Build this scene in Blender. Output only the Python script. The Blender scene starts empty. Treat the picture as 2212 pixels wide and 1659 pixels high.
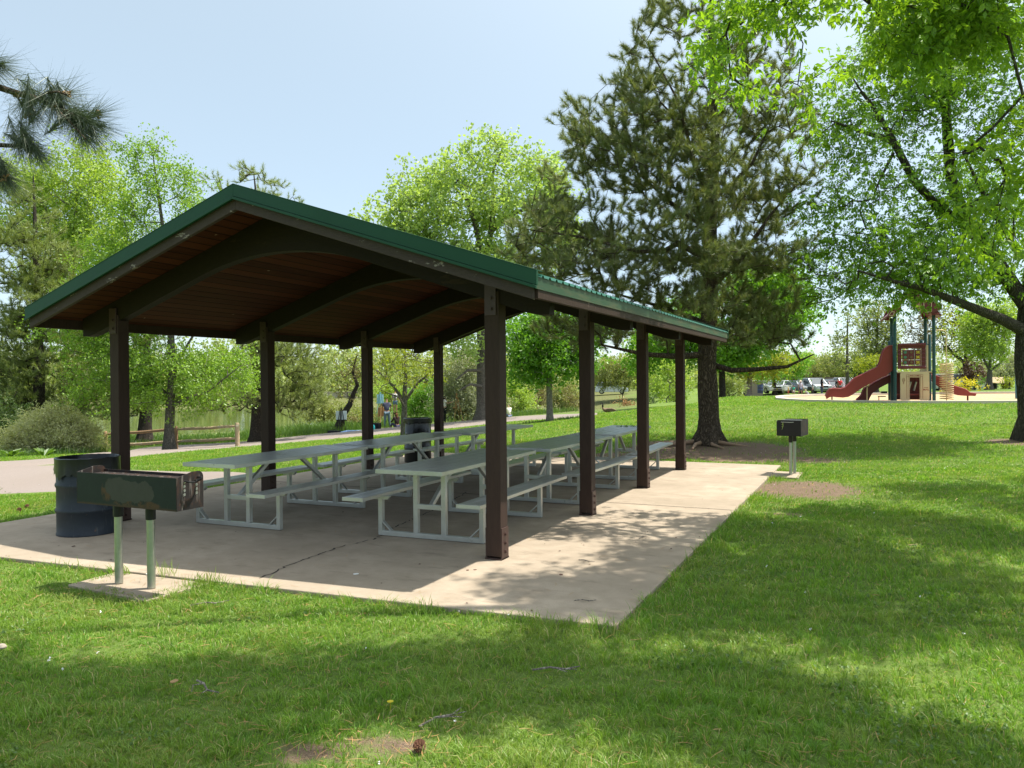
import bpy, bmesh, math, random
import numpy as np
from mathutils import Vector, Matrix
R = math.radians
PI = math.pi
rng = np.random.default_rng(7)
random.seed(7)
sc = bpy.context.scene
COL = sc.collection

# ------------------------------------------------------------------ camera
F, YAW, PITCH, ROLL = 1665.2, 0.43924, 0.00557, -0.00851
CAM = np.array([0, 0, 1.65])
_cy, _sy = math.cos(YAW), math.sin(YAW)
FW = np.array([-_sy * math.cos(PITCH), _cy * math.cos(PITCH), -math.sin(PITCH)])
_rt = np.array([_cy, _sy, 0.0]); _up = np.cross(_rt, FW)
R2 = _rt * math.cos(ROLL) + _up * math.sin(ROLL)
U2 = _up * math.cos(ROLL) - _rt * math.sin(ROLL)
def at(x, y, d):
    return CAM + (FW + R2 * (x - 1106) / F - U2 * (y - 829.5) / F) * d
def gnd(x, y, z=0.0):
    r = FW + R2 * (x - 1106) / F - U2 * (y - 829.5) / F
    return CAM + r * ((z - 1.65) / r[2])
cd = bpy.data.cameras.new('camera')
cam = bpy.data.objects.new('camera', cd); COL.objects.link(cam)
M = Matrix(((R2[0], U2[0], -FW[0], 0), (R2[1], U2[1], -FW[1], 0), (R2[2], U2[2], -FW[2], 1.65), (0, 0, 0, 1)))
cam.matrix_world = M
cd.sensor_width = 36; cd.lens = 36 * F / 2212; cd.clip_end = 6000; cd.clip_start = 0.05
sc.camera = cam

# ------------------------------------------------------------------ materials
def nmat(name, fn):
    m = bpy.data.materials.new(name); m.use_nodes = True
    nt = m.node_tree; nt.nodes.clear()
    out = nt.nodes.new('ShaderNodeOutputMaterial')
    N = lambda t, **k: _n(nt, t, **k)
    sh = fn(nt, N); nt.links.new(sh, out.inputs['Surface'])
    return m
def _n(nt, t, **k):
    n = nt.nodes.new('ShaderNode' + t)
    for a, v in k.items():
        if a.startswith('i_'):
            key = a[2:]
            key = int(key) if key.isdigit() else key.replace('_', ' ')
            s = n.inputs[key]
            if hasattr(v, 'links') or isinstance(v, bpy.types.NodeSocket): nt.links.new(v, s)
            else: s.default_value = v
        else: setattr(n, a, v)
    return n
def ramp(nt, N, fac, stops, interp='LINEAR'):
    r = N('ValToRGB', i_0=fac); e = r.color_ramp; e.interpolation = interp
    while len(e.elements) < len(stops): e.elements.new(0.5)
    for k, (p, c) in enumerate(stops):
        e.elements[k].position = p
        e.elements[k].color = (c, c, c, 1) if not hasattr(c, '__len__') else (*c, 1)
    return r.outputs[0]
def mixc(nt, N, f, a, b, mode='MIX'):
    n = nt.nodes.new('ShaderNodeMix'); n.data_type = 'RGBA'; n.blend_type = mode
    for s, v in ((n.inputs[0], f), (n.inputs[6], a), (n.inputs[7], b)):
        if isinstance(v, bpy.types.NodeSocket): nt.links.new(v, s)
        elif hasattr(v, '__len__'): s.default_value = (*v[:3], 1)
        else: s.default_value = v
    return n.outputs[2]
def coords(nt, N, scale=(1, 1, 1)):
    g = N('NewGeometry')
    mp = N('Mapping', i_Vector=g.outputs['Position']); mp.inputs['Scale'].default_value = scale
    return mp.outputs[0]
def noise(nt, N, vec, s, det=4, rough=.55):
    return N('TexNoise', i_Vector=vec, i_Scale=s, i_Detail=det, i_Roughness=rough).outputs[0]
def bsdf(nt, N, color, rough=.6, metal=0., spec=.5, bump=None, bd=.01, bs=.5):
    p = N('BsdfPrincipled', i_Roughness=rough, i_Metallic=metal)
    p.inputs['Specular IOR Level'].default_value = spec
    if isinstance(color, bpy.types.NodeSocket): nt.links.new(color, p.inputs['Base Color'])
    else: p.inputs['Base Color'].default_value = (*color, 1)
    if bump is not None:
        b = N('Bump', i_Height=bump, i_Distance=bd, i_Strength=bs); nt.links.new(b.outputs[0], p.inputs['Normal'])
    return p.outputs[0]
def plain(name, c, rough=.6, metal=0., var=.15, ns=12., spec=.5, bump=.002):
    def fn(nt, N):
        v = coords(nt, N); n = noise(nt, N, v, ns)
        n2 = noise(nt, N, v, ns * 6, 3)
        col = mixc(nt, N, n, [x * (1 - var) for x in c], [min(1, x * (1 + var)) for x in c])
        return bsdf(nt, N, col, rough, metal, spec, n2, bump, .6)
    return nmat(name, fn)

def m_paintwood(name, base, chip, amount=.62, scale=3., axis=(1, 1, .15), dark=.7):
    def fn(nt, N):
        v = coords(nt, N, axis); v0 = coords(nt, N)
        g = noise(nt, N, v, 40, 5, .7); w = noise(nt, N, v, 4 * scale, 6, .7); s = noise(nt, N, v0, 1.3, 4)
        c0 = mixc(nt, N, s, [x * dark for x in base], [x * 1.25 for x in base])
        c0 = mixc(nt, N, ramp(nt, N, g, [(.35, 0.), (.7, 1.)]), c0, [x * 1.3 for x in base])
        ch = ramp(nt, N, w, [(amount, 0.), (amount + .015, 1.)])
        c = mixc(nt, N, ch, c0, chip)
        return bsdf(nt, N, c, .7, 0, .22, g, .004, .7)
    return nmat(name, fn)
MT = {}
MT['post'] = m_paintwood('post_paint', (.040, .024, .018), (.20, .155, .12), .675, 3.2)
MT['fascia'] = m_paintwood('fascia_paint', (.050, .036, .030), (.25, .21, .185), .615, 1.8, (.6, .6, 1.6))
MT['beam'] = m_paintwood('beam_stain', (.014, .0085, .004), (.030, .018, .008), .66, .6, (.3, 1, 1))
MT['steel_brown'] = plain('brown_steel', (.055, .028, .022), .5, .1)
def _ceil(nt, N):
    v = coords(nt, N); sp = N('SeparateXYZ', i_0=v)
    mm = N('Math', operation='MULTIPLY', i_0=sp.outputs[0], i_1=1 / .135)
    fr = N('Math', operation='FRACT', i_0=mm.outputs[0]); fl = N('Math', operation='FLOOR', i_0=mm.outputs[0])
    wn = N('TexWhiteNoise', noise_dimensions='1D', i_W=fl.outputs[0])
    g = noise(nt, N, coords(nt, N, (8, .5, 8)), 5, 6, .7); k = noise(nt, N, v, 9, 2)
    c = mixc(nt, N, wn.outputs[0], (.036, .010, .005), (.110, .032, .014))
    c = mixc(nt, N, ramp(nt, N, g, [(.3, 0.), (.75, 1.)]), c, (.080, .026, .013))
    c = mixc(nt, N, ramp(nt, N, k, [(.76, 0.), (.79, 1.)]), c, (.3, .2, .14))
    gr = ramp(nt, N, fr.outputs[0], [(0., 0.), (.09, 1.), (.91, 1.), (1., 0.)])
    c = mixc(nt, N, gr, (.008, .004, .003), c)
    return bsdf(nt, N, c, .8, 0, .12, gr, .01, .8)
MT['ceiling'] = nmat('ceiling_boards', _ceil)
def _green(nt, N):
    v = coords(nt, N); n = noise(nt, N, v, 2.5, 6, .65)
    c = mixc(nt, N, n, (.010, .052, .033), (.018, .085, .055))
    return bsdf(nt, N, c, .33, .0, .5, noise(nt, N, v, 3, 2), .004, .4)
MT['green_'] = nmat('green_metal', _green)
def _green2(nt, N):
    v = coords(nt, N); n = noise(nt, N, v, 2.5, 6, .65)
    return bsdf(nt, N, mixc(nt, N, n, (.006, .046, .022), (.012, .068, .034)), .5, 0., .25, noise(nt, N, v, 3, 2), .004, .4)
MT['green'] = nmat('green_trim', _green2)
def _eave(nt, N):
    v = coords(nt, N); n = noise(nt, N, coords(nt, N, (1, .35, 3)), 4, 5, .7)
    c = mixc(nt, N, ramp(nt, N, n, [(.45, 0.), (.6, 1.)]), (.030, .072, .035), (.075, .085, .040))
    return bsdf(nt, N, c, .5, 0, .4, n, .003, .5)
MT['green_dirty'] = nmat('mossy_green_metal', _eave)
def _alu(nt, N):
    v = coords(nt, N); n = noise(nt, N, v, 5, 5, .7); g = noise(nt, N, coords(nt, N, (40, 1.5, 40)), 6, 3)
    c = mixc(nt, N, n, (.43, .44, .42), (.62, .63, .60))
    c = mixc(nt, N, ramp(nt, N, noise(nt, N, v, 17, 3), [(.68, 0.), (.8, 1.)]), c, (.22, .23, .21))
    return bsdf(nt, N, c, ramp(nt, N, n, [(.2, .26), (.8, .42)]), .6, .5, g, .0008, .5)
MT['alu'] = nmat('weathered_aluminium', _alu)
def _galv(nt, N):
    v = coords(nt, N); n = noise(nt, N, v, 30, 3)
    c = mixc(nt, N, n, (.34, .37, .33), (.50, .52, .47))
    return bsdf(nt, N, c, .35, .85, .5, n, .0005, .5)
MT['galv'] = nmat('galvanised_pipe', _galv)
def _conc(nt, N):
    v = coords(nt, N)
    a = noise(nt, N, v, .7, 6, .62); b = noise(nt, N, v, 4, 6, .65); c3 = noise(nt, N, v, 110, 3, .7)
    f = noise(nt, N, coords(nt, N, (1, 3, 1)), 2.2, 5, .7)
    c = mixc(nt, N, ramp(nt, N, a, [(.35, 0.), (.65, 1.)]), (.305, .252, .188), (.425, .354, .270))
    c = mixc(nt, N, ramp(nt, N, b, [(.3, .7), (.6, 0.)]), c, (.26, .215, .155))
    c = mixc(nt, N, ramp(nt, N, f, [(.55, 0.), (.70, .65)]), c, (.20, .16, .115))
    c = mixc(nt, N, ramp(nt, N, c3, [(.3, .45), (.6, 0.)]), c, (.25, .2, .16))
    return bsdf(nt, N, c, .9, 0, .25, c3, .003, .5)
MT['concrete'] = nmat('slab_concrete', _conc)
MT['crack'] = plain('crack_dirt_gap_shade', (.05, .04, .03), .95)
def _asph(nt, N):
    v = coords(nt, N); n = noise(nt, N, v, 60, 4, .8); a = noise(nt, N, v, .5, 4)
    vo = N('TexVoronoi', i_Vector=v, i_Scale=55.)
    c = mixc(nt, N, n, (.12, .10, .09), (.28, .24, .215))
    c = mixc(nt, N, vo.outputs['Color'], c, (.25, .21, .185), 'MIX')
    c = mixc(nt, N, ramp(nt, N, a, [(.35, .4), (.65, 0.)]), c, (.2, .165, .14))
    return bsdf(nt, N, c, .9, 0, .2, n, .006, .7)
MT['path'] = nmat('path_gravelly_asphalt', _asph)
def _mulch(nt, N):
    v = coords(nt, N); vo = N('TexVoronoi', i_Vector=v, i_Scale=14.); n = noise(nt, N, v, 30, 4)
    c = mixc(nt, N, n, (.30, .20, .10), (.54, .40, .23))
    c = mixc(nt, N, .35, c, vo.outputs['Color'], 'OVERLAY')
    return bsdf(nt, N, c, .9, 0, .2, vo.outputs['Distance'], .03, .8)
MT['mulch'] = nmat('wood_chip_mulch', _mulch)
def _lawn(nt, N):
    v = coords(nt, N)
    a = noise(nt, N, v, .35, 5, .6); b = noise(nt, N, v, 7, 5, .7); c3 = noise(nt, N, v, 60, 3, .7)
    c = mixc(nt, N, ramp(nt, N, a, [(.3, 0.), (.7, 1.)]), (.100, .165, .032), (.170, .240, .055))
    c = mixc(nt, N, ramp(nt, N, b, [(.35, .5), (.65, 0.)]), c, (.060, .100, .022))
    c = mixc(nt, N, ramp(nt, N, c3, [(.55, 0.), (.8, .45)]), c, (.17, .20, .06))
    d = N('Attribute', attribute_name='dirt'); w = N('Attribute', attribute_name='wild')
    dn = mixc(nt, N, b, (.13, .092, .062), (.27, .20, .14)); dn = mixc(nt, N, ramp(nt, N, c3, [(.4, .5), (.6, 0.)]), dn, (.075, .05, .034))
    wn = mixc(nt, N, ramp(nt, N, b, [(.35, 0.), (.65, 1.)]), (.055, .085, .022), (.17, .155, .07))
    c = mixc(nt, N, w.outputs['Fac'], c, wn)
    c = mixc(nt, N, ramp(nt, N, N('Math', operation='ADD', i_0=d.outputs['Fac'], i_1=N('Math', operation='MULTIPLY', i_0=N('Math', operation='SUBTRACT', i_0=b, i_1=.5).outputs[0], i_1=.9).outputs[0]).outputs[0], [(.4, 0.), (.6, 1.)]), c, dn)
    return bsdf(nt, N, c, .95, 0, .1, c3, .03, .8)
MT['lawn'] = nmat('lawn_soil', _lawn)
def _water(nt, N):
    v = coords(nt, N, (1, 1, 1)); n = noise(nt, N, v, 3.5, 3, .5)
    return bsdf(nt, N, (.045, .065, .025), .05, 0, .5, n, .02, .15)
MT['water'] = nmat('pond_water', _water)

def leafmat(name, c1, c2, trans=.5, gloss=.12, rare=None, tc=None, shift=True):
    def fn(nt, N):
        g = N('NewGeometry'); rnd = g.outputs['Random Per Island']
        k = (1.12, 1.03, .95) if shift else (1, 1, 1); a1 = [x * y for x, y in zip(c1, k)]; a2 = [x * y for x, y in zip(c2, k)]
        c = mixc(nt, N, rnd, a1, a2)
        if rare: c = mixc(nt, N, ramp(nt, N, rnd, [(rare[0], 0.), (rare[0] + .005, 1.)]), c, rare[1])
        pos = N('Mapping', i_Vector=g.outputs['Position']).outputs[0]
        n = noise(nt, N, pos, .9, 3); c = mixc(nt, N, ramp(nt, N, n, [(.3, .0), (.7, .4)]), c, a1)
        d = N('BsdfDiffuse', i_Color=c)
        t = N('BsdfTranslucent', i_Color=mixc(nt, N, 1., c, tc or (1.25, 1.3, .5), 'MULTIPLY'))
        m1 = N('MixShader', i_0=trans, i_1=d.outputs[0], i_2=t.outputs[0])
        gl = N('BsdfGlossy', i_Roughness=.45, i_Color=(.9, .95, .9, 1))
        m2 = N('MixShader', i_0=gloss * .28, i_1=m1.outputs[0], i_2=gl.outputs[0])
        return m2.outputs[0]
    return nmat(name, fn)
L = {}
L['ash'] = leafmat('ash_leaf', (.110, .240, .022), (.215, .380, .040), .5, .14)
L['ashnear'] = leafmat('near_ash_leaf', (.115, .235, .018), (.245, .400, .035), .55, .12)
L['cotton'] = leafmat('cottonwood_leaf', (.230, .360, .110), (.370, .500, .190), .5, .12)
L['pear'] = leafmat('pear_leaf', (.130, .250, .030), (.260, .430, .065), .5, .12)
L['poplar'] = leafmat('poplar_leaf', (.220, .350, .070), (.350, .480, .110), .5, .12)
L['maple'] = leafmat('maple_leaf', (.090, .230, .020), (.180, .370, .040), .5, .12)
L['yellow'] = leafmat('locust_leaf', (.170, .240, .025), (.330, .370, .045), .5, .1)
L['pale'] = leafmat('pale_leaf', (.150, .210, .080), (.290, .350, .150), .45, .1)
L['olive'] = leafmat('olive_leaf', (.180, .240, .085), (.310, .350, .135), .4, .1)
L['silver'] = leafmat('silver_leaf', (.230, .280, .190), (.380, .430, .310), .3, .1)
L['dark'] = leafmat('dark_leaf', (.040, .085, .025), (.085, .140, .045), .35, .1)
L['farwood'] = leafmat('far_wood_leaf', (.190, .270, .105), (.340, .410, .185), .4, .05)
L['purple'] = leafmat('purple_leaf', (.075, .045, .045), (.130, .080, .075), .3, .1)
L['sage'] = leafmat('sage_leaf', (.36, .40, .23), (.54, .56, .37), .35, .1)
L['needle'] = leafmat('pine_needle', (.090, .130, .040), (.240, .280, .100), .3, .22, (.95, (.26, .19, .09)))
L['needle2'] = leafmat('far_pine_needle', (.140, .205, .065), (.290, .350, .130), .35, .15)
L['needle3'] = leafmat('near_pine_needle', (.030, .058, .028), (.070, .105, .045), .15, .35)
L['flower'] = leafmat('yellow_flower', (.5, .45, .03), (.6, .55, .05), .3, .1)
L['weed'] = leafmat('weed_leaf', (.070, .150, .025), (.140, .250, .045), .45, .15)
L['brush'] = leafmat('bank_brush', (.130, .140, .060), (.270, .240, .130), .3, .05)
L['grass'] = leafmat('grass_blade', (.100, .195, .030), (.235, .365, .075), .48, .10, (.955, (.46, .38, .19)))
def _grassm(nt, N):
    g = N('NewGeometry'); rnd = g.outputs['Random Per Island']; pos = N('Mapping', i_Vector=g.outputs['Position']).outputs[0]
    c = mixc(nt, N, rnd, (.100, .228, .020), (.280, .450, .065))
    a = noise(nt, N, pos, .8, 4, .6); b = noise(nt, N, pos, 5, 4, .65)
    c = mixc(nt, N, ramp(nt, N, a, [(.42, 0.), (.68, .55)]), c, (.29, .34, .085)); c = mixc(nt, N, ramp(nt, N, b, [(.52, 0.), (.72, .6)]), c, (.075, .215, .032))
    c = mixc(nt, N, ramp(nt, N, b, [(.28, .6), (.42, 0.)]), c, (.36, .36, .13))
    c = mixc(nt, N, ramp(nt, N, rnd, [(.93, 0.), (.932, 1.)]), c, (.50, .42, .22))
    d = N('BsdfDiffuse', i_Color=c); t = N('BsdfTranslucent', i_Color=mixc(nt, N, 1., c, (1.2, 1.25, .6), 'MULTIPLY'))
    gl = N('BsdfGlossy', i_Roughness=.4, i_Color=(.9, .95, .9, 1)); m1 = N('MixShader', i_0=.48, i_1=d.outputs[0], i_2=t.outputs[0])
    return N('MixShader', i_0=.025, i_1=m1.outputs[0], i_2=gl.outputs[0]).outputs[0]
L['grass'] = nmat('grass_blades', _grassm)
L['straw'] = leafmat('dry_needles', (.25, .15, .06), (.46, .31, .15), .2, .1, None, (1, 1, 1))
L['reed'] = leafmat('reed_blade', (.060, .130, .030), (.120, .210, .050), .4, .1)
def barkmat(name, c1, c2, sc_=1., vz=.25, deep=.03):
    def fn(nt, N):
        v = coords(nt, N, (1, 1, vz)); vo = N('TexVoronoi', i_Vector=mixv(nt, N, v), i_Scale=26. * sc_, feature='DISTANCE_TO_EDGE')
        n = noise(nt, N, v, 14 * sc_, 6, .7)
        f = ramp(nt, N, vo.outputs['Distance'], [(0., 0.), (.30, 1.)])
        c = mixc(nt, N, n, c1, c2); c = mixc(nt, N, f, [x * .5 for x in c1], c)
        h = N('Math', operation='ADD', i_0=f, i_1=n)
        return bsdf(nt, N, c, .92, 0, .15, h.outputs[0], deep, .9)
    return nmat(name, fn)
def mixv(nt, N, v):
    n = N('TexNoise', i_Vector=v, i_Scale=6., i_Detail=3.)
    s = N('VectorMath', operation='SCALE', i_0=n.outputs['Color'], i_Scale=.30)
    return N('VectorMath', operation='ADD', i_0=v, i_1=s.outputs[0]).outputs[0]
L['bark_pine'] = barkmat('pine_bark', (.115, .085, .062), (.21, .165, .125), .8, .35, .05)
L['bark_ash'] = barkmat('ash_bark', (.10, .085, .068), (.20, .175, .145), 1.2, .18, .04)
L['bark_grey'] = barkmat('grey_bark', (.15, .13, .11), (.27, .245, .21), 1.3, .2, .02)
L['bark_pale'] = barkmat('pale_bark', (.27, .24, .20), (.42, .38, .33), 1.3, .3, .01)
L['bark_dark'] = barkmat('dark_bark', (.055, .045, .038), (.11, .09, .075), 1.2, .2, .02)

# ------------------------------------------------------------------ mesh helpers
def tag(o, label=None, cat=None, group=None, kind=None):
    if label: o['label'] = label
    if cat: o['category'] = cat
    if group: o['group'] = group
    if kind: o['kind'] = kind
    return o
def empty(name, loc, label, cat, group=None, rz=0.):
    o = bpy.data.objects.new(name, None); COL.objects.link(o)
    o.location = [float(a) for a in loc]; o.rotation_euler = (0, 0, rz); o.empty_display_size = .1
    return tag(o, label, cat, group)
def npmesh(name, V, faces, mat, parent=None, smooth=False, mats=None, midx=None, attrs=None):
    """V (N,3); faces: list of int arrays (M,k)."""
    me = bpy.data.meshes.new(name)
    V = np.asarray(V, np.float32).reshape(-1, 3)
    faces = [np.asarray(f, np.int32) for f in faces if len(f)]
    loops = np.concatenate([f.ravel() for f in faces]); tot = np.concatenate([np.full(len(f), f.shape[1], np.int32) for f in faces])
    st = np.concatenate([[0], np.cumsum(tot)[:-1]]).astype(np.int32)
    me.vertices.add(len(V)); me.vertices.foreach_set('co', V.ravel())
    me.loops.add(len(loops)); me.loops.foreach_set('vertex_index', loops)
    me.polygons.add(len(tot)); me.polygons.foreach_set('loop_start', st)
    for m in (mats or [mat]): me.materials.append(m)
    if midx is not None: me.polygons.foreach_set('material_index', np.asarray(midx, np.int32))
    me.update(calc_edges=True)
    me.polygons.foreach_set('use_smooth', np.full(len(tot), bool(smooth)))
    for k, a in (attrs or {}).items():
        at_ = me.attributes.new(k, 'FLOAT', 'POINT'); at_.data.foreach_set('value', np.asarray(a, np.float32))
    o = bpy.data.objects.new(name, me); COL.objects.link(o)
    if parent: o.parent = parent
    return o
def nrm(v):
    v = np.asarray(v, float); return v / max(1e-9, np.linalg.norm(v))
class MB:
    def __init__(s): s.v = []; s.f = []; s.m = []
    def add(s, vs, fs, m=0):
        b = len(s.v); s.v += [tuple(float(c) for c in p) for p in vs]; s.f += [tuple(b + i for i in f) for f in fs]; s.m += [m] * len(fs); return s
    def hexa(s, p, m=0):   # 8 points: bottom ring 0-3 ccw, top ring 4-7
        return s.add(p, [(3, 2, 1, 0), (4, 5, 6, 7), (0, 1, 5, 4), (1, 2, 6, 5), (2, 3, 7, 6), (3, 0, 4, 7)], m)
    def box(s, x0, x1, y0, y1, z0, z1, m=0):
        return s.hexa([(x0, y0, z0), (x1, y0, z0), (x1, y1, z0), (x0, y1, z0), (x0, y0, z1), (x1, y0, z1), (x1, y1, z1), (x0, y1, z1)], m)
    def bar(s, p, q, w, h, up=(0, 0, 1), m=0):
        p = np.asarray(p, float); q = np.asarray(q, float); d = nrm(q - p); u = np.asarray(up, float)
        if abs(d @ u) > .98: u = np.array([0, 1., 0])
        r = nrm(np.cross(d, u)); u = np.cross(r, d); r = r * w / 2; u = u * h / 2
        return s.hexa([p - r - u, p + r - u, q + r - u, q - r - u, p - r + u, p + r + u, q + r + u, q - r + u], m)
    def tube(s, pts, rad, n=10, cap=True, m=0, jit=0.):
        pts = [np.asarray(p, float) for p in pts]; k = len(pts)
        rad = [rad] * k if not hasattr(rad, '__len__') else rad
        vs = []; ref = None
        for i, p in enumerate(pts):
            d = nrm(pts[min(i + 1, k - 1)] - pts[max(i - 1, 0)])
            if ref is None: ref = np.array([1., 0, 0]) if abs(d[0]) < .9 else np.array([0, 1., 0])
            a = nrm(ref - d * (ref @ d)); b = np.cross(d, a); ref = a
            for j in range(n):
                t = 2 * PI * j / n; rr = rad[i] * (1 + jit * random.uniform(-1, 1))
                vs.append(p + (a * math.cos(t) + b * math.sin(t)) * rr)
        fs = [(i * n + j, i * n + (j + 1) % n, (i + 1) * n + (j + 1) % n, (i + 1) * n + j) for i in range(k - 1) for j in range(n)]
        if cap: fs += [tuple(range(n))[::-1], tuple((k - 1) * n + j for j in range(n))]
        return s.add(vs, fs, m)
    def lathe(s, prof, n=24, c=(0, 0, 0), m=0, cap0=False, cap1=False):
        vs = [(c[0] + r * math.cos(2 * PI * j / n), c[1] + r * math.sin(2 * PI * j / n), c[2] + z) for r, z in prof for j in range(n)]
        fs = [(i * n + j, i * n + (j + 1) % n, (i + 1) * n + (j + 1) % n, (i + 1) * n + j) for i in range(len(prof) - 1) for j in range(n)]
        if cap0: fs.append(tuple(range(n))[::-1])
        if cap1: fs.append(tuple((len(prof) - 1) * n + j for j in range(n)))
        return s.add(vs, fs, m)
    def prism(s, poly, y0, y1, ax='y', m=0):
        """poly in (a,b); extruded along ax. ax='y': (x,z); 'x': (y,z); 'z': (x,y)"""
        mk = {'y': lambda a, b, t: (a, t, b), 'x': lambda a, b, t: (t, a, b), 'z': lambda a, b, t: (a, b, t)}[ax]
        n = len(poly); vs = [mk(a, b, y0) for a, b in poly] + [mk(a, b, y1) for a, b in poly]
        fs = [tuple(range(n)), tuple(range(2 * n - 1, n - 1, -1))] + [(i, n + i, n + (i + 1) % n, (i + 1) % n) for i in range(n)]
        return s.add(vs, fs, m)
    def xf(s, fn): s.v = [tuple(float(c) for c in fn(np.array(p))) for p in s.v]; return s
    def build(s, name, mat, parent=None, smooth=False, bevel=0.):
        me = bpy.data.meshes.new(name); me.from_pydata(s.v, [], s.f)
        for mm in (mat if isinstance(mat, (list, tuple)) else [mat]): me.materials.append(mm)
        if isinstance(mat, (list, tuple)): me.polygons.foreach_set('material_index', s.m)
        bm = bmesh.new(); bm.from_mesh(me); bmesh.ops.recalc_face_normals(bm, faces=bm.faces); bm.to_mesh(me); bm.free()
        if smooth:
            me.polygons.foreach_set('use_smooth', [True] * len(me.polygons))
            try: me.set_sharp_from_angle(angle=R(40))
            except Exception: pass
        o = bpy.data.objects.new(name, me); COL.objects.link(o)
        if parent: o.parent = parent
        if bevel:
            b = o.modifiers.new('bevel', 'BEVEL'); b.width = bevel; b.segments = 2; b.limit_method = 'ANGLE'
        return o
def copy_thing(o, loc=None, rz=None, label=None):
    r = o.copy(); COL.objects.link(r)
    if loc is not None: r.location = [float(a) for a in loc]
    if rz is not None: r.rotation_euler = (0, 0, rz)
    if label: r['label'] = label
    for ch in o.children:
        c = ch.copy(); COL.objects.link(c); c.parent = r
        for g in ch.children:
            d = g.copy(); COL.objects.link(d); d.parent = c
    return r

# ------------------------------------------------------------------ terrain
CP = [(-9.6, 4.3, -.04), (-9.6, 15.4, -.06), (-1.4, 15.4, -.03), (-1.4, 4.8, -.03), (-5.5, 10, -.04), (-5.5, 15.6, -.04), (-9.6, 10, -.05), (-1.3, 10, -.03), (-5, 2, -.03),
      (0, 0, -.03), (-3, -3, -.03), (2, 5, -.03), (5, 3, -.0), (-11, 2, -.1), (-5.5, 4.4, -.03), (-1.3, 13.8, -.02), (-3.6, 18.6, .08), (3.0, 21.2, .12), (2.5, 12, .02), (-6, -30, 0), (15, -15, .1), (12, 10, .2)]
for px, py, d in [(1975, 869, 27), (2140, 868.5, 27), (1750, 867, 28.5), (2250, 869, 27), (1900, 853, 37.5), (2200, 849, 40), (1650, 866, 31), (1500, 873, 31), (1300, 893, 42), (1187, 912, 33), (1040, 908, 42),
                  (873, 942, 27), (835, 925, 46), (750, 940, 38), (959, 914, 46), (513, 966, 29), (380, 972, 30), (228, 981, 31), (0, 1075, 13), (0, 1000, 20), (100, 985, 26),
                  (50, 940, 45), (-200, 940, 45), (455, 935, 53), (640, 925, 54), (270, 945, 50), (60, 935, 62), (1600, 860, 75), (1750, 856, 80), (1750, 849.5, 88), (1640, 849, 88), (2160, 840, 60), (2000, 845, 60), (2400, 838, 60), (1330, 871, 95), (1330, 856, 105), (1450, 868, 62)]:
    p = at(px, py, d); CP.append((p[0], p[1], p[2]))
for px, d, z in [(450, 75, -3.3), (450, 95, -3.3), (700, 85, -3.2), (900, 90, -3.0), (1150, 85, -2.8), (200, 85, -3.2), (1280, 82, -2.4), (450, 118, -1.5), (800, 118, -1.5), (1150, 108, -1.5), (100, 120, -1.5),
                 (-300, 90, -2.2), (450, 220, 0), (1100, 200, .3), (1700, 200, .2), (2400, 200, 1.5), (-300, 220, 0), (2800, 60, 1.0), (1100, 700, 0), (-900, 500, 0), (3000, 600, 2)]:
    p = at(px, 829, d); CP.append((p[0], p[1], z))
CP = np.array(CP)
def _phi(r): return np.sqrt(r * r + 9.0)
_D = np.hypot(CP[:, None, 0] - CP[None, :, 0], CP[:, None, 1] - CP[None, :, 1])
_W = np.linalg.solve(_phi(_D) - np.eye(len(CP)) * .12, CP[:, 2] + .1)
def zt(x, y):
    x = np.asarray(x, float); y = np.asarray(y, float); sh = x.shape
    xf, yf = x.ravel(), y.ravel(); out = np.empty(len(xf))
    for i in range(0, len(xf), 60000):
        r = np.hypot(xf[i:i + 60000, None] - CP[:, 0], yf[i:i + 60000, None] - CP[:, 1]); out[i:i + 60000] = _phi(r) @ _W - .1
    fade = np.clip((np.hypot(xf, yf) - 350) / 300, 0, 1); out = out * (1 - fade)
    # keep the lawn tucked just under the slab around the shelter
    dx = np.maximum(np.maximum(-9.7 - xf, xf + 1.2), 0); dy = np.maximum(np.maximum(4.0 - yf, yf - 15.5), 0)
    k = np.clip(1 - np.hypot(dx, dy) / 3.0, 0, 1); k = k * k * (3 - 2 * k)
    out = out * (1 - k) + (-.035) * k
    la_ = xf * _rt[0] + yf * _rt[1]; de_ = xf * FW[0] + yf * FW[1]
    dx = np.maximum(np.maximum(11.2 - la_, la_ - 30.5), 0); dy = np.maximum(np.maximum(26.6 - de_, de_ - 38.5), 0)
    k = np.clip(1 - np.hypot(dx, dy) / 3.0, 0, 1); k = k * k * (3 - 2 * k); out = out * (1 - k) + .695 * k
    return out.reshape(sh)
def z1(x, y): return float(zt(np.array([x]), np.array([y]))[0])
SLAB = [(-9.42, 4.46), (-1.57, 4.94), (-1.60, 15.25), (-9.42, 15.25)]
def vnoise(x, y, s, seed=0):
    r = np.random.default_rng(seed); o = np.zeros_like(x, float)
    for k in range(7):
        a = r.uniform(0, 2 * PI); f = s * r.uniform(.5, 2.2); o += np.sin((x * math.cos(a) + y * math.sin(a)) * f + r.uniform(0, 6.28)) 
    return o / 4
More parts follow.
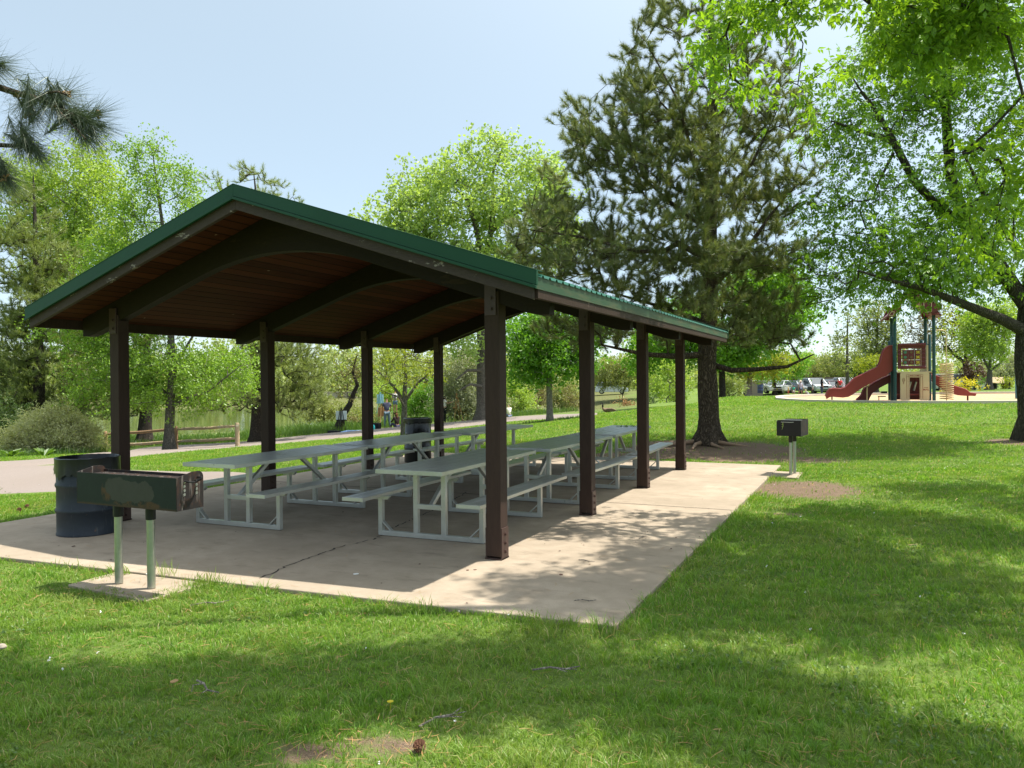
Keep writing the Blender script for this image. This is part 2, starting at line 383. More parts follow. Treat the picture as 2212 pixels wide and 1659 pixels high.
def dirt(x, y):
    d = np.zeros_like(x, float)
    for cx, cy, rx, ry, a in [(-3.6, 17.9, 2.3, 1.6, 1.1), (-2.9, 16.6, 2.6, .9, 1.0), (-4.6, 16.2, 1.6, .7, .9), (-.95, 12.3, .95, 1.25, 1.0), (-1.05, 10.0, .5, .3, .7), (-2.0, 2.95, .34, .26, .74), (-1.95, 3.32, .2, .14, .5), (-2.3, 2.72, .34, .2, .66), (-1.65, 2.8, .25, .15, .5), (-5.5, 4.4, .5, .3, .5),
                             (-3.2, 3.9, .3, .2, .35), (-.2, 3.7, .5, .3, .3), (3.0, 21, .9, .9, .8)]:
        d = np.maximum(d, a * np.exp(-((x - cx) / rx) ** 2 - ((y - cy) / ry) ** 2))
    for px, py, dd, rr in [(1640, 857, 72, 9), (1700, 855, 76, 9), (365, 966, 28, 1.0)]:
        p = at(px, py, dd); d = np.maximum(d, .9 * np.exp(-((x - p[0]) / rr) ** 2 - ((y - p[1]) / rr) ** 2))
    return d + .12 * vnoise(x, y, 3.0, 3) * (d > .05)
def inpoly(x, y, poly):
    ins = np.zeros(x.shape, bool); n = len(poly)
    for i in range(n):
        x1, y1 = poly[i]; x2, y2 = poly[(i + 1) % n]
        c = ((y1 > y) != (y2 > y)) & (x < (x2 - x1) * (y - y1) / (y2 - y1 + 1e-12) + x1); ins ^= c
    return ins
def geo(a, b, n, g=1.12):
    o = [a]; s = abs(b)
    return o
def axis(lo, hi, step, far, g=1.16):
    a = list(np.arange(lo, hi + 1e-6, step)); s = step; x = hi
    while x < far: s *= g; x += s; a.append(x)
    s = step; x = lo; pre = []
    while x > -far: s *= g; x -= s; pre.append(x)
    return np.array(pre[::-1] + a)
gx = axis(-14, 6, .22, 2500); gy = axis(1, 24, .25, 2500)
GX, GY = np.meshgrid(gx, gy); GZ = zt(GX, GY)
nx, ny = len(gx), len(gy)
ii = np.arange(nx * ny).reshape(ny, nx)
Fq = np.stack([ii[:-1, :-1], ii[:-1, 1:], ii[1:, 1:], ii[1:, :-1]], -1).reshape(-1, 4)
dist = (GX * FW[0] + GY * FW[1])
wild = np.clip((dist - 46) / 10, 0, 1) * np.clip(((-GX * .9 + GY * .0 - dist * .0) - 2) / 8, 0, 1)
lat = GX * R2[0] + GY * R2[1]
wild = np.clip((dist - 47) / 8, 0, 1) * (lat / np.maximum(dist, 1) < .16)
o = npmesh('ground', np.stack([GX, GY, GZ], -1), [Fq], MT['lawn'], smooth=True, attrs={'dirt': dirt(GX, GY).ravel(), 'wild': wild.ravel()})
tag(o, kind='structure')

# pond
pp = [at(px, 829, d)[:2] for px, d in [(-700, 50), (-100, 52), (300, 46), (700, 50), (1000, 62), (1320, 68), (1340, 96), (1100, 112), (600, 122), (0, 125), (-900, 130)]]
m = MB(); m.add([(x, y, -2.0) for x, y in pp], [tuple(range(len(pp)))]); tag(m.build('water', MT['water']), kind='structure')

# ------------------------------------------------------------------ slab, pad, paths
m = MB(); m.prism(SLAB, -.12, 0, 'z'); o = m.build('concrete_slab', MT['concrete'], bevel=.008); tag(o, kind='structure')
m = MB(); m.prism([(-6.04, 4.19), (-5.03, 4.12), (-5.0, 4.70), (-6.05, 4.655)], -.12, -.012, 'z'); tag(m.build('grill_pad', MT['concrete'], bevel=.006), kind='structure')
m = MB(); m.prism([(-1.59, 13.5), (-1.14, 13.5), (-1.14, 14.35), (-1.595, 14.35)], -.12, -.008, 'z'); tag(m.build('grill_pad', MT['concrete'], bevel=.006), kind='structure')
# crack and control joints in the slab
def crack(pts, w, name):
    P = []
    for (a, b) in zip(pts[:-1], pts[1:]):
        n = max(2, int(math.hypot(b[0] - a[0], b[1] - a[1]) / .05))
        for k in range(n): t = k / n; P.append((a[0] + (b[0] - a[0]) * t + random.gauss(0, .014), a[1] + (b[1] - a[1]) * t + random.gauss(0, .011)))
    vs = []; fs = []
    for k, (x, y) in enumerate(P):
        ww = w * random.uniform(.35, 1.2); vs += [(x - ww, y - ww, .0025), (x + ww, y + ww, .0025)]
        if k: fs.append((2 * k - 2, 2 * k - 1, 2 * k + 1, 2 * k))
    mm = MB(); mm.add(vs, fs); tag(mm.build(name, MT['crack']), kind='structure')
crack([gnd(560, 1250)[:2], gnd(640, 1215)[:2], gnd(740, 1180)[:2], gnd(815, 1163)[:2], gnd(850, 1140)[:2], gnd(950, 1095)[:2], gnd(1010, 1062)[:2]], .008, 'slab_crack')
def groove(p, q, name='slab_joint'):
    mm = MB(); mm.bar((p[0], p[1], .0015), (q[0], q[1], .0015), .008, .002); tag(mm.build(name, MT['crack']), kind='structure')
groove((-9.4, 9.85), (-1.6, 9.85)); 

def ribbon(name, line, mat, off, step=.5, nw=6):
    """line: list of (x,y,width)"""
    pts = [np.array(p, float) for p in line]; P = []
    for a, b in zip(pts[:-1], pts[1:]):
        n = max(1, int(np.linalg.norm((b - a)[:2]) / step))
        for k in range(n): P.append(a + (b - a) * k / n)
    P.append(pts[-1]); P = np.array(P)
    for _ in range(6): P[1:-1] = (P[:-2] + 2 * P[1:-1] + P[2:]) / 4
    T = np.gradient(P[:, :2], axis=0); T /= np.linalg.norm(T, axis=1)[:, None]; Nn = np.stack([-T[:, 1], T[:, 0]], 1)
    us = np.linspace(-.5, .5, nw); wob = .04 * vnoise(P[:, 0], P[:, 1], 2, 5)
    X = P[:, None, 0] + Nn[:, None, 0] * (us * (P[:, None, 2] + wob[:, None])); Y = P[:, None, 1] + Nn[:, None, 1] * (us * (P[:, None, 2] + wob[:, None]))
    Z = zt(X, Y) + off; Z[:, 0] -= .08; Z[:, -1] -= .08
    idx = np.arange(X.size).reshape(X.shape); Q = np.stack([idx[:-1, :-1], idx[:-1, 1:], idx[1:, 1:], idx[1:, :-1]], -1).reshape(-1, 4)
    o = npmesh(name, np.stack([X, Y, Z], -1), [Q], mat, smooth=True); tag(o, kind='structure')
    return P
def hit(px, py):
    """where the line of sight through a surveyed point meets the terrain"""
    ds = np.concatenate([np.arange(8, 40, .1), np.arange(40, 110, .4)]); P = np.array([at(px, py, d) for d in ds]); g = P[:, 2] - zt(P[:, 0], P[:, 1]); k = np.argmax(g < 0) if (g < 0).any() else len(ds) - 1
    return P[k, :2]
def strip(name, far, near, mat, off):
    A_ = np.array([hit(*p) for p in far]); B_ = np.array([hit(*p) for p in near]); us = np.linspace(0, 1, 70)
    def res(Q):
        L_ = np.concatenate([[0], np.cumsum(np.linalg.norm(np.diff(Q, axis=0), axis=1))]); R_ = np.stack([np.interp(us * L_[-1], L_, Q[:, k]) for k in (0, 1)], 1)
        for _ in range(5): R_[1:-1] = (R_[:-2] + 2 * R_[1:-1] + R_[2:]) / 4
        return R_
    A_, B_ = res(A_), res(B_); ts = np.linspace(0, 1, 12); X = A_[:, None, 0] * (1 - ts) + B_[:, None, 0] * ts; Y = A_[:, None, 1] * (1 - ts) + B_[:, None, 1] * ts
    Z = zt(X, Y) + off; Z[:, 0] -= .09; Z[:, -1] -= .09; idx = np.arange(X.size).reshape(X.shape); Q = np.stack([idx[:-1, :-1], idx[:-1, 1:], idx[1:, 1:], idx[1:, :-1]], -1).reshape(-1, 4)
    tag(npmesh(name, np.stack([X, Y, Z], -1), [Q], mat, smooth=True), kind='structure')
    return np.concatenate([A_, B_[::-1]])
ribB = strip('path', [(-300, 1006), (0, 1003), (126, 995), (279, 966), (394, 961), (507, 957), (658, 941), (832, 925), (985, 913), (1106, 901.5), (1290, 893)], [(-300, 1040), (0, 1012), (126, 1004), (279, 990), (394, 977), (507, 968), (658, 955), (832, 938), (985, 925), (1106, 910), (1290, 897)], MT['path'], .045)
ribA = strip('path', [(-300, 1012), (0, 1007), (126, 1003), (271, 1014), (400, 1019), (526, 1024), (572, 1030)], [(-300, 1084), (0, 1072), (126, 1066), (271, 1060), (443, 1051), (540, 1041), (590, 1034)], MT['path'], .03)

# ------------------------------------------------------------------ shelter
PX1, PX2, PY0, PS = -3.167, -8.211, 6.386, 2.499
XC = (PX1 + PX2) / 2; XR, XL = -2.49, -8.89; YF, YB = 5.72, 14.72
ZE, ZR = 2.52, 3.574; SL = (ZR - ZE) / (XR - XC)
ANG = math.atan(SL)
def rz_(x): return ZR - SL * abs(x - XC)      # top of roof at x
sh = empty('picnic_shelter', (XC, (YF + YB) / 2, 0), 'long open picnic shelter with green metal roof and brown timber posts over the slab', 'shelter')
OX, OY = XC, (YF + YB) / 2
def loc(p): return (p[0] - OX, p[1] - OY, p[2])
def post(x, y, side):
    m = MB(); m.box(x - .075, x + .075, y - .075, y + .075, .028, 2.46 if True else 0, 0); m.xf(loc)
    o = m.build('post', MT['post'], sh, bevel=.006)
    b = MB()
    for s in (-1, 1): b.box(x + s * .075 - (.004 if s > 0 else .010), x + s * .075 + (.010 if s > 0 else .004), y - .070, y + .070, .0, .29)
    b.box(x - .085, x + .085, y - .08, y + .08, .0, .014)
    b.xf(loc); o2 = b.build('post_shoe', MT['steel_brown'], o, bevel=.002)
    for s in (-1, 1):
        for z in (.07, .15, .23):
            c = MB(); c.lathe([(.020, 0), (.020, .006), (.012, .006), (.012, .018)], 6, (0, 0, 0), cap1=True)
            c.v = [(x + s * (.083 + vz), y + vx, z + vy) for vx, vy, vz in c.v]; c.xf(loc); c.build('bolt', MT['steel_brown'], o)
    for z in (2.30, 2.40):
        c = MB(); c.lathe([(.022, 0), (.022, .006), (.013, .006), (.013, .018)], 6, cap1=True)
        c.v = [(x + vx, y - (.086 + vz), z + vy) for vx, vy, vz in c.v]; c.xf(loc); c.build('bolt', MT['steel_brown'], o)
    p = MB(); p.box(x - .065, x + .05, y - .087, y - .073, 2.24, 2.54); p.xf(loc); p.build('bolt_plate', MT['steel_brown'], o, bevel=.002)
for k in range(4):
    post(PX1, PY0 + PS * k, 1); post(PX2, PY0 + PS * k, -1)
# arched beams
def arch(y):
    top = []; bot = []
    ht = .115
    xs = np.linspace(-3.09, 3.09, 61)
    def zb(u):
        u = abs(u); z_lin = 2.225 + (2.95 - u) * .336 if u < 2.95 else 2.225
        if u < 1.15:
            z0 = 2.225 + (2.95 - 1.15) * .336; return z0 + .336 * (1.15 ** 2 - u * u) / (2 * 1.15)
        return z_lin
    tp = [(XC + u, rz_(XC + u) - ht) for u in xs]; bt = [(XC + u, zb(u)) for u in xs]
    m = MB(); n = len(xs); vs = []
    for yy in (y - .062, y + .062):
        vs += [(a, yy, b) for a, b in tp] + [(a, yy, b) for a, b in bt]
    fs = []
    for i in range(n - 1):
        fs += [(i, i + 1, n + i + 1, n + i), (2 * n + i, 3 * n + i, 3 * n + i + 1, 2 * n + i + 1), (i, 2 * n + i, 2 * n + i + 1, i + 1), (n + i, n + i + 1, 3 * n + i + 1, 3 * n + i)]
    fs += [(0, n, 3 * n, 2 * n), (n - 1, 3 * n - 1, 4 * n - 1, 2 * n - 1)]
    m.add(vs, fs); m.xf(loc); m.build('arched_beam', MT['beam'], sh, bevel=.004)
for k in range(4): arch(PY0 + PS * k + (.0 if k else .0))
# ceiling boards: one sheet per slope
m = MB()
for s in (-1, 1):
    xe = XC + s * 3.155; m.hexa([(XC, YF + .04, ZR - .112), (xe, YF + .04, rz_(xe) - .112), (xe, YB - .04, rz_(xe) - .112), (XC, YB - .04, ZR - .112),
                                (XC, YF + .04, ZR - .07), (xe, YF + .04, rz_(xe) - .07), (xe, YB - .04, rz_(xe) - .07), (XC, YB - .04, ZR - .07)])
m.xf(loc); m.build('ceiling', MT['ceiling'], sh)
# roof sheet with ribs
def roofside(s):
    prof = []; y = YF + .02
    while y < YB - .02:
        for a, b in ((0, 0), (.075, 0), (.088, .019), (.112, .019), (.125, 0)): prof.append((y + a, b))
        y += .15
    prof.append((YB, 0)); x0, x1 = XC + s * .0, XC + s * 3.235
    vs = []
    for x in (x0, x1):
        z = rz_(x) - .02
        vs += [(x, a, z + b) for a, b in prof] + [(x, a, z + b - .006) for a, b in prof]
    n = len(prof); fs = []
    for i in range(n - 1):
        fs += [(i, i + 1, 2 * n + i + 1, 2 * n + i), (n + i, 3 * n + i, 3 * n + i + 1, n + i + 1), (i, n + i, n + i + 1, i + 1), (2 * n + i, 2 * n + i + 1, 3 * n + i + 1, 3 * n + i)]
    m = MB(); m.add(vs, fs); m.xf(loc); return m.build('roof_panel', MT['roofm'], sh)
MT['roofm'] = plain('green_roof_sheet', (.035, .16, .115), .3, .0, .2, 4, .6)
roofside(-1); roofside(1)
# ridge cap
m = MB(); m.add([(XC - .16, YF, rz_(XC - .16) + .008), (XC, YF, ZR + .012), (XC + .16, YF, rz_(XC + .16) + .008), (XC - .16, YB, rz_(XC - .16) + .008), (XC, YB, ZR + .012), (XC + .16, YB, rz_(XC + .16) + .008)], [(0, 1, 4, 3), (1, 2, 5, 4)]); m.xf(loc); m.build('ridge_cap', MT['green'], sh)
for ye, dy in ((YF, -1), (YB, 1)):
    for s in (-1, 1):
        # metal gable trim
        xe = XC + s * 3.235
        def strip(t0, t1, y0, y1):
            a = min(y0, y1); b = max(y0, y1)
            return [(XC, a, ZR + t0), (xe, a, rz_(xe) + t0), (xe, b, rz_(xe) + t0), (XC, b, ZR + t0), (XC, a, ZR + t1), (xe, a, rz_(xe) + t1), (xe, b, rz_(xe) + t1), (XC, b, ZR + t1)]
        m = MB(); m.hexa(strip(-.098, .022, ye - .018 * 1, ye + .018)); m.hexa(strip(.020, .028, ye - dy * .11, ye + dy * .022)); m.hexa(strip(-.128, -.101, ye + dy * .004, ye + dy * .034))
        m.xf(loc); m.build('gable_trim', MT['green'], sh, bevel=.003)
        m = MB()
        xe2 = XC + s * 3.19; dz = -.131
        z0, z1_ = ZR + dz, ZR + dz - .092
        a, b = sorted((ye - dy * .012, ye - dy * .055))
        m.hexa([(XC, a, z1_), (xe2, a, rz_(xe2) + dz - .092), (xe2, b, rz_(xe2) + dz - .092), (XC, b, z1_), (XC, a, z0 + .05), (xe2, a, rz_(xe2) + dz + .05), (xe2, b, rz_(xe2) + dz + .05), (XC, b, z0 + .05)])
        m.xf(loc); m.build('gable_board', MT['fascia'], sh, bevel=.004)
for s in (-1, 1):
    xo = XC + s * 3.175
    m = MB(); m.box(min(xo, xo + s * .04), max(xo, xo + s * .04), YF + .06, YB - .06, ZE - .21, ZE - .045); m.xf(loc)
    m.build('eave_board', MT['post'], sh, bevel=.004)
    m = MB(); a = XC + s * 3.217; m.hexa([(min(a, a + s * .006), YF + .02, ZE - .135), (max(a, a + s * .006), YF + .02, ZE - .135), (max(a, a + s * .006), YB - .02, ZE - .135), (min(a, a + s * .006), YB - .02, ZE - .135),
                                          (min(a, a + s * .006), YF + .02, ZE - .030), (max(a, a + s * .006), YF + .02, ZE - .030), (max(a, a + s * .006), YB - .02, ZE - .030), (min(a, a + s * .006), YB - .02, ZE - .030)])
    m.xf(loc); m.build('eave_flashing', MT['green_dirty'], sh)
    # plate beam over the posts
    xx = XC + s * 2.52
# ------------------------------------------------------------------ picnic tables
def make_table():
    t = empty('picnic_table', (0, 0, 0), 'x', 'picnic table', 'aluminium picnic tables under the shelter')
    Lh = 1.22
    m = MB(); W = .76; n = 5; g = .016
    w = (W - g * (n - 1)) / n
    for k in range(n):
        x0 = -W / 2 + k * (w + g); m.box(x0, x0 + w, -Lh, Lh, .722, .76)
        m.box(x0 + w * .3, x0 + w * .7, -Lh + .004, Lh - .004, .7605, .7625)
    m.build('tabletop', MT['alu'], t, bevel=.003)
    m = MB()
    for k in range(4):
        x0 = -W / 2 + (k + 1) * (w + g); m.box(x0 - g, x0, -Lh + .01, Lh - .01, .728, .742)
    m.build('groove', MT['crack'], t)  # dark strips in the plank gaps, shade put into the colour
    for s in (-1, 1):
        m = MB(); m.box(-W / 2 - .001, W / 2 + .001, s * Lh - .004, s * Lh + .004, .719, .7635); m.build('end_cap', MT['alu'], t, bevel=.002)
    for s in (-1, 1):
        m = MB(); xc = s * .66
        for k in range(2):
            x0 = xc - .127 + k * .130; m.box(x0, x0 + .124, -Lh, Lh, .425, .458); m.box(x0 + .03, x0 + .09, -Lh + .01, Lh - .01, .4585, .4605)
        for e in (-1, 1): m.box(xc - .128, xc + .128, e * Lh - .004, e * Lh + .004, .422, .4605)
        m.build('bench', MT['alu'], t, bevel=.003)
    for y in (-.785, .785):
        f = MB(); f.bar((-.60, y, .03), (.60, y, .03), .05, .05); fr = f.build('base_rail', MT['alu'], t, bevel=.003)
        for s in (-1, 1):
            m = MB(); m.bar((s * .60, y, .006), (s * .60, y, .40), .05, .052, (0, 1, 0)); m.hexa([(s * .60 - .09, y - .02, .385), (s * .60 + .09, y - .02, .385), (s * .60 + .09, y + .02, .385), (s * .60 - .09, y + .02, .385), (s * .60 - .12, y - .02, .424), (s * .60 + .12, y - .02, .424), (s * .60 + .12, y + .02, .424), (s * .60 - .12, y + .02, .424)])
            m.bar((s * .585, y, .16), (s * .46, y, .045), .05, .012, (0, 0, 1))
            m.build('leg', MT['alu'], t, bevel=.003)
            m = MB(); m.bar((s * .165, y, .056), (s * .165, y, .69), .052, .052, (0, 1, 0)); m.build('leg', MT['alu'], t, bevel=.003)
        m = MB(); m.hexa([(-.20, y - .02, .685), (.20, y - .02, .685), (.20, y + .02, .685), (-.20, y + .02, .685), (-.33, y - .02, .721), (.33, y - .02, .721), (.33, y + .02, .721), (-.33, y + .02, .721)])
        m.build('top_bracket', MT['alu'], t)
        s = 1 if y < 0 else -1
        m = MB(); m.bar((-.14, y, .335), (.14, y, .335), .05, .05); m.bar((0, y + s * .02, .345), (0, y + s * .50, .70), .045, .045); m.build('brace', MT['alu'], t, bevel=.003)
    return t
tp = make_table()
TB = [(-4.20, 7.66, 1.5, 'nearest aluminium picnic table, standing just behind the front post closest to the camera'),
      (-6.60, 7.42, .8, 'aluminium picnic table standing nearest the rusty grill and the dark blue drum'),
      (-4.10, 10.33, -1., 'middle aluminium table of the row beside the lawn, between the nearest and the farthest'),
      (-6.58, 10.02, 1., 'middle aluminium table of the row on the pond side of the shelter'),
      (-4.13, 12.95, 2., 'farthest aluminium table of the row beside the lawn, with green sprigs on top'),
      (-6.46, 12.62, -1.5, 'farthest aluminium table on the pond side, standing near the black trash can')]
for k, (x, y, a, lb) in enumerate(TB):
    if k == 0: tp.location = (x, y, 0); tp.rotation_euler = (0, 0, R(a)); tp['label'] = lb
    else: copy_thing(tp, (x, y, 0), R(a), lb)
# ------------------------------------------------------------------ grills
def _soot(nt, N):
    v = coords(nt, N); sp = N('SeparateXYZ', i_0=v); b = noise(nt, N, v, 11, 6, .7); n = noise(nt, N, v, 5, 5, .6); st = noise(nt, N, coords(nt, N, (7, 7, .8)), 5, 4)
    mth = lambda op, a, b_: N('Math', operation=op, i_0=a, i_1=b_).outputs[0]
    def blob(cx, cz, rx, rz):
        dx = mth('DIVIDE', mth('SUBTRACT', sp.outputs[0], cx), rx); dz = mth('DIVIDE', mth('SUBTRACT', sp.outputs[2], cz), rz)
        return mth('ADD', mth('SQRT', mth('ADD', mth('MULTIPLY', dx, dx), mth('MULTIPLY', dz, dz)), 0), mth('MULTIPLY', mth('SUBTRACT', n, .5), 1.5))
    c = mixc(nt, N, b, (.006, .011, .010), (.016, .025, .022))
    r1 = blob(-5.36, .80, .27, .10); r2 = blob(-5.60, .78, .07, .09); r3 = blob(-5.25, .69, .30, .035)
    for r in (r2, r3): c = mixc(nt, N, mth('MULTIPLY', ramp(nt, N, r, [(.8, 1.), (1., 0.)]), ramp(nt, N, b, [(.42, 0.), (.55, 1.)])), c, (.075, .038, .018))
    c = mixc(nt, N, ramp(nt, N, r1, [(.93, 1.), (.99, 0.)]), c, mixc(nt, N, b, (.034, .033, .028), (.060, .058, .048)))
    c = mixc(nt, N, ramp(nt, N, st, [(.66, 0.), (.78, .35)]), c, (.11, .105, .09))
    zz_ = ramp(nt, N, mth('ADD', sp.outputs[2], mth('MULTIPLY', b, .03)), [(.684, 1.), (.70, 0.)]); c = mixc(nt, N, zz_, c, (.055, .030, .018))
    return bsdf(nt, N, c, .6, .1, .35, b, .002, .5)
MT['soot'] = nmat('sooty_steel', _soot)
MT['sootplain'] = plain('black_steel', (.010, .010, .010), .5, .2, .4, 8)
def _rust(nt, N):
    v = coords(nt, N); n = noise(nt, N, v, 11, 6, .7); s = noise(nt, N, coords(nt, N, (9, 9, 1)), 3, 5)
    c = mixc(nt, N, ramp(nt, N, n, [(.5, 0.), (.72, 1.)]), (.022, .018, .017), (.085, .038, .020))
    c = mixc(nt, N, ramp(nt, N, s, [(.6, 0.), (.68, .7)]), c, (.20, .18, .16))
    return bsdf(nt, N, c, .7, .1, .3, n, .002, .6)
MT['rust'] = nmat('rusty_steel', _rust)
MT['slotlight'] = plain('silver_slot_light', (.55, .55, .55), .3, .9)
def firebox(root, W, D, Hh, z0, slot='x'):
    """open topped box, long side along x, front at y=-D/2; end panels at +-W/2 with raised rear"""
    m = MB(); t = .006
    m.box(-W / 2, W / 2, -D / 2, -D / 2 + t, z0, z0 + Hh); o = m.build('front_panel', MT['soot'], root)
    m = MB(); m.box(-W / 2 + .002, W / 2 - .002, D / 2 - t, D / 2, z0, z0 + Hh + .0); m.build('rear_panel', MT['rust'], root)
    m = MB(); m.box(-W / 2 + t, W / 2 - t, -D / 2 + t, D / 2 - t, z0 + .004, z0 + .012); m.build('floor_plate', MT['rust'], root)
    for s in (-1, 1):
        m = MB(); r = .05; top = z0 + Hh + .035
        poly = [(-D / 2, z0), (D / 2 + .01, z0), (D / 2 + .01, top - r)] + [(D / 2 + .01 - r + r * math.cos(a), top - r + r * math.sin(a)) for a in np.linspace(.15, PI / 2, 6)] + [(D / 2 - .10, top), (-D / 2, z0 + Hh)]
        a, b = sorted((s * (W / 2 - .0), s * (W / 2 + .007)))
        m.prism(poly, a, b, 'x'); e = m.build('end_panel', MT['rust'], root, bevel=.001)
        if s > 0:
            # adjuster slots, light through their notches painted as silver plates
            for yy in (-D * .20, D * .27):
                q = MB()
                for j in range(4):
                    q.hexa([(b + .0005, yy - .012 + .006 * (j % 2), z0 + Hh * .42 + j * .032), (b + .0025, yy - .012 + .006 * (j % 2), z0 + Hh * .42 + j * .032), (b + .0025, yy + .010, z0 + Hh * .42 + j * .032 + .008), (b + .0005, yy + .010, z0 + Hh * .42 + j * .032 + .008),
                            (b + .0005, yy - .012, z0 + Hh * .42 + j * .032 + .020), (b + .0025, yy - .012, z0 + Hh * .42 + j * .032 + .020), (b + .0025, yy + .004, z0 + Hh * .42 + j * .032 + .027), (b + .0005, yy + .004, z0 + Hh * .42 + j * .032 + .027)])
                q.build('adjuster_slot', MT['slotlight'], e)
            h = MB(); h.tube([(b - .02, -D * .20, z0 + Hh - .03), (b + .05, -D * .20, z0 + Hh - .035), (b + .065, -D * .05, z0 + Hh - .04), (b + .065, D * .18, z0 + Hh - .02), (b + .05, D * .30, z0 + Hh - .012), (b - .02, D * .30, z0 + Hh - .012)], .0065, 8)
            pts = []
            for j in range(40):
                a_ = j * .9; pts.append((b + .065 + .011 * math.cos(a_), -D * .02 + D * .24 * j / 40, z0 + Hh - .033 + .015 * j / 40 + .011 * math.sin(a_)))
            h.tube(pts, .003, 5); h.build('handle', MT['sootplain'], root, smooth=True)
    m = MB()
    k = -W / 2 + .03
    while k < W / 2 - .02:
        m.tube([(k, -D / 2 + .01, z0 + Hh - .025), (k, D / 2 - .01, z0 + Hh - .025)], .0048, 6); k += .026
    for y in (-D / 2 + .03, 0, D / 2 - .03): m.bar((-W / 2 + .01, y, z0 + Hh - .033), (W / 2 - .01, y, z0 + Hh - .033), .008, .008)
    m.build('cooking_grate', MT['rust'], root)
g1 = empty('park_grill', (-5.385, 4.345, 0), 'long rusty charcoal grill on two galvanised posts in front of the blue drum', 'grill', None, 0)
firebox(g1, 1.13, .25, .255, .665)
for x in (-.29, .09):
    m = MB(); m.lathe([(.032, -.006), (.032, .56)], 20, (x, 0.04, 0), cap0=True, cap1=True); p = m.build('support_post', MT['galv'], g1, smooth=True)
    m = MB(); m.lathe([(.035, .545), (.039, .548), (.039, .662)], 20, (x, 0.04, 0), cap0=True); m.build('collar', MT['sootplain'], p, smooth=True)
g2 = empty('park_grill', (-1.27, 13.98, 0), 'small black double post grill standing at the far corner of the slab beside bare dirt', 'grill', None, R(-9))
def smallgrill(root):
    W, D, Hh, z0 = .40, .50, .27, .66; t = .006
    r = .04; poly = [(-W / 2, z0), (W / 2, z0), (W / 2, z0 + Hh), (-W / 2 + r, z0 + Hh)] + [(-W / 2 + r - r * math.sin(a), z0 + Hh - r + r * math.cos(a)) for a in np.linspace(.2, PI / 2, 5)]
    for y in (-D / 2, D / 2 - t):
        m = MB(); m.prism(poly, y, y + t, 'y'); e = m.build('side_panel', MT['sootplain'], root, bevel=.001)
        if y < 0:
            q = MB(); s = [(-.105, .225), (-.088, .228), (-.085, .17), (-.095, .14), (-.108, .105), (-.112, .112), (-.100, .145), (-.115, .155), (-.112, .165), (-.098, .165), (-.098, .185), (-.114, .188), (-.112, .197), (-.098, .2)]
            q.prism([(a, z0 + b) for a, b in s], y - .002, y - .0005, 'y'); q.build('adjuster_slot', plain('painted_slot_light', (.25, .33, .08), .6), e)  # slot is a raised plate, light showing through it painted yellow-green
            h = MB(); h.tube([(-.125, y - .012, z0 + .235), (-.07, y - .018, z0 + .235), (.04, y - .018, z0 + .232), (.085, y - .012, z0 + .237)], .004, 6); h.build('handle', MT['galv'], root)
    m = MB(); m.box(W / 2 - t, W / 2, -D / 2 + t, D / 2 - t, z0, z0 + Hh); m.build('rear_panel', MT['rust'], root)
    m = MB(); m.box(-W / 2, -W / 2 + t, -D / 2 + t, D / 2 - t, z0, z0 + .08); m.box(-W / 2, W / 2 - t, -D / 2 + t, D / 2 - t, z0 + .002, z0 + .01); m.build('floor_plate', MT['sootplain'], root)
    m = MB(); k = -D / 2 + .03
    while k < D / 2 - .02: m.tube([(-W / 2 - .01, k, z0 + Hh - .02), (W / 2 - .01, k, z0 + Hh - .02)], .005, 6); k += .045
    for x in (-.15, .1): m.bar((x, -D / 2 + .01, z0 + Hh - .03), (x, D / 2 - .01, z0 + Hh - .03), .008, .008)
    m.build('cooking_grate', MT['galv'], root)
    for y in (-.13, .13):
        m = MB(); m.lathe([(.0265, -.006), (.0265, .56)], 16, (0.0, y, 0), cap0=True, cap1=True); p = m.build('support_post', MT['galv'], root, smooth=True)
        m = MB(); m.lathe([(.031, .545), (.033, .548), (.033, .658)], 16, (0.0, y, 0), cap0=True); m.build('collar', MT['sootplain'], p, smooth=True)
smallgrill(g2)
# ------------------------------------------------------------------ drum and can
def _drum(nt, N):
    v = coords(nt, N); n = noise(nt, N, v, 4, 6, .65); s = noise(nt, N, coords(nt, N, (7, 7, 1)), 4, 4)
    c = mixc(nt, N, n, (.010, .015, .023), (.022, .030, .042))
    c = mixc(nt, N, ramp(nt, N, s, [(.6, 0.), (.72, .5)]), c, (.085, .09, .085))
    c = mixc(nt, N, ramp(nt, N, noise(nt, N, v, 14, 4), [(.70, 0.), (.74, .8)]), c, (.10, .055, .03))
    return bsdf(nt, N, c, .5, .0, .35, n, .006, .6)
MT['drum'] = nmat('blue_drum_paint', _drum)
MT['bag'] = plain('black_plastic_bag', (.004, .005, .006), .3, 0, .3, 10, .4)
dr = empty('trash_drum', (-7.90, 5.73, 0), 'dark blue steel drum lined with a black bag, standing behind the rusty grill', 'trash can')
Rr = .308; Hd = .83
prof = [(Rr - .005, 0), (Rr + .006, .004), (Rr + .006, .02), (Rr, .03)]
for zc in (.27, .545): prof += [(Rr, zc - .030), (Rr + .010, zc - .014), (Rr + .013, zc), (Rr + .010, zc + .014), (Rr, zc + .030)]
prof += [(Rr, Hd - .02), (Rr + .007, Hd - .012), (Rr + .007, Hd), (Rr - .004, Hd), (Rr - .004, .1)]
m = MB(); m.lathe([(0.001, .004)] + prof, 48); m.build('drum_body', MT['drum'], dr, smooth=True)
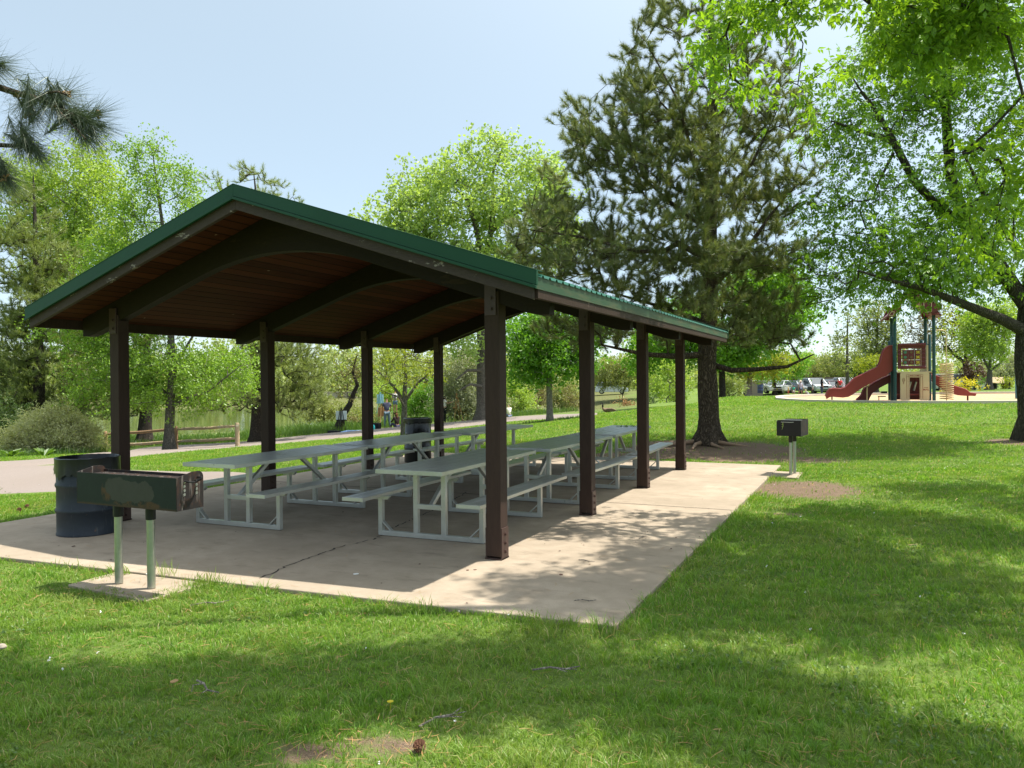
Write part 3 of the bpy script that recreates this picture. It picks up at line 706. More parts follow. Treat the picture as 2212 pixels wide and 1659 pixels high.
def bagmesh(root, Rr, Hd, drop, seed):
    rs = np.random.RandomState(seed); n = 96; ph = rs.uniform(0, 6.28, 6)
    def wob(a, k): return sum(math.sin(a * f + ph[i]) for i, f in enumerate((3, 7, 13, 23, 31, 5))) / 6 * k
    rows = [(.02, -.30 * 1, Hd - .35, .02), (Rr - .05, 0, Hd - .30, .02), (Rr - .02, 0, Hd - .05, .010), (Rr + .002, 0, Hd + .012, .004), (Rr + .016, 0, Hd + .006, .004), (Rr + .014, 0, Hd - .03, .006), (Rr + .013, 0, Hd - .09, .012), (Rr + .016, 0, Hd - drop, .02)]
    vs = []
    for j, (r, _, z, k) in enumerate(rows):
        for i in range(n):
            a = 2 * PI * i / n; rr = r + abs(wob(a, k)) * (1 if j > 3 else -1); zz = z + wob(a * 1.0 + 1, k * 1.2) * (3 if j == len(rows) - 1 else 1)
            vs.append((rr * math.cos(a), rr * math.sin(a), zz))
    fs = [(j * n + i, j * n + (i + 1) % n, (j + 1) * n + (i + 1) % n, (j + 1) * n + i) for j in range(len(rows) - 1) for i in range(n)]
    m = MB(); m.add(vs, fs); m.build('bag_liner', MT['bag'], root, smooth=True)
bagmesh(dr, Rr, Hd, .17, 4)
cn = empty('trash_can', (-8.40, 13.35, 0), 'glossy black barrel trash can with recycling stickers, standing beside the far left shelter post', 'trash can')
Rr = .272; prof = [(0.001, .004), (Rr - .004, 0), (Rr, .02)]
for zc in (.29, .58): prof += [(Rr, zc - .02), (Rr + .012, zc), (Rr, zc + .02)]
prof += [(Rr, .84), (Rr + .012, .85), (Rr + .012, .88), (Rr - .004, .88), (Rr - .004, .10)]
MT['blackpaint'] = plain('black_gloss_paint', (.007, .008, .008), .25, 0, .3, 6)
m = MB(); m.lathe(prof, 40); m.build('can_body', MT['blackpaint'], cn, smooth=True)
bagmesh(cn, Rr, .88, .07, 9)
MT['white'] = plain('white_paint', (.78, .78, .76), .4, 0, .05); MT['blue'] = plain('sticker_blue', (.06, .25, .50), .4, 0, .1)
for a0, sy in ((-118, .40), (-84, .38)):
    m = MB(); n = 8; w = 22
    for j in range(n):
        a = R(a0 - w / 2 + w * j / n); b = R(a0 - w / 2 + w * (j + 1) / n)
        for (za, zb, mi, rr) in ((sy, sy + .20, 0, .0015), (sy + .05 + .03 * abs(j - 3.5) / 3.5, sy + .16 - .03 * abs(j - 3.5) / 3.5, 1, .003)):
            if mi and j in (0, 7): continue
            q = Rr + rr; m.add([(q * math.cos(a), q * math.sin(a), za), (q * math.cos(b), q * math.sin(b), za), (q * math.cos(b), q * math.sin(b), zb), (q * math.cos(a), q * math.sin(a), zb)], [(0, 1, 2, 3)], mi)
    m.build('sticker', [MT['white'], MT['blue']], cn)

# ------------------------------------------------------------------ rail fence
MT['rail'] = m_paintwood('weathered_rail', (.36, .27, .17), (.50, .42, .32), .56, 1.2, (1, 1, 1), .75)
MT['railbrown'] = m_paintwood('brown_rail', (.24, .15, .085), (.33, .23, .15), .6, 1.2, (1, 1, 1), .75)
fb = [at(228, 980, 31), at(380, 972, 29.5), at(513, 966, 28.6)]
fc = empty('split_rail_fence', fb[1], 'low round rail fence of three posts beside the pond path, behind the bright green tree', 'fence')
def fl(p): return np.asarray(p) - fb[1]
for k, b in enumerate(fb):
    m = MB(); m.tube([fl(b + [0, 0, -.2]), fl(b + [0, 0, .5]), fl(b + [0, 0, .86]), fl(b + [0, 0, .91])], [.085, .083, .08, .05], 12, jit=.03); m.build('fence_post', MT['railbrown'] if k < 2 else MT['rail'], fc, smooth=True)
for a, b, mt in ((0, 1, 'railbrown'), (1, 2, 'rail')):
    for h, mm_ in ((.78, mt), (.32, 'rail')):
        m = MB(); P0, P1 = fl(fb[a] + [0, 0, h]), fl(fb[b] + [0, 0, h])
        m.tube([P0 + (P1 - P0) * t + np.array([0, 0, .012 * math.sin(t * 9)]) for t in np.linspace(.01, .99, 8)], [.035, .055, .058, .056, .058, .057, .055, .035], 10); m.build('rail', MT[mm_], fc, smooth=True)

# ------------------------------------------------------------------ playground
P0 = at(1975, 868.6, 27.6); PZ = P0[2] + .02
# mulch pit and kerb
front = [at(px, 829, d)[:2] for px, d in [(1682, 33.0), (1735, 29.8), (1820, 28.3), (1960, 26.9), (2100, 26.4), (2300, 26.2), (2500, 27.5)]]
back = [at(px, 829, d)[:2] for px, d in [(2560, 34), (2400, 38), (2200, 38.5), (2000, 38.5), (1880, 38), (1780, 37), (1710, 35.2)]]
ring = [np.array(p) for p in front + back]
def smooth_ring(r, n=3):
    for _ in range(n):
        o = []
        for a, b in zip(r, r[1:] + r[:1]): o += [a * .75 + b * .25, a * .25 + b * .75]
        r = o
    return r
ring = smooth_ring(ring)
m = MB(); m.add([(x, y, PZ) for x, y in ring], [tuple(range(len(ring)))]); tag(m.build('mulch', MT['mulch']), kind='structure')
MT['kerb'] = plain('kerb_concrete', (.50, .45, .38), .9, 0, .12, 3)
cen = sum(ring) / len(ring); vs = []
for p in ring:
    d = nrm(p - cen); a = p; b = p + d * .32; h = .10 if (p @ FW[:2]) > 33 else .055
    zo = min(z1(*b), PZ) - .3
    vs += [(*a, PZ - .05), (*a, PZ + h), (*b, PZ + h), (*b, zo)]
n = len(ring); fs = []
for i in range(n):
    j = (i + 1) % n
    for k in range(3): fs.append((4 * i + k, 4 * i + k + 1, 4 * j + k + 1, 4 * j + k))
m = MB(); m.add(vs, fs); tag(m.build('kerb', MT['kerb']), kind='structure')
# back walk beyond the pit
WK = [at(px, 829, d)[:2] for px, d in [(1720, 37.5), (1850, 40.6), (2000, 41.2), (2200, 41.2), (2400, 41)]]
ribbon('path', [(p[0], p[1], 1.8) for p in WK], MT['kerb'], .06)
MT['pgred'] = plain('playground_red_plastic', (.235, .028, .024), .42, 0, .15, 2, .5)
MT['pgdark'] = plain('playground_dark_red', (.125, .018, .020), .45, 0, .15, 2)
MT['pgteal'] = plain('playground_teal_post', (.012, .060, .062), .35, .1, .15, 2)
MT['pgtan'] = plain('playground_tan_plastic', (.56, .43, .26), .45, 0, .1, 2)
MT['pgtan2'] = plain('playground_tan_metal', (.52, .41, .22), .4, .2, .1, 2)
MT['tgreen'] = plain('tile_green', (.06, .17, .10), .5); MT['tyellow'] = plain('tile_yellow', (.52, .40, .03), .5)
MT['tbrown'] = plain('tile_brown', (.16, .10, .04), .5)
ay = math.atan2(R2[1], R2[0]) - R(20)
pg = empty('play_tower', (P0[0], P0[1], PZ), 'red and dark green playground tower with slides, tan door panel and pitched roof', 'playground tower', None, ay)
def zx(x, y=0.): return (x + 45 * y - 1250) / 333. / 1.12
def zz(y): return (1285 - y) / 333.
def poly(pts): return [(zx(a), zz(b)) for a, b in pts]
for x, y0, top in ((1020, 0, 215), (1485, 0, 190), (975, 1.45, 250), (1400, 1.45, 250)):
    m = MB(); m.lathe([(.057, -.1), (.057, zz(top))], 16, (zx(x, y0), y0, 0), cap1=True)
    for q in (930, 605): m.lathe([(.064, zz(q) - .02), (.075, zz(q) - .02), (.075, zz(q) + .02), (.064, zz(q) + .02)], 16, (zx(x, y0), y0, 0))
    m.build('tower_post', MT['pgteal'], pg, smooth=True)
for x, y0, top in ((985, .75, 490), (1440, .7, 480), (945, 1.9, 530), (1352, 1.9, 528)):
    m = MB(); m.lathe([(.058, -.1), (.058, zz(top) - .03), (.04, zz(top)), (.001, zz(top) + .01)], 14, (zx(x, y0), y0, 0)); m.build('tower_post', MT['pgteal'], pg, smooth=True)
m = MB(); m.box(zx(1040), zx(1470), -.03, 1.5, 1.035, 1.075); m.build('deck', MT['pgtan'], pg, bevel=.01)
m = MB(); m.box(zx(1040), zx(1470), .02, 1.45, .99, 1.03); m.build('deck_underside', MT['pgdark'], pg)
# upper panel with window of nine turning tiles
m = MB(); x0, x1, wx0, wx1 = zx(1055), zx(1390), zx(1100), zx(1338); za, zb, wz0, wz1 = zz(895), zz(590), zz(856), zz(652)
m.box(x0, x1, .0, .07, za, wz0); m.box(x0, x1, .0, .07, wz1, zb); m.box(x0, wx0, .001, .069, wz0, wz1); m.box(wx1, x1, .001, .069, wz0, wz1)
m.build('upper_panel', MT['pgdark'], pg, bevel=.02)
m = MB()
for z in np.linspace(za + .1, zb - .12, 6):
    for a, b in ((x0 + .01, wx0 - .01), (wx1 + .01, x1 - .01)): m.tube([(a, -.004, z), (b, -.004, z)], .028, 8)
m.tube([(x0, -.01, zb - .05), (x1, -.01, zb - .05)], .055, 10); m.tube([(x0, -.005, za + .05), (x1, -.005, za + .05)], .05, 10); m.build('log_rail', MT['pgdark'], pg, smooth=True)
for i, xx in enumerate((1145, 1218, 1296)):
    for j, yy in enumerate((697, 756, 818)):
        c = ('tgreen', 'tbrown', 'tyellow')[i]; cx, cz = zx(xx), zz(yy)
        m = MB(); m.box(cx - .094, cx + .094, .0, .06, cz - .088, cz + .088, 0)
        if i == 0: m.lathe([(.055, 0), (.055, .01)], 16, (0, 0, 0), cap1=True, m=1)
        elif i == 1: m.lathe([(.05, 0), (.05, .01)], 4, (0, 0, 0), cap1=True, m=1)
        if i < 2:
            k = 32 if i == 0 else 8
            for q in range(len(m.v) - k, len(m.v)): vx, vy, vz = m.v[q]; m.v[q] = (cx + vx, -.001 - vz, cz + vy)
        else:
            for s in (-1, 1): m.bar((cx - .05, -.006, cz - s * .045), (cx + .05, -.006, cz + s * .045), .01, .04, (1, 0, 0), 1)
        m.build('game_tile', [MT['pgdark'], MT[c]], pg, bevel=.004)
m = MB()
for xx in (1181, 1256): m.tube([(zx(xx), .03, wz0), (zx(xx), .03, wz1)], .012, 6)
m.build('tile_rod', MT['galv'], pg)
# door panel
m = MB(); a, b, c, d = zx(1082), zx(1430), zz(1270), zz(938); e, f_, g_ = zx(1195), zx(1316), zz(1000)
r = .05
po = [(a + r * .3, c), (e, c), (e, g_), (f_, g_), (f_, c), (b - r * .3, c), (b, c + r)] + [(b - r + r * math.cos(t), d - r + r * math.sin(t)) for t in np.linspace(0, PI / 2, 5)] + [(a + r - r * math.sin(t), d - r + r * math.cos(t)) for t in np.linspace(0, PI / 2, 5)] + [(a, c + r)]
m.prism(po, -.03, .02, 'y'); dp = m.build('door_panel', MT['pgtan'], pg)
m = MB()
def line(x0_, y0_, x1_, y1_, w=.012): m.bar((zx(x0_), -.033, zz(y0_)), (zx(x1_), -.033, zz(y1_)), .006, w, (0, 0, 1) if y0_ == y1_ else (1, 0, 0))
line(1160, 990, 1160, 1250); line(1186, 990, 1186, 1240, .008); line(1350, 990, 1350, 1250); line(1326, 990, 1326, 1240, .008)
line(1188, 965, 1322, 965, .006); line(1188, 984, 1322, 984, .006); line(1362, 1119, 1414, 1119, .014); line(1190, 997, 1320, 997, .008)
for cx in (1170, 1338):
    for u, v_, p_, q_ in ((-14, -12, 14, -12), (-14, 12, 14, 12), (-14, -12, -14, 12), (14, -12, 14, 12)): line(cx + u, 975 + v_, cx + p_, 975 + q_, .007)
for k in range(16):
    t0, t1 = 2 * PI * k / 16, 2 * PI * (k + 1) / 16
    for rs in (1, .55): line(1122 + 15 * rs * math.cos(t0), 1027 + 22 * rs * math.sin(t0), 1122 + 15 * rs * math.cos(t1), 1027 + 22 * rs * math.sin(t1) + .01, .007)
line(1122, 1049, 1122, 1075, .014)
m.build('door_print', MT['pgred'], dp)
def text(s, x, z, size, parent, mat, y=-.031, bold=0):
    cu = bpy.data.curves.new('lettering', 'FONT'); cu.body = s; cu.size = size; cu.align_x = 'CENTER'; cu.extrude = .001; cu.offset = bold
    ob = bpy.data.objects.new('lettering', cu); COL.objects.link(ob); ob.parent = parent; ob.location = (x, y, z); ob.rotation_euler = (PI / 2, 0, 0)
    bpy.context.view_layer.update(); me = bpy.data.meshes.new_from_object(ob.evaluated_get(bpy.context.evaluated_depsgraph_get())); bpy.data.objects.remove(ob)
    me.materials.clear(); me.materials.append(mat); ob = bpy.data.objects.new('lettering', me); COL.objects.link(ob); ob.parent = parent; ob.location = (x, y, z); ob.rotation_euler = (PI / 2, 0, 0)
text('WELCOME', zx(1254), zz(983), .066, dp, MT['pgred'], bold=.001); text('MAIL', zx(1391), zz(1153), .088, dp, MT['pgred'], bold=.0015)
# inner climber wall seen through the door
m = MB(); m.box(zx(1060), zx(1460), .7, .74, .05, 1.0); m.build('rear_wall', MT['pgdark'], pg)
m = MB(); m.box(zx(1060), zx(1460), .25, .6, .22, .27); m.build('inner_seat', MT['pgred'], pg)
for xx in (1225, 1290):
    m = MB(); m.tube([(zx(xx) - .03, .685, .38), (zx(xx) + .05, .685, .70)], .035, 8); m.build('climber_slot', MT['galv'], pg)
# side panels, tan edge
m = MB(); m.box(zx(1398), zx(1420), .02, 1.4, 1.08, zz(615)); m.build('side_panel', MT['pgtan'], pg, bevel=.01)
m = MB(); m.tube([(zx(1418), .05, zz(600)), (zx(1418), .05, zz(500)), (zx(1428), .05, zz(484)), (zx(1448), .05, zz(478)), (zx(1460), .05, zz(500)), (zx(1460), .05, zz(600))], .012, 8); m.build('grab_rail', MT['pgtan2'], pg, smooth=True)
# roof
def roofpiece():
    xl, xr = zx(905), zx(1562); ze = zz(262); zr = zz(-90); xm = (xl + xr) / 2
    for s, xe in ((-1, xl), (1, xr)):
        m = MB(); prof = [(xm, zr), (xm + s * .30, zr - .50), (xm + s * .62, zr - .83), (xe, ze - .02)]
        pr2 = [(p[0] - s * .02, p[1] - .06) for p in prof]
        m.prism(prof + pr2[::-1], -.28, 1.75, 'y'); m.build('roof', MT['pgdark'], pg)
    for y in (-.30, 1.74):
        for s, xe in ((-1, xl), (1, xr)):
            m = MB(); inner = [(xe + s * -.06, ze), (xe - s * .30, ze - .03), (xe - s * .42, ze + .42), (xe - s * .30, ze + .52)]
            m.prism(inner, y, y + .05, 'y'); m.build('gable_corner', MT['pgdark'], pg)
            m = MB(); q = [(xe - s * .10, ze + .035), (xe - s * .28, ze + .005), (xe - s * .37, ze + .36)]
            m.tube([(q[0][0], y - .01, q[0][1]), (q[1][0], y - .01, q[1][1]), (q[2][0], y - .01, q[2][1])], .014, 6); m.build('trim', MT['pgred'], pg)
def gablebox():
    for po, ti in (([(1320, 70), (1345, 260), (1450, 250), (1562, 205), (1566, 150), (1440, 105)], [(1345, 95), (1362, 238), (1440, 228), (1438, 120)]), ([(905, 285), (1000, 272), (1075, 200), (1110, 60), (1010, 110), (950, 200)], [(935, 262), (990, 258), (1000, 215), (962, 218)])):
        m = MB(); m.prism([(zx(a), zz(b)) for a, b in po], -.36, -.30, 'y'); m.build('gable_panel', MT['pgdark'], pg, bevel=.01)
        m = MB()
        for (a, b), (c, d) in zip(ti, ti[1:] + ti[:1]): m.bar((zx(a), -.365, zz(b)), (zx(c), -.365, zz(d)), .02, .03, (0, 1, 0))
        m.build('trim', MT['pgtan'], pg)
roofpiece(); gablebox()
# slides
def slide(top, bot, y0, y1, mat, name, bedfrac=.35):
    """top and bottom outline as pixel lists with the same count"""
    s = empty_part = None
    n = len(top); t = .035
    ym = (y0 + y1) / 2; tp_ = [(zx(a, ym), zz(b)) for a, b in top]; bp = [(zx(a, ym), zz(b)) for a, b in bot]; m = MB()
    for ya, yb in ((y0, y0 + t), (y1 - t, y1)):
        m.prism(tp_ + bp[::-1], ya, yb, 'y')
    bed = [((a[0] + b[0]) / 2 * 1, b[1] + (a[1] - b[1]) * bedfrac) for a, b in zip(tp_, bp)]
    vs = [(a, y0 + t * .5, b) for a, b in bed] + [(a, y1 - t * .5, b) for a, b in bed]
    vs += [(a, y0 + t * .5, b - .03) for a, b in bed] + [(a, y1 - t * .5, b - .03) for a, b in bed]
    fs = []
    for i in range(n - 1): fs += [(i, i + 1, n + i + 1, n + i), (2 * n + i, 3 * n + i, 3 * n + i + 1, 2 * n + i + 1)]
    m.add(vs, fs)
    for ya in (y0 + t / 2, y1 - t / 2): m.tube([(a, ya, b) for a, b in tp_], .028, 8)
    return m.build(name, mat, pg, smooth=True)
slide([(978, 612), (935, 614), (885, 655), (852, 730), (836, 800), (800, 868), (700, 915), (600, 963), (510, 1005), (440, 1075), (390, 1120), (330, 1133), (250, 1128), (190, 1135), (155, 1180), (140, 1225)],
      [(978, 905), (960, 925), (930, 950), (900, 975), (860, 985), (820, 1000), (720, 1060), (640, 1100), (570, 1140), (500, 1190), (430, 1230), (360, 1240), (280, 1235), (215, 1228), (180, 1238), (150, 1258)], .15, .72, MT['pgred'], 'slide')
slide([(965, 962), (860, 1005), (760, 1055), (690, 1098), (625, 1128), (605, 1165), (590, 1215), (555, 1250), (520, 1278)],
      [(965, 1050), (900, 1080), (820, 1120), (760, 1160), (715, 1195), (690, 1240), (672, 1280), (600, 1284), (530, 1284)], .95, 1.5, MT['pgdark'], 'slide')
slide([(1440, 962), (1500, 980), (1560, 1000), (1640, 1060), (1720, 1105), (1800, 1130), (1860, 1150), (1910, 1190), (1985, 1200)],
      [(1440, 1010), (1500, 1065), (1560, 1110), (1640, 1165), (1720, 1200), (1800, 1220), (1860, 1224), (1920, 1224), (1975, 1226)], .8, 1.35, MT['pgred'], 'slide')
for x, y, top, mt, rr in ((222, .43, 1228, 'sootplain', .025), (670, .35, 1108, 'pgtan2', .024), (1901, 1.07, 1222, 'pgdark', .03)):
    m = MB(); m.lathe([(rr, -.1), (rr, zz(top))], 10, (zx(x, y), y, 0), cap1=True)
    if x == 670: m.bar((zx(620), y, zz(1090)), (zx(715), y, zz(1100)), .03, .03)
    m.build('slide_support', MT[mt], pg)
# coil climber
m = MB(); m.tube([(zx(1430), .3, zz(470)), (zx(1424), .3, zz(455)), (zx(1432), .3, zz(440)), (zx(1600), .3, zz(436)), (zx(1632), .3, zz(446)), (zx(1648), .3, zz(470)), (zx(1650), .3, -.05)], .018, 10); m.build('climber_pole', MT['pgtan2'], pg, smooth=True)
m = MB(); pts = []
T = 17
for k in range(T * 22):
    a = 2 * PI * k / 22; pts.append((zx(1650) + .215 * math.cos(a), .3 + .215 * math.sin(a), zz(1262) + (zz(830) - zz(1262)) * k / (T * 22)))
m.tube(pts, .015, 7); m.build('coil_climber', MT['pgtan2'], pg, smooth=True)
m = MB(); m.box(zx(848), zx(942), .9, 1.2, zz(1238), zz(1226)); m.bar((zx(858), 1.05, -.02), (zx(858), 1.05, zz(1238)), .03, .03); m.build('step_plate', MT['pgtan'], pg)
m = MB(); m.box(zx(900), zx(975), 1.3, 1.6, zz(1195), zz(1170)); m.build('step_plate', MT['sootplain'], pg)
# steel post beyond
b = at(2197, 868, 30); m = MB(); m.lathe([(.065, -.2), (.065, 2.32), (.04, 2.36), (.001, 2.37)], 14); m.lathe([(.075, 1.9), (.075, 1.98)], 14)
MT['pgblue'] = plain('playground_blue_post', (.06, .17, .24), .4, .1)
o = m.build('swing_post', MT['pgblue'], smooth=True); o.location = b; tag(o, 'blue steel playground post just left of the large ash trunk', 'post')
# park bench at far right
b = at(2160, 839.5, 60); bn = empty('park_bench', b, 'tan park bench on the walk beyond the playground, seen end on', 'bench', None, R(50))
m = MB(); m.box(-.9, .9, -.25, .25, .42, .47); m.build('seat', MT['pgtan'], bn); m = MB(); m.hexa([(-.9, .22, .48), (.9, .22, .48), (.9, .27, .48), (-.9, .27, .48), (-.9, .34, .90), (.9, .34, .90), (.9, .38, .90), (-.9, .38, .90)]); m.build('backrest', MT['pgtan'], bn)
for s in (-1, 1): m = MB(); m.bar((s * .6, 0, -.1), (s * .6, 0, .42), .08, .3); m.build('leg', MT['sootplain'], bn)
# ------------------------------------------------------------------ people
MC = {}
def cm(c, rough=.8):
    k = tuple(round(x, 3) for x in c)
    if k not in MC: MC[k] = plain('cloth_%d' % len(MC), c, rough, 0, .12, 20, .2)
    return MC[k]
SKIN = (.42, .24, .16)
def skinmesh(name, J, E_, mat, parent, sub=1, root=None):
    bm = bmesh.new(); ly = bm.verts.layers.skin.verify(); vv = {}
    for k in J:
        if any(k in e for e in E_):
            p, r = J[k]; v = bm.verts.new([float(c) for c in p]); rr = r if hasattr(r, '__len__') else (r, r); v[ly].radius = rr; vv[k] = v
    vv[root or E_[0][0]][ly].use_root = True
    for a, b in E_: bm.edges.new((vv[a], vv[b]))
    me = bpy.data.meshes.new(name); bm.to_mesh(me); bm.free(); me.materials.append(mat)
    o = bpy.data.objects.new(name, me); COL.objects.link(o); o.parent = parent
    s = o.modifiers.new('skin', 'SKIN'); s.use_smooth_shade = True
    if sub: q = o.modifiers.new('sub', 'SUBSURF'); q.levels = sub; q.render_levels = sub
    return o
def person(pos, h, face, pose, shirt, pants, label, hair=(.03, .02, .015), shoes=(.03, .03, .03), skin=SKIN, sleeves='short', shorts=False, hat=None, longhair=False, pack=None, group=None, skirt=False):
    """face: heading angle (rad) the person looks towards, measured like atan2 in world XY"""
    r = empty('person', pos, label, 'person', group, face - PI / 2); k = h / 1.75; r.scale = (k, k, k)
    s = pose
    hipz = s.get('hip', .92); lean = s.get('lean', 0.); hy = s.get('hy', 0.)
    A = np.array
    pel = A([0, hy, hipz]); ch = pel + A([0, math.sin(lean) * .38, math.cos(lean) * .38]); nk = pel + A([0, math.sin(lean) * .56, math.cos(lean) * .56])
    hd = nk + A([0, .02 + math.sin(lean + s.get('nod', 0)) * .10, .10]); tp_ = hd + A([0, .01 + math.sin(s.get('nod', 0)) * .05, .12])
    J = {'pel': (pel, (.135, .10)), 'wa': (pel * .5 + ch * .5, (.12, .095)), 'ch': (ch, (.15, .11)), 'nk0': (nk - A([0, 0, .03]), (.06, .06)), 'nk': (nk + A([0, .01, .035]), (.048, .05)), 'hd': (hd + A([0, .0, .01]), (.074, .085)), 'fc': (hd + A([0, .015, .07]), (.078, .095)), 'tp': (tp_, (.055, .065)), 'nose': (hd + A([0, .105, .035]), (.012, .014))}
    E_ = [('pel', 'wa'), ('wa', 'ch'), ('ch', 'nk0'), ('nk0', 'nk'), ('nk', 'hd'), ('hd', 'fc'), ('fc', 'tp'), ('hd', 'nose')]
    arms = s.get('arms', ((.06, 0, -.27, .03, .03, -.25), (.06, 0, -.27, .03, .03, -.25)))
    legs = s.get('legs', ((0, .0, -.43, 0, 0, -.42), (0, .0, -.43, 0, 0, -.42)))
    SE = []; SJ = {}; PJ = {}; PE = []
    for sd, nm in ((-1, 'l'), (1, 'r')):
        a = arms[0 if sd < 0 else 1]; sh_ = nk + A([sd * .175, math.sin(lean) * -.04, -.06])
        el = sh_ + A([sd * a[0], a[1], a[2]]); wr = el + A([sd * a[3], a[4], a[5]]); dr_ = nrm(wr - el)
        sidev = nrm(np.cross(dr_, [0, 1, .01]))
        J['sh' + nm] = (sh_, .058); J['el' + nm] = (el, .042); J['wr' + nm] = (wr, (.028, .026)); J['pa' + nm] = (wr + dr_ * .07, (.036, .018))
        E_ += [('ch', 'sh' + nm), ('sh' + nm, 'el' + nm), ('el' + nm, 'wr' + nm), ('wr' + nm, 'pa' + nm)]
        for q in range(4):
            off = (q - 1.5) * .019; ln = (.060, .072, .068, .052)[q]
            J['f%d%s' % (q, nm)] = (wr + dr_ * .105 + sidev * off, .0085); J['g%d%s' % (q, nm)] = (wr + dr_ * (.105 + ln) + sidev * off * 1.15 + A([0, .012, 0]), .007)
            E_ += [('pa' + nm, 'f%d%s' % (q, nm)), ('f%d%s' % (q, nm), 'g%d%s' % (q, nm))]
        J['t' + nm] = (wr + dr_ * .075 + sidev * .05 * (-1) + A([0, .01, 0]), .009); E_.append(('wr' + nm, 't' + nm))
        l = legs[0 if sd < 0 else 1]; hp = pel + A([sd * .09, 0, -.04]); kn = hp + A([sd * l[0], l[1], l[2]]); an = kn + A([sd * l[3], l[4], l[5]])
        J['hp' + nm] = (hp, .092); J['kn' + nm] = (kn, .058); J['an' + nm] = (an, .037); J['he' + nm] = (an + A([0, -.03, -.035]), .032); J['to' + nm] = (an + A([0, .15, -.045]), (.040, .024))
        E_ += [('pel', 'hp' + nm), ('hp' + nm, 'kn' + nm), ('kn' + nm, 'an' + nm), ('an' + nm, 'to' + nm)]
        SJ.update({'sh' + nm: (sh_, .075), 'e1' + nm: (sh_ * .35 + el * .65, .064), 'el' + nm: (el, .056), 'wr' + nm: (wr, .040)})
        SE += [('ch', 'sh' + nm), ('sh' + nm, 'e1' + nm)] + ([('e1' + nm, 'el' + nm), ('el' + nm, 'wr' + nm)] if sleeves == 'long' else [])
        PJ.update({'hp' + nm: (hp, .108), 'k1' + nm: (hp * .4 + kn * .6, .092), 'kn' + nm: (kn, .074), 'an' + nm: (an + A([0, 0, .03]), .058)})
        PE += [('pel', 'hp' + nm), ('hp' + nm, 'k1' + nm)] + ([] if shorts else [('k1' + nm, 'kn' + nm), ('kn' + nm, 'an' + nm)])
        m = MB(); f = an + A([0, 0, -.035]); m.hexa([f + A(p) for p in ((-.045, -.07, -.035), (.045, -.07, -.035), (.048, .19, -.035), (-.048, .19, -.035), (-.035, -.06, .045), (.035, -.06, .045), (.036, .12, .02), (-.036, .12, .02))]); m.build('shoe', cm(shoes), r, bevel=.012)
    skinmesh('body', J, E_, cm(skin, .6), r, 1, 'pel')
    SJ.update({'pel': (pel + A([0, 0, .02]), (.155, .125)), 'wa': (pel * .5 + ch * .5, (.148, .12)), 'ch': (ch, (.172, .132)), 'nk': (nk - A([0, 0, .02]), (.075, .075))})
    skinmesh('shirt', SJ, [('pel', 'wa'), ('wa', 'ch'), ('ch', 'nk')] + SE, cm(shirt), r, 1, 'pel')
    PJ['pel'] = (pel + A([0, 0, -.0]), (.15, .118))
    skinmesh('trousers', PJ, PE, cm(pants), r, 1, 'pel')
    hj = {'a': (hd + A([0, -.02, .05]), (.088, .095)), 'b': (tp_ + A([0, -.01, .0]), (.070, .08)), 'c': (nk + A([0, -.06, .03]), .06), 'd': (nk + A([0, -.09, -.12]), .07)}
    skinmesh('hair', hj, [('a', 'b')] + ([('a', 'c'), ('c', 'd')] if longhair else []), cm(hair), r, 1, 'a')
    if hat:
        m = MB(); m.lathe([(.20, .07), (.12, .09), (.105, .10), (.10, .18), (.07, .20), (.001, .205)], 18, tuple(hd)); m.build('hat', cm(hat), r, smooth=True)
    if pack:
        m = MB(); c = ch + A([0, -.19, .0]); m.box(c[0] - .14, c[0] + .14, c[1] - .07, c[1] + .09, c[2] - .2, c[2] + .16); m.build('backpack', cm(pack), r, bevel=.04)
        m = MB(); m.box(c[0] - .10, c[0] + .10, c[1] - .11, c[1] - .06, c[2] - .17, c[2] - .0); m.build('backpack', cm(tuple(x * .3 for x in pack)), r, bevel=.02)
    for sd in (-1, 1):
        m = MB(); e = hd + A([sd * .032, .088, .06]); m.lathe([(.001, -.008), (.008, 0), (.001, .008)], 8, tuple(e)); m.build('eye', cm((.02, .015, .01)), r)
    return r
def feet(px, py, d): return at(px, py, d)
def gz(p): return np.array([p[0], p[1], z1(p[0], p[1])])
away = math.atan2(FW[1], FW[0]); LEFT = away + PI / 2; RIGHT = away - PI / 2; TOCAM = away + PI
walk = dict(legs=((.0, .12, -.42, 0, -.05, -.43), (.0, -.10, -.42, 0, -.12, -.41)), arms=((.06, .08, -.26, .0, .12, -.22), (.06, -.08, -.26, .0, .05, -.25)))
stand = {}
paint = dict(lean=.10, nod=.3, arms=((.05, .14, -.22, -.05, .24, -.02), (.07, .06, -.26, .0, .20, -.12)), legs=((.02, .01, -.43, .02, -.01, -.42), (.05, .03, -.43, .05, .0, -.42)))
point = dict(arms=((.20, .10, -.16, .16, .14, -.12), (.05, 0, -.27, .02, .03, -.25)))
sit = dict(hip=.12, hy=0., lean=.15, nod=.25, legs=((.08, .34, .18, .0, .12, -.26), (.10, .36, .16, .0, .12, -.25)), arms=((.05, .14, -.22, -.04, .22, -.06), (.05, .14, -.22, -.04, .22, -.06)))
crouch = dict(hip=.35, lean=.7, nod=.5, legs=((.08, .30, .05, 0, -.16, -.31), (.08, .28, .05, 0, -.16, -.31)), arms=((.02, .18, -.2, 0, .08, -.22), (.02, .18, -.2, 0, .08, -.22)))
person(gz(feet(836, 923.5, 46)), 1.80, away + R(15), paint, (.075, .080, .135), (.13, .19, .25), 'person in navy T-shirt and faded jeans bent towards an easel', sleeves='short', shoes=(.06, .06, .07))
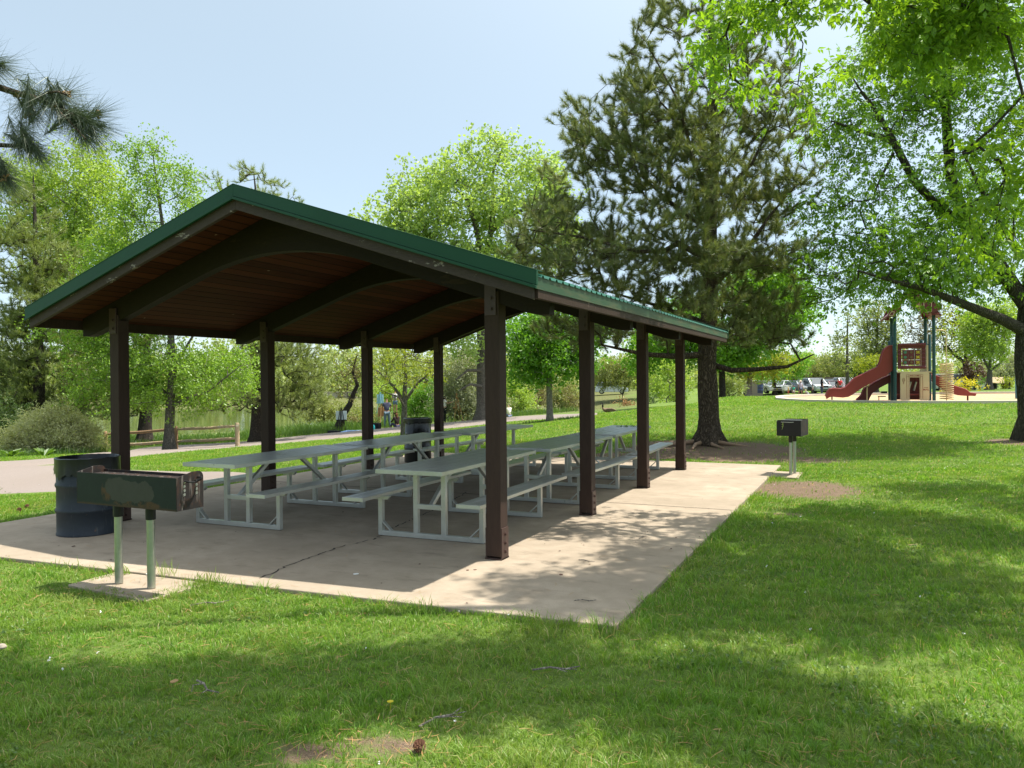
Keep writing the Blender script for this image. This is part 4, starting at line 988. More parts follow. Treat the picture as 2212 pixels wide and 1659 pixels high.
person(gz(feet(858, 922, 45.5)), 1.66, away + R(40), sit, (.030, .018, .020), (.05, .05, .10), 'person with brown hair and dark top sitting beside the slim grey tree', hair=(.10, .045, .02), longhair=True, sleeves='long')
person(at(854, 893, 56), 1.7, away, stand, (.35, .34, .33), (.13, .20, .30), 'person in denim shorts with a white and black backpack, farther off', hair=(.02, .015, .012), shorts=True, pack=(.62, .60, .58))
person(gz(feet(961, 913.5, 46)), 1.66, RIGHT + R(10), dict(arms=((.03, .16, -.2, .0, .24, .05), (.03, .18, -.18, 0, .24, .08))), (.70, .66, .62), (.012, .012, .014), 'person in white T-shirt and black trousers half hidden by a shelter post', hair=(.02, .012, .01), longhair=True)
person(gz(feet(1100, 899, 50)), 1.6, away + R(30), sit, (.75, .74, .72), (.15, .2, .3), 'person with black hair and white top sitting by the creek path', hair=(.012, .012, .014))
RP = [(1598, 859.5, 74, 1.74, LEFT + R(20), point, (.020, .018, .026), (.030, .027, .03), 'person in black shirt stretching an arm out next to the pale trunk', dict(sleeves='long', hair=(.14, .08, .05))),
      (1729, 857.2, 80, 1.66, TOCAM + R(25), walk, (.50, .46, .55), (.12, .16, .26), 'person in lilac shirt, denim shorts and cream sun hat by the parked cars', dict(shorts=True, hat=(.70, .60, .50))),
      (1703, 858.5, 78, .98, LEFT, walk, (.62, .42, .06), (.50, .10, .04), 'toddler in yellow top and red shorts walking on the grass before the white sedan', dict(shorts=True, hat=(.60, .52, .20))),
      (1714.5, 858, 78.5, 1.12, TOCAM, walk, (.06, .42, .30), (.60, .58, .55), 'small child in bright green shirt and white shorts, beside the toddler in yellow', dict(hair=(.35, .22, .09), shorts=True)),
      (1747, 857, 79, 1.15, LEFT, crouch, (.62, .64, .68), (.45, .47, .5), 'child in pale clothes and straw hat crouching on the grass before the silver SUV', dict(hat=(.68, .55, .32))),
      (1756, 856.2, 80, 1.22, LEFT, walk, (.50, .48, .42), (.05, .05, .06), 'child in cream shirt and dark blue sun hat standing in front of the silver SUV', dict(hat=(.03, .04, .08))),
      (1775.5, 856, 77, 1.74, RIGHT, stand, (.018, .020, .030), (.08, .11, .17), 'adult with black hair, jeans and green hat before the silver SUV', dict(longhair=True, hair=(.008, .008, .01), hat=(.06, .09, .09))),
      (1815, 850.5, 82, 1.75, TOCAM, stand, (.62, .05, .06), (.10, .10, .12), 'person in a bright red shirt standing beside the white pickup', dict()),
      (1829.5, 850.5, 84, 1.70, LEFT, stand, (.10, .14, .36), (.35, .33, .28), 'person in blue shirt and pale cap standing right of the thin park tree', dict(hat=(.6, .58, .52))),
      (1809.5, 850.8, 83, 1.70, away, stand, (.03, .03, .035), (.03, .03, .035), 'person dressed all in black just left of the person in red', dict(sleeves='long'))]
for px, py, d, h, f, po, sh_, pa, lb, kw in RP:
    person(gz(feet(px, py, d)), h, f, po, sh_, pa, lb, **kw)
# ------------------------------------------------------------------ easels and kit
MT['wood'] = plain('easel_wood', (.42, .24, .10), .6, 0, .2, 8); MT['canvas'] = plain('pale_canvas', (.62, .70, .70), .8, 0, .15, 5); MT['teal'] = plain('teal_bottle', (.04, .48, .50), .35)
def easel(pos, face, h, mat, canv, label, paintm=None):
    e = empty('easel', pos, label, 'easel', None, face - PI / 2)
    for p, q in (((-.28, 0, 0), (-.04, .0, h)), ((.28, 0, 0), (.04, .0, h)), ((0, .45, 0), (0, .04, h * .93))):
        m = MB(); m.bar(p, q, .035, .025); m.build('leg', mat, e)
    m = MB(); m.bar((-.30, -.05, h * .5), (.30, -.05, h * .5), .05, .06); m.bar((0, -.01, h * .4), (0, -.01, h * 1.05), .04, .02); m.build('tray', mat, e)
    if canv: m = MB(); m.box(-canv[0] / 2, canv[0] / 2, -.06, -.035, h * .52, h * .52 + canv[1]); m.build('canvas', paintm or MT['canvas'], e)
    return e
easel(gz(feet(824, 923, 47.2)), away + PI, 1.45, MT['wood'], (.42, .5), 'wooden box easel with an orange pink canvas in front of the person in navy', plain('orange_canvas', (.50, .24, .14), .8, 0, .35, 6))
easel(gz(feet(737, 926, 44)), away + PI, 1.35, MT['sootplain'], (.62, .5), 'black tripod easel holding a pale blue canvas, unattended beside the crooked tree')
easel(gz(feet(987, 912, 46)), away + PI + R(60), 1.72, MT['wood'], None, 'tall wooden easel standing by itself before the silvery shrub')
easel(at(822, 893, 56), away + PI + R(20), 1.5, plain('blue_easel', (.18, .40, .48), .5), (.5, .6), 'light blue easel farther off on the bank, left of the backpack wearer', plain('blue_canvas', (.30, .50, .58), .7))
b = gz(feet(807, 929, 43)); m = MB(); m.lathe([(.001, 0), (.075, 0), (.08, .02), (.08, .22), (.05, .26), (.045, .30), (.001, .31)], 14); o = m.build('water_jug', MT['teal'], smooth=True); o.location = b; tag(o, 'teal water bottle standing beside black bags on the bank', 'bottle')
for px, py, d, w, h, c, nm, lb in ((814, 928, 43.6, .42, .38, (.012, .012, .016), 'backpack', 'black backpack slumped on the bank right of the teal bottle'), (722, 930, 42.6, .7, .14, (.02, .022, .03), 'duffel_bag', 'low dark duffel bag lying under the black tripod easel'), (798, 928.5, 43.5, .4, .22, (.035, .018, .014), 'tote_bag', 'small dark brown bag lying left of the teal bottle')):
    b = gz(feet(px, py, d)); m = MB(); m.box(-w / 2, w / 2, -.15, .15, 0, h); m.box(-w / 2 + .05, w / 2 - .05, -.2, -.15, .03, h * .6); m.tube([(-.1, 0, h), (-.08, 0, h + .06), (.08, 0, h + .06), (.1, 0, h)], .012, 6)
    o = m.build(nm, cm(c), bevel=.05); o.location = b; tag(o, lb, 'bag')
b = gz(feet(760, 930.5, 42.5)); m = MB(); m.box(-.8, .8, -.5, .5, 0, .02); m.box(-.3, .2, -.2, .2, .02, .05); o = m.build('picnic_mat', plain('mat_blue', (.20, .32, .55), .7), bevel=.004); o.location = b + [0, 0, .03]; o.rotation_euler = (0, 0, away); tag(o, 'light blue mat spread on the bank below the black easel', 'mat')
# ------------------------------------------------------------------ goose
b = at(1311, 894.5, 41); b = gz(b); b[2] = max(b[2], at(1311, 894.5, 41)[2] - .02); gs = empty('goose', b, 'Canada goose resting on the lawn with its black neck raised, beyond the tables', 'goose', None, away + PI / 2)
gs['label'] = 'brown goose resting on the lawn with its black neck raised, beyond the tables'
J = {'t': ((-.52, 0, .16), (.03, .02)), 'a': ((-.36, 0, .15), (.10, .08)), 'b': ((-.15, 0, .15), (.15, .13)), 'c': ((.08, 0, .16), (.14, .13)), 'd': ((.20, 0, .22), (.075, .07)), 'e': ((.23, 0, .36), .036), 'f': ((.21, 0, .48), .032), 'g': ((.24, 0, .54), (.042, .038)), 'h': ((.31, 0, .53), (.02, .02)), 'i': ((.36, 0, .52), (.012, .008))}
ob = skinmesh('body', J, [('b', 'a'), ('a', 't'), ('b', 'c'), ('c', 'd'), ('d', 'e'), ('e', 'f'), ('f', 'g'), ('g', 'h'), ('h', 'i')], cm((.20, .14, .09)), gs, 2, 'b')
J2 = {'d': ((.215, 0, .27), (.062, .056)), 'e': ((.23, 0, .36), .043), 'f': ((.21, 0, .48), .039), 'g': ((.24, 0, .54), (.049, .045)), 'h': ((.30, 0, .53), (.027, .027)), 'i': ((.365, 0, .52), (.014, .010))}
skinmesh('neck', J2, [('d', 'e'), ('e', 'f'), ('f', 'g'), ('g', 'h'), ('h', 'i')], cm((.010, .010, .010)), gs, 2, 'd')
m = MB(); m.lathe([(.001, -.05), (.035, -.02), (.035, .02), (.001, .04)], 10, (.235, 0, .505)); m.build('cheek_patch', cm((.75, .74, .7)), gs)
m = MB(); m.lathe([(.001, -.04), (.05, 0), (.001, .05)], 10, (-.42, 0, .10)); m.build('rump_patch', cm((.75, .74, .7)), gs)
for s in (-1, 1):
    m = MB(); m.prism([(-.50, .17), (-.30, .12), (.0, .10), (.12, .18), (0, .26), (-.25, .26)], s * .14 - .02, s * .14 + .02, 'y'); m.build('wing', cm((.13, .09, .06)), gs, bevel=.02)
# ------------------------------------------------------------------ cars
MT['glass'] = plain('car_glass', (.04, .055, .06), .08, .0, .1, 3, .9); MT['tyre'] = plain('tyre_rubber', (.012, .012, .012), .8); MT['lamp'] = plain('headlamp', (.6, .6, .6), .15, .3)
def car(pos, rz, color, kind, label, cat='car'):
    name = {'sedan': 'sedan', 'suv': 'sport_utility_vehicle', 'pickup': 'pickup_truck'}[kind]
    r = empty(name, pos, label, cat, 'cars parked along the far lot', rz); paint = plain('car_paint_' + '%02d' % int(color[0] * 99), color, .25, .3, .03, 2, .6)
    W = .90 if kind == 'sedan' else .96; Lh = 2.35; H = {'sedan': 1.45, 'suv': 1.72, 'pickup': 1.85}[kind]; belt = {'sedan': .95, 'suv': 1.08, 'pickup': 1.12}[kind]
    lo = [(-Lh, .35), (-Lh, belt - .12), (-Lh + .15, belt), (1.0, belt - .02), (1.9, belt - .12), (Lh - .03, belt - .28), (Lh, .55), (Lh - .05, .30), (-Lh + .1, .28)]
    m = MB(); m.prism(lo, -W, W, 'y'); m.build('body', paint, r, bevel=.08)
    if kind == 'sedan': cab = [(-1.75, belt - .03), (-1.15, H - .05), (-.2, H), (.45, H - .06), (1.15, belt - .04)]
    elif kind == 'suv': cab = [(-2.25, belt - .03), (-2.0, H - .06), (-.5, H), (.35, H - .05), (1.15, belt - .04)]
    else: cab = [(-.8, belt - .03), (-.7, H - .04), (.2, H), (.55, H - .05), (1.15, belt - .04)]
    k = .86
    n = len(cab); vs = [(x, -W * (k if z > belt + .1 else .97), z) for x, z in cab] + [(x, W * (k if z > belt + .1 else .97), z) for x, z in cab]
    m = MB(); m.add(vs, [tuple(range(n)), tuple(range(2 * n - 1, n - 1, -1))] + [(i, n + i, n + (i + 1) % n, (i + 1) % n) for i in range(n)]); m.build('windows', MT['glass'], r, bevel=.03)
    m = MB(); x0, x1 = cab[1][0], cab[-2][0]; m.box(x0 - .02, x1 + .03, -W * k + .0, W * k, H - .10, H + .015); m.build('roof', paint, r, bevel=.04)
    for s in (-1, 1):
        for a, b2 in ((cab[1], cab[0]), (cab[-2], cab[-1])): 
            m = MB(); m.bar((a[0], s * W * .865, a[1] - .02), (b2[0], s * W * .96, b2[1]), .09, .06); m.build('pillar', paint, r)
        for x in (-1.45, 1.45):
            m = MB(); m.tube([(x, s * (W - .20), .34), (x, s * (W + .02), .34)], .34, 20); w = m.build('wheel', MT['tyre'], r)
            m = MB(); m.tube([(x, s * (W - .0), .34), (x, s * (W + .03), .34)], .21, 14); m.build('rim', MT['galv'], w)
        m = MB(); m.box(Lh - .16, Lh - .01, min(s * .55, s * .87), max(s * .55, s * .87), belt - .36, belt - .22); m.build('headlight', MT['lamp'], r, bevel=.02)
        m = MB(); m.box(.85, 1.0, min(s * W, s * (W + .16)), max(s * W, s * (W + .16)), belt + .02, belt + .16); m.build('mirror', paint, r, bevel=.02)
    m = MB(); m.box(Lh - .05, Lh + .01, -.48, .48, belt - .40, belt - .20); m.build('grille', MT['sootplain'], r, bevel=.02); m = MB(); m.box(Lh - .03, Lh + .015, -.5, .5, .36, .48); m.build('lower_grille', MT['sootplain'], r)
    return r
T0 = TOCAM
for px, d, dr_, c, kind, lb in ((1655, 86, 12, (.72, .72, .72), 'sedan', 'white sedan with dark grille parked nose out beside the blue barrel'),
                                (1683, 88, -38, (.68, .69, .70), 'sedan', 'white sedan parked at an angle just right of the dark park tree'),
                                (1697, 93, -20, (.10, .12, .14), 'sedan', 'dark grey sedan partly behind the angled white sedan'),
                                (1730, 89, 8, (.22, .25, .28), 'sedan', 'grey sedan parked behind the person in lilac'),
                                (1759, 88, 6, (.50, .53, .56), 'suv', 'silver SUV parked nose out in the middle of the row'),
                                (1785, 94, -25, (.30, .32, .33), 'suv', 'grey SUV behind the right side of the silver one'),
                                (1801, 90, 0, (.16, .10, .11), 'sedan', 'maroon sedan behind the person dressed in black'),
                                (1822, 92, 5, (.70, .71, .72), 'pickup', 'white pickup parked beside the person in red')):
    p = at(px, 849.5, d); car(p, T0 + R(dr_), c, kind, lb)
p = at(1322, 851, 112); car(p, T0 + R(80), (.55, .60, .66), 'suv', 'pale silver SUV parked broadside beyond the creek, seen between the shelter posts')
p = at(2068, 846, 75); car(p, T0 + R(70), (.45, .47, .48), 'suv', 'silver SUV glimpsed behind the coil climber')
# ------------------------------------------------------------------ low buildings and barrels
def _brick(nt, N):
    v = coords(nt, N); sp = N('SeparateXYZ', i_0=v); f = N('Math', operation='FRACT', i_0=N('Math', operation='MULTIPLY', i_0=sp.outputs[2], i_1=3.3).outputs[0])
    c = mixc(nt, N, noise(nt, N, v, 1, 3), (.12, .075, .055), (.17, .105, .08)); c = mixc(nt, N, ramp(nt, N, f.outputs[0], [(0, 0.), (.12, 1.)]), (.05, .035, .03), c)
    return bsdf(nt, N, c, .8)
MT['boardwall'] = nmat('brown_board_wall', _brick)
b = at(1752, 847, 100); bw = empty('low_building', b, 'long low brown boarded building behind the parked cars', 'building', None, ay + R(3))
m = MB(); m.box(-4.6, 4.6, 0, 6, -.5, 1.75); m.build('wall', MT['boardwall'], bw); m = MB(); m.box(-4.8, 4.8, -.3, 6.3, 1.75, 1.93); m.build('roof', plain('brown_roof', (.13, .085, .07), .7), bw)
for x in (-3, -.5, 2.2): m = MB(); m.box(x, x + 1.0, -.03, .0, .4, 1.4); m.build('door', plain('brown_door', (.09, .06, .05), .7), bw)
b = at(1640, 848, 84); tw = empty('enclosure_wall', b, 'short tan enclosure wall left of the white sedans', 'wall', None, ay)
m = MB(); m.box(-1.6, .4, 0, .25, -.4, 1.2); m.build('wall', plain('tan_wall', (.33, .28, .22), .9), tw); m = MB(); m.box(-1.7, .5, -.05, .30, 1.2, 1.28); m.build('coping', MT['kerb'], tw)
def barrel(pos, r, h, c, lb):
    m = MB(); m.lathe([(.001, 0), (r, 0), (r, h * .3), (r + .02, h * .33), (r, h * .36), (r, h * .64), (r + .02, h * .67), (r, h * .70), (r, h), (r - .02, h), (r - .02, h * .2)], 20)
    o = m.build('barrel', plain('barrel_paint_%d' % int(c[2] * 99), c, .4, .1), smooth=True); o.location = pos; tag(o, lb, 'barrel')
barrel(at(1642.5, 849, 82), .30, .92, (.03, .05, .12), 'dark blue barrel standing left of the white sedan'); barrel(at(1611, 859, 73), .27, .66, (.02, .03, .05), 'short dark barrel beside the person in black')
# small house glimpse across the pond
b = at(383, 858, 150); hs = empty('house', b, 'small house with an orange tiled roof glimpsed across the pond through leaves', 'house', None, ay)
m = MB(); m.box(-5, 5, 0, 6, -2, 3.2); m.build('wall', plain('house_wall', (.45, .38, .30), .8), hs); m = MB(); m.prism([(-5.6, 3.1), (5.6, 3.1), (3.5, 5.2), (-3.5, 5.2)], -.6, 6.6, 'y'); m.build('roof', plain('orange_tiles', (.45, .20, .10), .8), hs)
for x in (-3, 0, 2.4): m = MB(); m.box(x, x + 1.1, -.04, 0, .9, 2.2); m.build('window', MT['glass'], hs)
b = at(980 * .7315, 861, 130); m = MB(); m.box(-5, 5, 0, .4, -1.5, 1.0); m.box(-5.2, 5.2, -.1, .5, 1.0, 1.15); o = m.build('retaining_wall', MT['kerb']); o.location = b; tag(o, 'pale low wall across the pond beyond the crooked tree', 'wall')
# ------------------------------------------------------------------ vegetation engine
def unit(v): return v / np.maximum(np.linalg.norm(v, axis=-1, keepdims=True), 1e-9)
def leafquads(C, per, spread, size, rs, zb=.0, asp=.55, nb=.6, fold=.12, D=None, db=0.):
    """rhombic leaves scattered round the centres C"""
    ns = max(1, int(per / 11)); C = np.repeat(C, ns, 0); C = C + rs.normal(size=C.shape) * spread * 1.05; per = max(1, per // ns)
    if D is not None: D = np.repeat(D, ns, 0)
    C = np.repeat(C, per, 0); n = len(C)
    g = rs.normal(size=(n, 3)) * spread * .42; p = C + g
    d = rs.normal(size=(n, 3)); d[:, 2] += zb - .25
    if D is not None: d += np.repeat(D, per, 0) * db
    d = unit(d); nn = rs.normal(size=(n, 3)); nn[:, 2] += nb; s = unit(np.cross(d, nn)); up = np.cross(s, d)
    L_ = size * rs.uniform(.45, 1.4, (n, 1)); W_ = L_ * asp / 2
    V = np.stack([p, p + d * L_ * .42 + s * W_ + up * L_ * fold, p + d * L_, p + d * L_ * .42 - s * W_ + up * L_ * fold], 1)
    return V.reshape(-1, 3), np.arange(4 * n).reshape(n, 4)
def compound(C, D, per, spread, rach, leaf, rs, k=5, droop=.5, asp=.42):
    """pinnate leaves: rachis with k leaflets, hanging a little"""
    C = np.repeat(C, per, 0); D = np.repeat(D, per, 0); n = len(C)
    p0 = C + rs.normal(size=(n, 3)) * spread
    d = unit(D * .6 + rs.normal(size=(n, 3)) * .8 + np.array([0, 0, -droop])); nn = rs.normal(size=(n, 3)) * .5; nn[:, 2] += 1
    s = unit(np.cross(d, nn)); up = np.cross(s, d); V = []
    Ls = leaf * rs.uniform(.75, 1.2, (n, 1))
    for j in range(k):
        if j == k - 1: t = 1.; ld = d
        else: t = .35 + .5 * (j // 2) / max(1, (k - 1) // 2); sd = 1 if j % 2 else -1; ld = unit(d * .65 + s * sd * .75 + np.array([0, 0, -.25]))
        b = p0 + d * rach * t; ls = unit(np.cross(ld, up)); lu = np.cross(ls, ld)
        V.append(np.stack([b, b + ld * Ls * .4 + ls * Ls * asp / 2 + lu * Ls * .08, b + ld * Ls, b + ld * Ls * .4 - ls * Ls * asp / 2 + lu * Ls * .08], 1))
    V = np.stack(V, 1).reshape(-1, 3)
    return V, np.arange(len(V)).reshape(-1, 4)
def needles(C, D, per, ln, w, rs, cone=.75, back=.06):
    C = np.repeat(C, per, 0); D = np.repeat(unit(D), per, 0); n = len(C)
    d = unit(D + rs.normal(size=(n, 3)) * cone); p = C - D * rs.uniform(0, 1, (n, 1)) * back
    s = unit(np.cross(d, rs.normal(size=(n, 3)))) * w / 2; L_ = ln * rs.uniform(.7, 1.15, (n, 1))
    V = np.stack([p - s, p + s, p + d * L_], 1).reshape(-1, 3)
    return V, np.arange(3 * n).reshape(n, 3)
class Skel:
    def __init__(s): s.p = []; s.par = []; s.r = []; s.lvl = []; s.tubes = []
    def poly(s, pts, rads, parent=-1, step=.45, main=True):
        pts = [np.asarray(p, float) for p in pts]
        if parent == -2: parent = int(np.argmin(np.linalg.norm(np.array(s.p) - pts[0], axis=1)))
        last = parent; tp = []; tr = []
        for i in range(len(pts) - 1):
            n = max(1, int(np.linalg.norm(pts[i + 1] - pts[i]) / step))
            for k in range(n + (i == len(pts) - 2)):
                t = k / n; s.p.append(pts[i] + (pts[i + 1] - pts[i]) * t); s.par.append(last); s.r.append(rads[i] + (rads[i + 1] - rads[i]) * t); s.lvl.append(0); last = len(s.p) - 1
                tp.append(s.p[-1]); tr.append(s.r[-1])
        s.tubes.append((tp, tr)); return last
    def grow(s, A, rs, bend=.15, upw=.0, seg=.4, minz=None):
        P = np.zeros((len(s.p) + len(A) * 30, 3)); n = len(s.p); P[:n] = s.p
        d0 = np.min(np.linalg.norm(A[:, None] - P[None, :n], axis=2), 1); tips = []; dirs = []
        for a in A[np.argsort(d0)]:
            v = P[:n] - a; dist = np.linalg.norm(v, axis=1) + upw * np.maximum(0, v[:, 2]) 
            if minz is not None: dist = dist + 5 * np.maximum(0, minz - P[:n, 2])
            i = int(np.argmin(dist)); q = P[i].copy(); L_ = np.linalg.norm(a - q)
            m = min(25, max(1, int(L_ / seg))); c = (q + a) / 2 + rs.normal(size=3) * L_ * bend; c[2] += L_ * .06
            last = i
            for k in range(1, m + 1):
                t = k / m; x = q * (1 - t) ** 2 + 2 * c * t * (1 - t) + a * t * t
                P[n] = x; s.p.append(x); s.par.append(last); s.r.append(0); s.lvl.append(1); last = n; n += 1
            pr = P[s.par[last]]; tips.append(a); dirs.append(a - pr if np.linalg.norm(a - pr) > .01 else np.array([0, 0, 1.]))
        return np.array(tips), unit(np.array(dirs))
    def mesh(s, name, mat, parent, org, r0=.006, e=2.3, sides=5, bark=14, flare=None, rmax=9.):
        n = len(s.p); acc = np.zeros(n); rad = np.zeros(n)
        for i in range(n - 1, -1, -1):
            r = max(r0, acc[i] ** (1 / e)); 
            if s.lvl[i] == 0: r = s.r[i]
            r = min(r, rmax); rad[i] = r
            if s.par[i] >= 0: acc[s.par[i]] += r ** e
        P = np.array(s.p) - org; idx = np.array([i for i in range(n) if s.par[i] >= 0 and s.lvl[i] == 1], int)
        VV = []; FF = []; base = 0
        if len(idx):
            pa = np.array(s.par)[idx]; a = P[pa]; b = P[idx]; d = unit(b - a); ref = np.where(np.abs(d[:, 2:3]) > .9, np.array([[1., 0, 0]]), np.array([[0, 0, 1.]]))
            u = unit(np.cross(d, ref)); v = np.cross(d, u); ra = np.minimum(rad[pa], rad[idx] * 1.35)[:, None]; rb = rad[idx][:, None]; k = sides
            ring = []
            for (c, r) in ((a, ra), (b, rb)):
                for j in range(k):
                    t = 2 * PI * j / k; ring.append(c + (u * math.cos(t) + v * math.sin(t)) * r)
            V = np.stack(ring, 1); m = len(idx); bi = np.arange(m)[:, None] * 2 * k
            F_ = np.concatenate([bi + np.array([[j, (j + 1) % k, k + (j + 1) % k, k + j]]) for j in range(k)], 0)
            VV.append(V.reshape(-1, 3)); FF.append(F_); base = 2 * k * m
        for ti, (tp_, tr) in enumerate(s.tubes):
            mb = MB(); st = max(1, 1); pts = [q - org for q in tp_]; mb.tube(pts, tr, bark, jit=.0)
            V = np.array(mb.v); 
            # knobbly bark outline
            for i in range(len(pts)):
                sl = slice(i * bark, (i + 1) * bark); c = pts[i]; off = V[sl] - c; ang = np.arange(bark) * 2 * PI / bark; z = c[2]
                w = 1 + .07 * np.sin(3 * ang + z * 2.1 + ti) + .04 * np.sin(7 * ang - z * 3.7)
                if flare and ti == 0: w = w + flare * np.exp(-max(0, z) / .22) * (1 + .5 * np.sin(5 * ang + 1.3) + .3 * np.sin(3 * ang))
                V[sl] = c + off * w[:, None]
            q4 = np.array([f for f in mb.f if len(f) == 4], int) + base; FF.append(q4); VV.append(V); base += len(V)
        return npmesh(name, np.concatenate(VV), FF, mat, parent, smooth=True)
def blobs_to_pts(blobs, rs, dens, holes=.35, surf=.45):
    out = []
    for b in blobs:
        px, py, rx, ry, d = b[:5]; dr = b[5] if len(b) > 5 else None; mul = b[6] if len(b) > 6 else 1.
        c = at(px, py, d); a, bb = rx * d / F, ry * d / F; dr = dr if dr is not None else a
        vol = a * bb * dr * 4.19; n = int(max(6, dens * vol * mul))
        u = unit(rs.normal(size=(n, 3))) * (rs.uniform(0, 1, (n, 1)) ** surf)
        q = c + u[:, :1] * a * R2[None] + u[:, 1:2] * bb * np.array([[0, 0, 1.]]) + u[:, 2:] * dr * np.array([[FW[0], FW[1], 0]])
        nz = vnoise(q[:, 0] + q[:, 2] * .7, q[:, 1] - q[:, 2] * .9, 1.7, 11) + .4 * vnoise(q[:, 2] * 1.3, q[:, 0], 2.9, 5)
        out.append(q[nz > -holes * 2.2 - .02])
    return np.concatenate(out)
_cnt = []
def tree(name, label, cat, trunk, blobs, leaf, bark, seed, dens=1.2, per=30, spread=.28, size=.10, limbs=(), kind='quad', holes=.35, upw=.6, minz=None, bend=.15, r0=.006, flare=.5, group=None, asp=.55, rmax=9., extra=None, w=.005, cone=.75, wpts=None, nb=.6, seg=.4, db=0., dm_=None, shoot=1.5):
    rs = np.random.default_rng(seed); S = Skel(); T = [(at(*t[:3]), t[3]) for t in trunk]
    T[0] = (T[0][0].copy(), T[0][1]); b0 = T[0][0].copy(); zg = z1(b0[0], b0[1]); b0[2] = min(b0[2], zg) if abs(zg - b0[2]) < 1.5 else b0[2]; T[0] = (b0 - np.array([0, 0, .15]), T[0][1])
    T.insert(1, (b0 + np.array([0, 0, .02]), T[0][1]))
    S.poly([t[0] for t in T], [t[1] for t in T], step=.3)
    for l in limbs: S.poly([at(*t[:3]) for t in l], [t[3] for t in l], parent=-2, step=.3)
    dm, pm = {'quad': (3.0, 1.7), 'compound': (8, 1.2), 'needle': (1.35, 1.2)}[kind]
    if dm_ is not None: dm = dm_
    per = int(per * pm)
    A = blobs_to_pts(blobs, rs, dens * dm, holes)
    if wpts is not None: A = np.concatenate([A, wpts(rs)])
    A = A[A[:, 2] > zt(A[:, 0], A[:, 1]) + .15]
    tips, dirs = S.grow(A, rs, bend, upw, seg, minz)
    root = empty(name, b0, label, cat, group); print("TREE", label[:40], len(A))
    S.mesh('trunk', L[bark], root, b0, r0, flare=flare, rmax=rmax)
    if kind == 'quad': V, Fc = leafquads(tips, per, spread, size, rs, asp=asp, nb=nb, D=dirs, db=db)
    elif kind == 'compound': V, Fc = compound(tips, dirs, per, spread, size * 1.5, size, rs)
    else:
        # bottlebrush shoots: needles along the last stretch of each twig, plus side shoots
        def rnd_(k): return rs.normal(size=tips.shape) * k
        up_ = np.array([0, 0, .8]); CC = []; DD = []
        for q in range(2):
            base = tips - dirs * (.0 if q == 0 else .28) + rnd_(.02); d_ = unit(dirs + up_ + rnd_(.15 if q == 0 else .6)); CC.append(base); DD.append(d_)
        C = np.concatenate(CC); D = np.concatenate(DD); n_ = len(C); k = int(per)
        Cr = np.repeat(C, k, 0) + np.repeat(D, k, 0) * rs.uniform(0, 1, (n_ * k, 1)) * size * shoot
        V, Fc = needles(Cr, np.repeat(D, k, 0), 1, size, w, rs, cone, back=.01)
    npmesh('crown', V - b0, [Fc], L[leaf], root)
    return root
def B(lst, d, dr): return [(a, b, c, e, d + random.uniform(-.1, .1) * dr, dr) for a, b, c, e in lst]

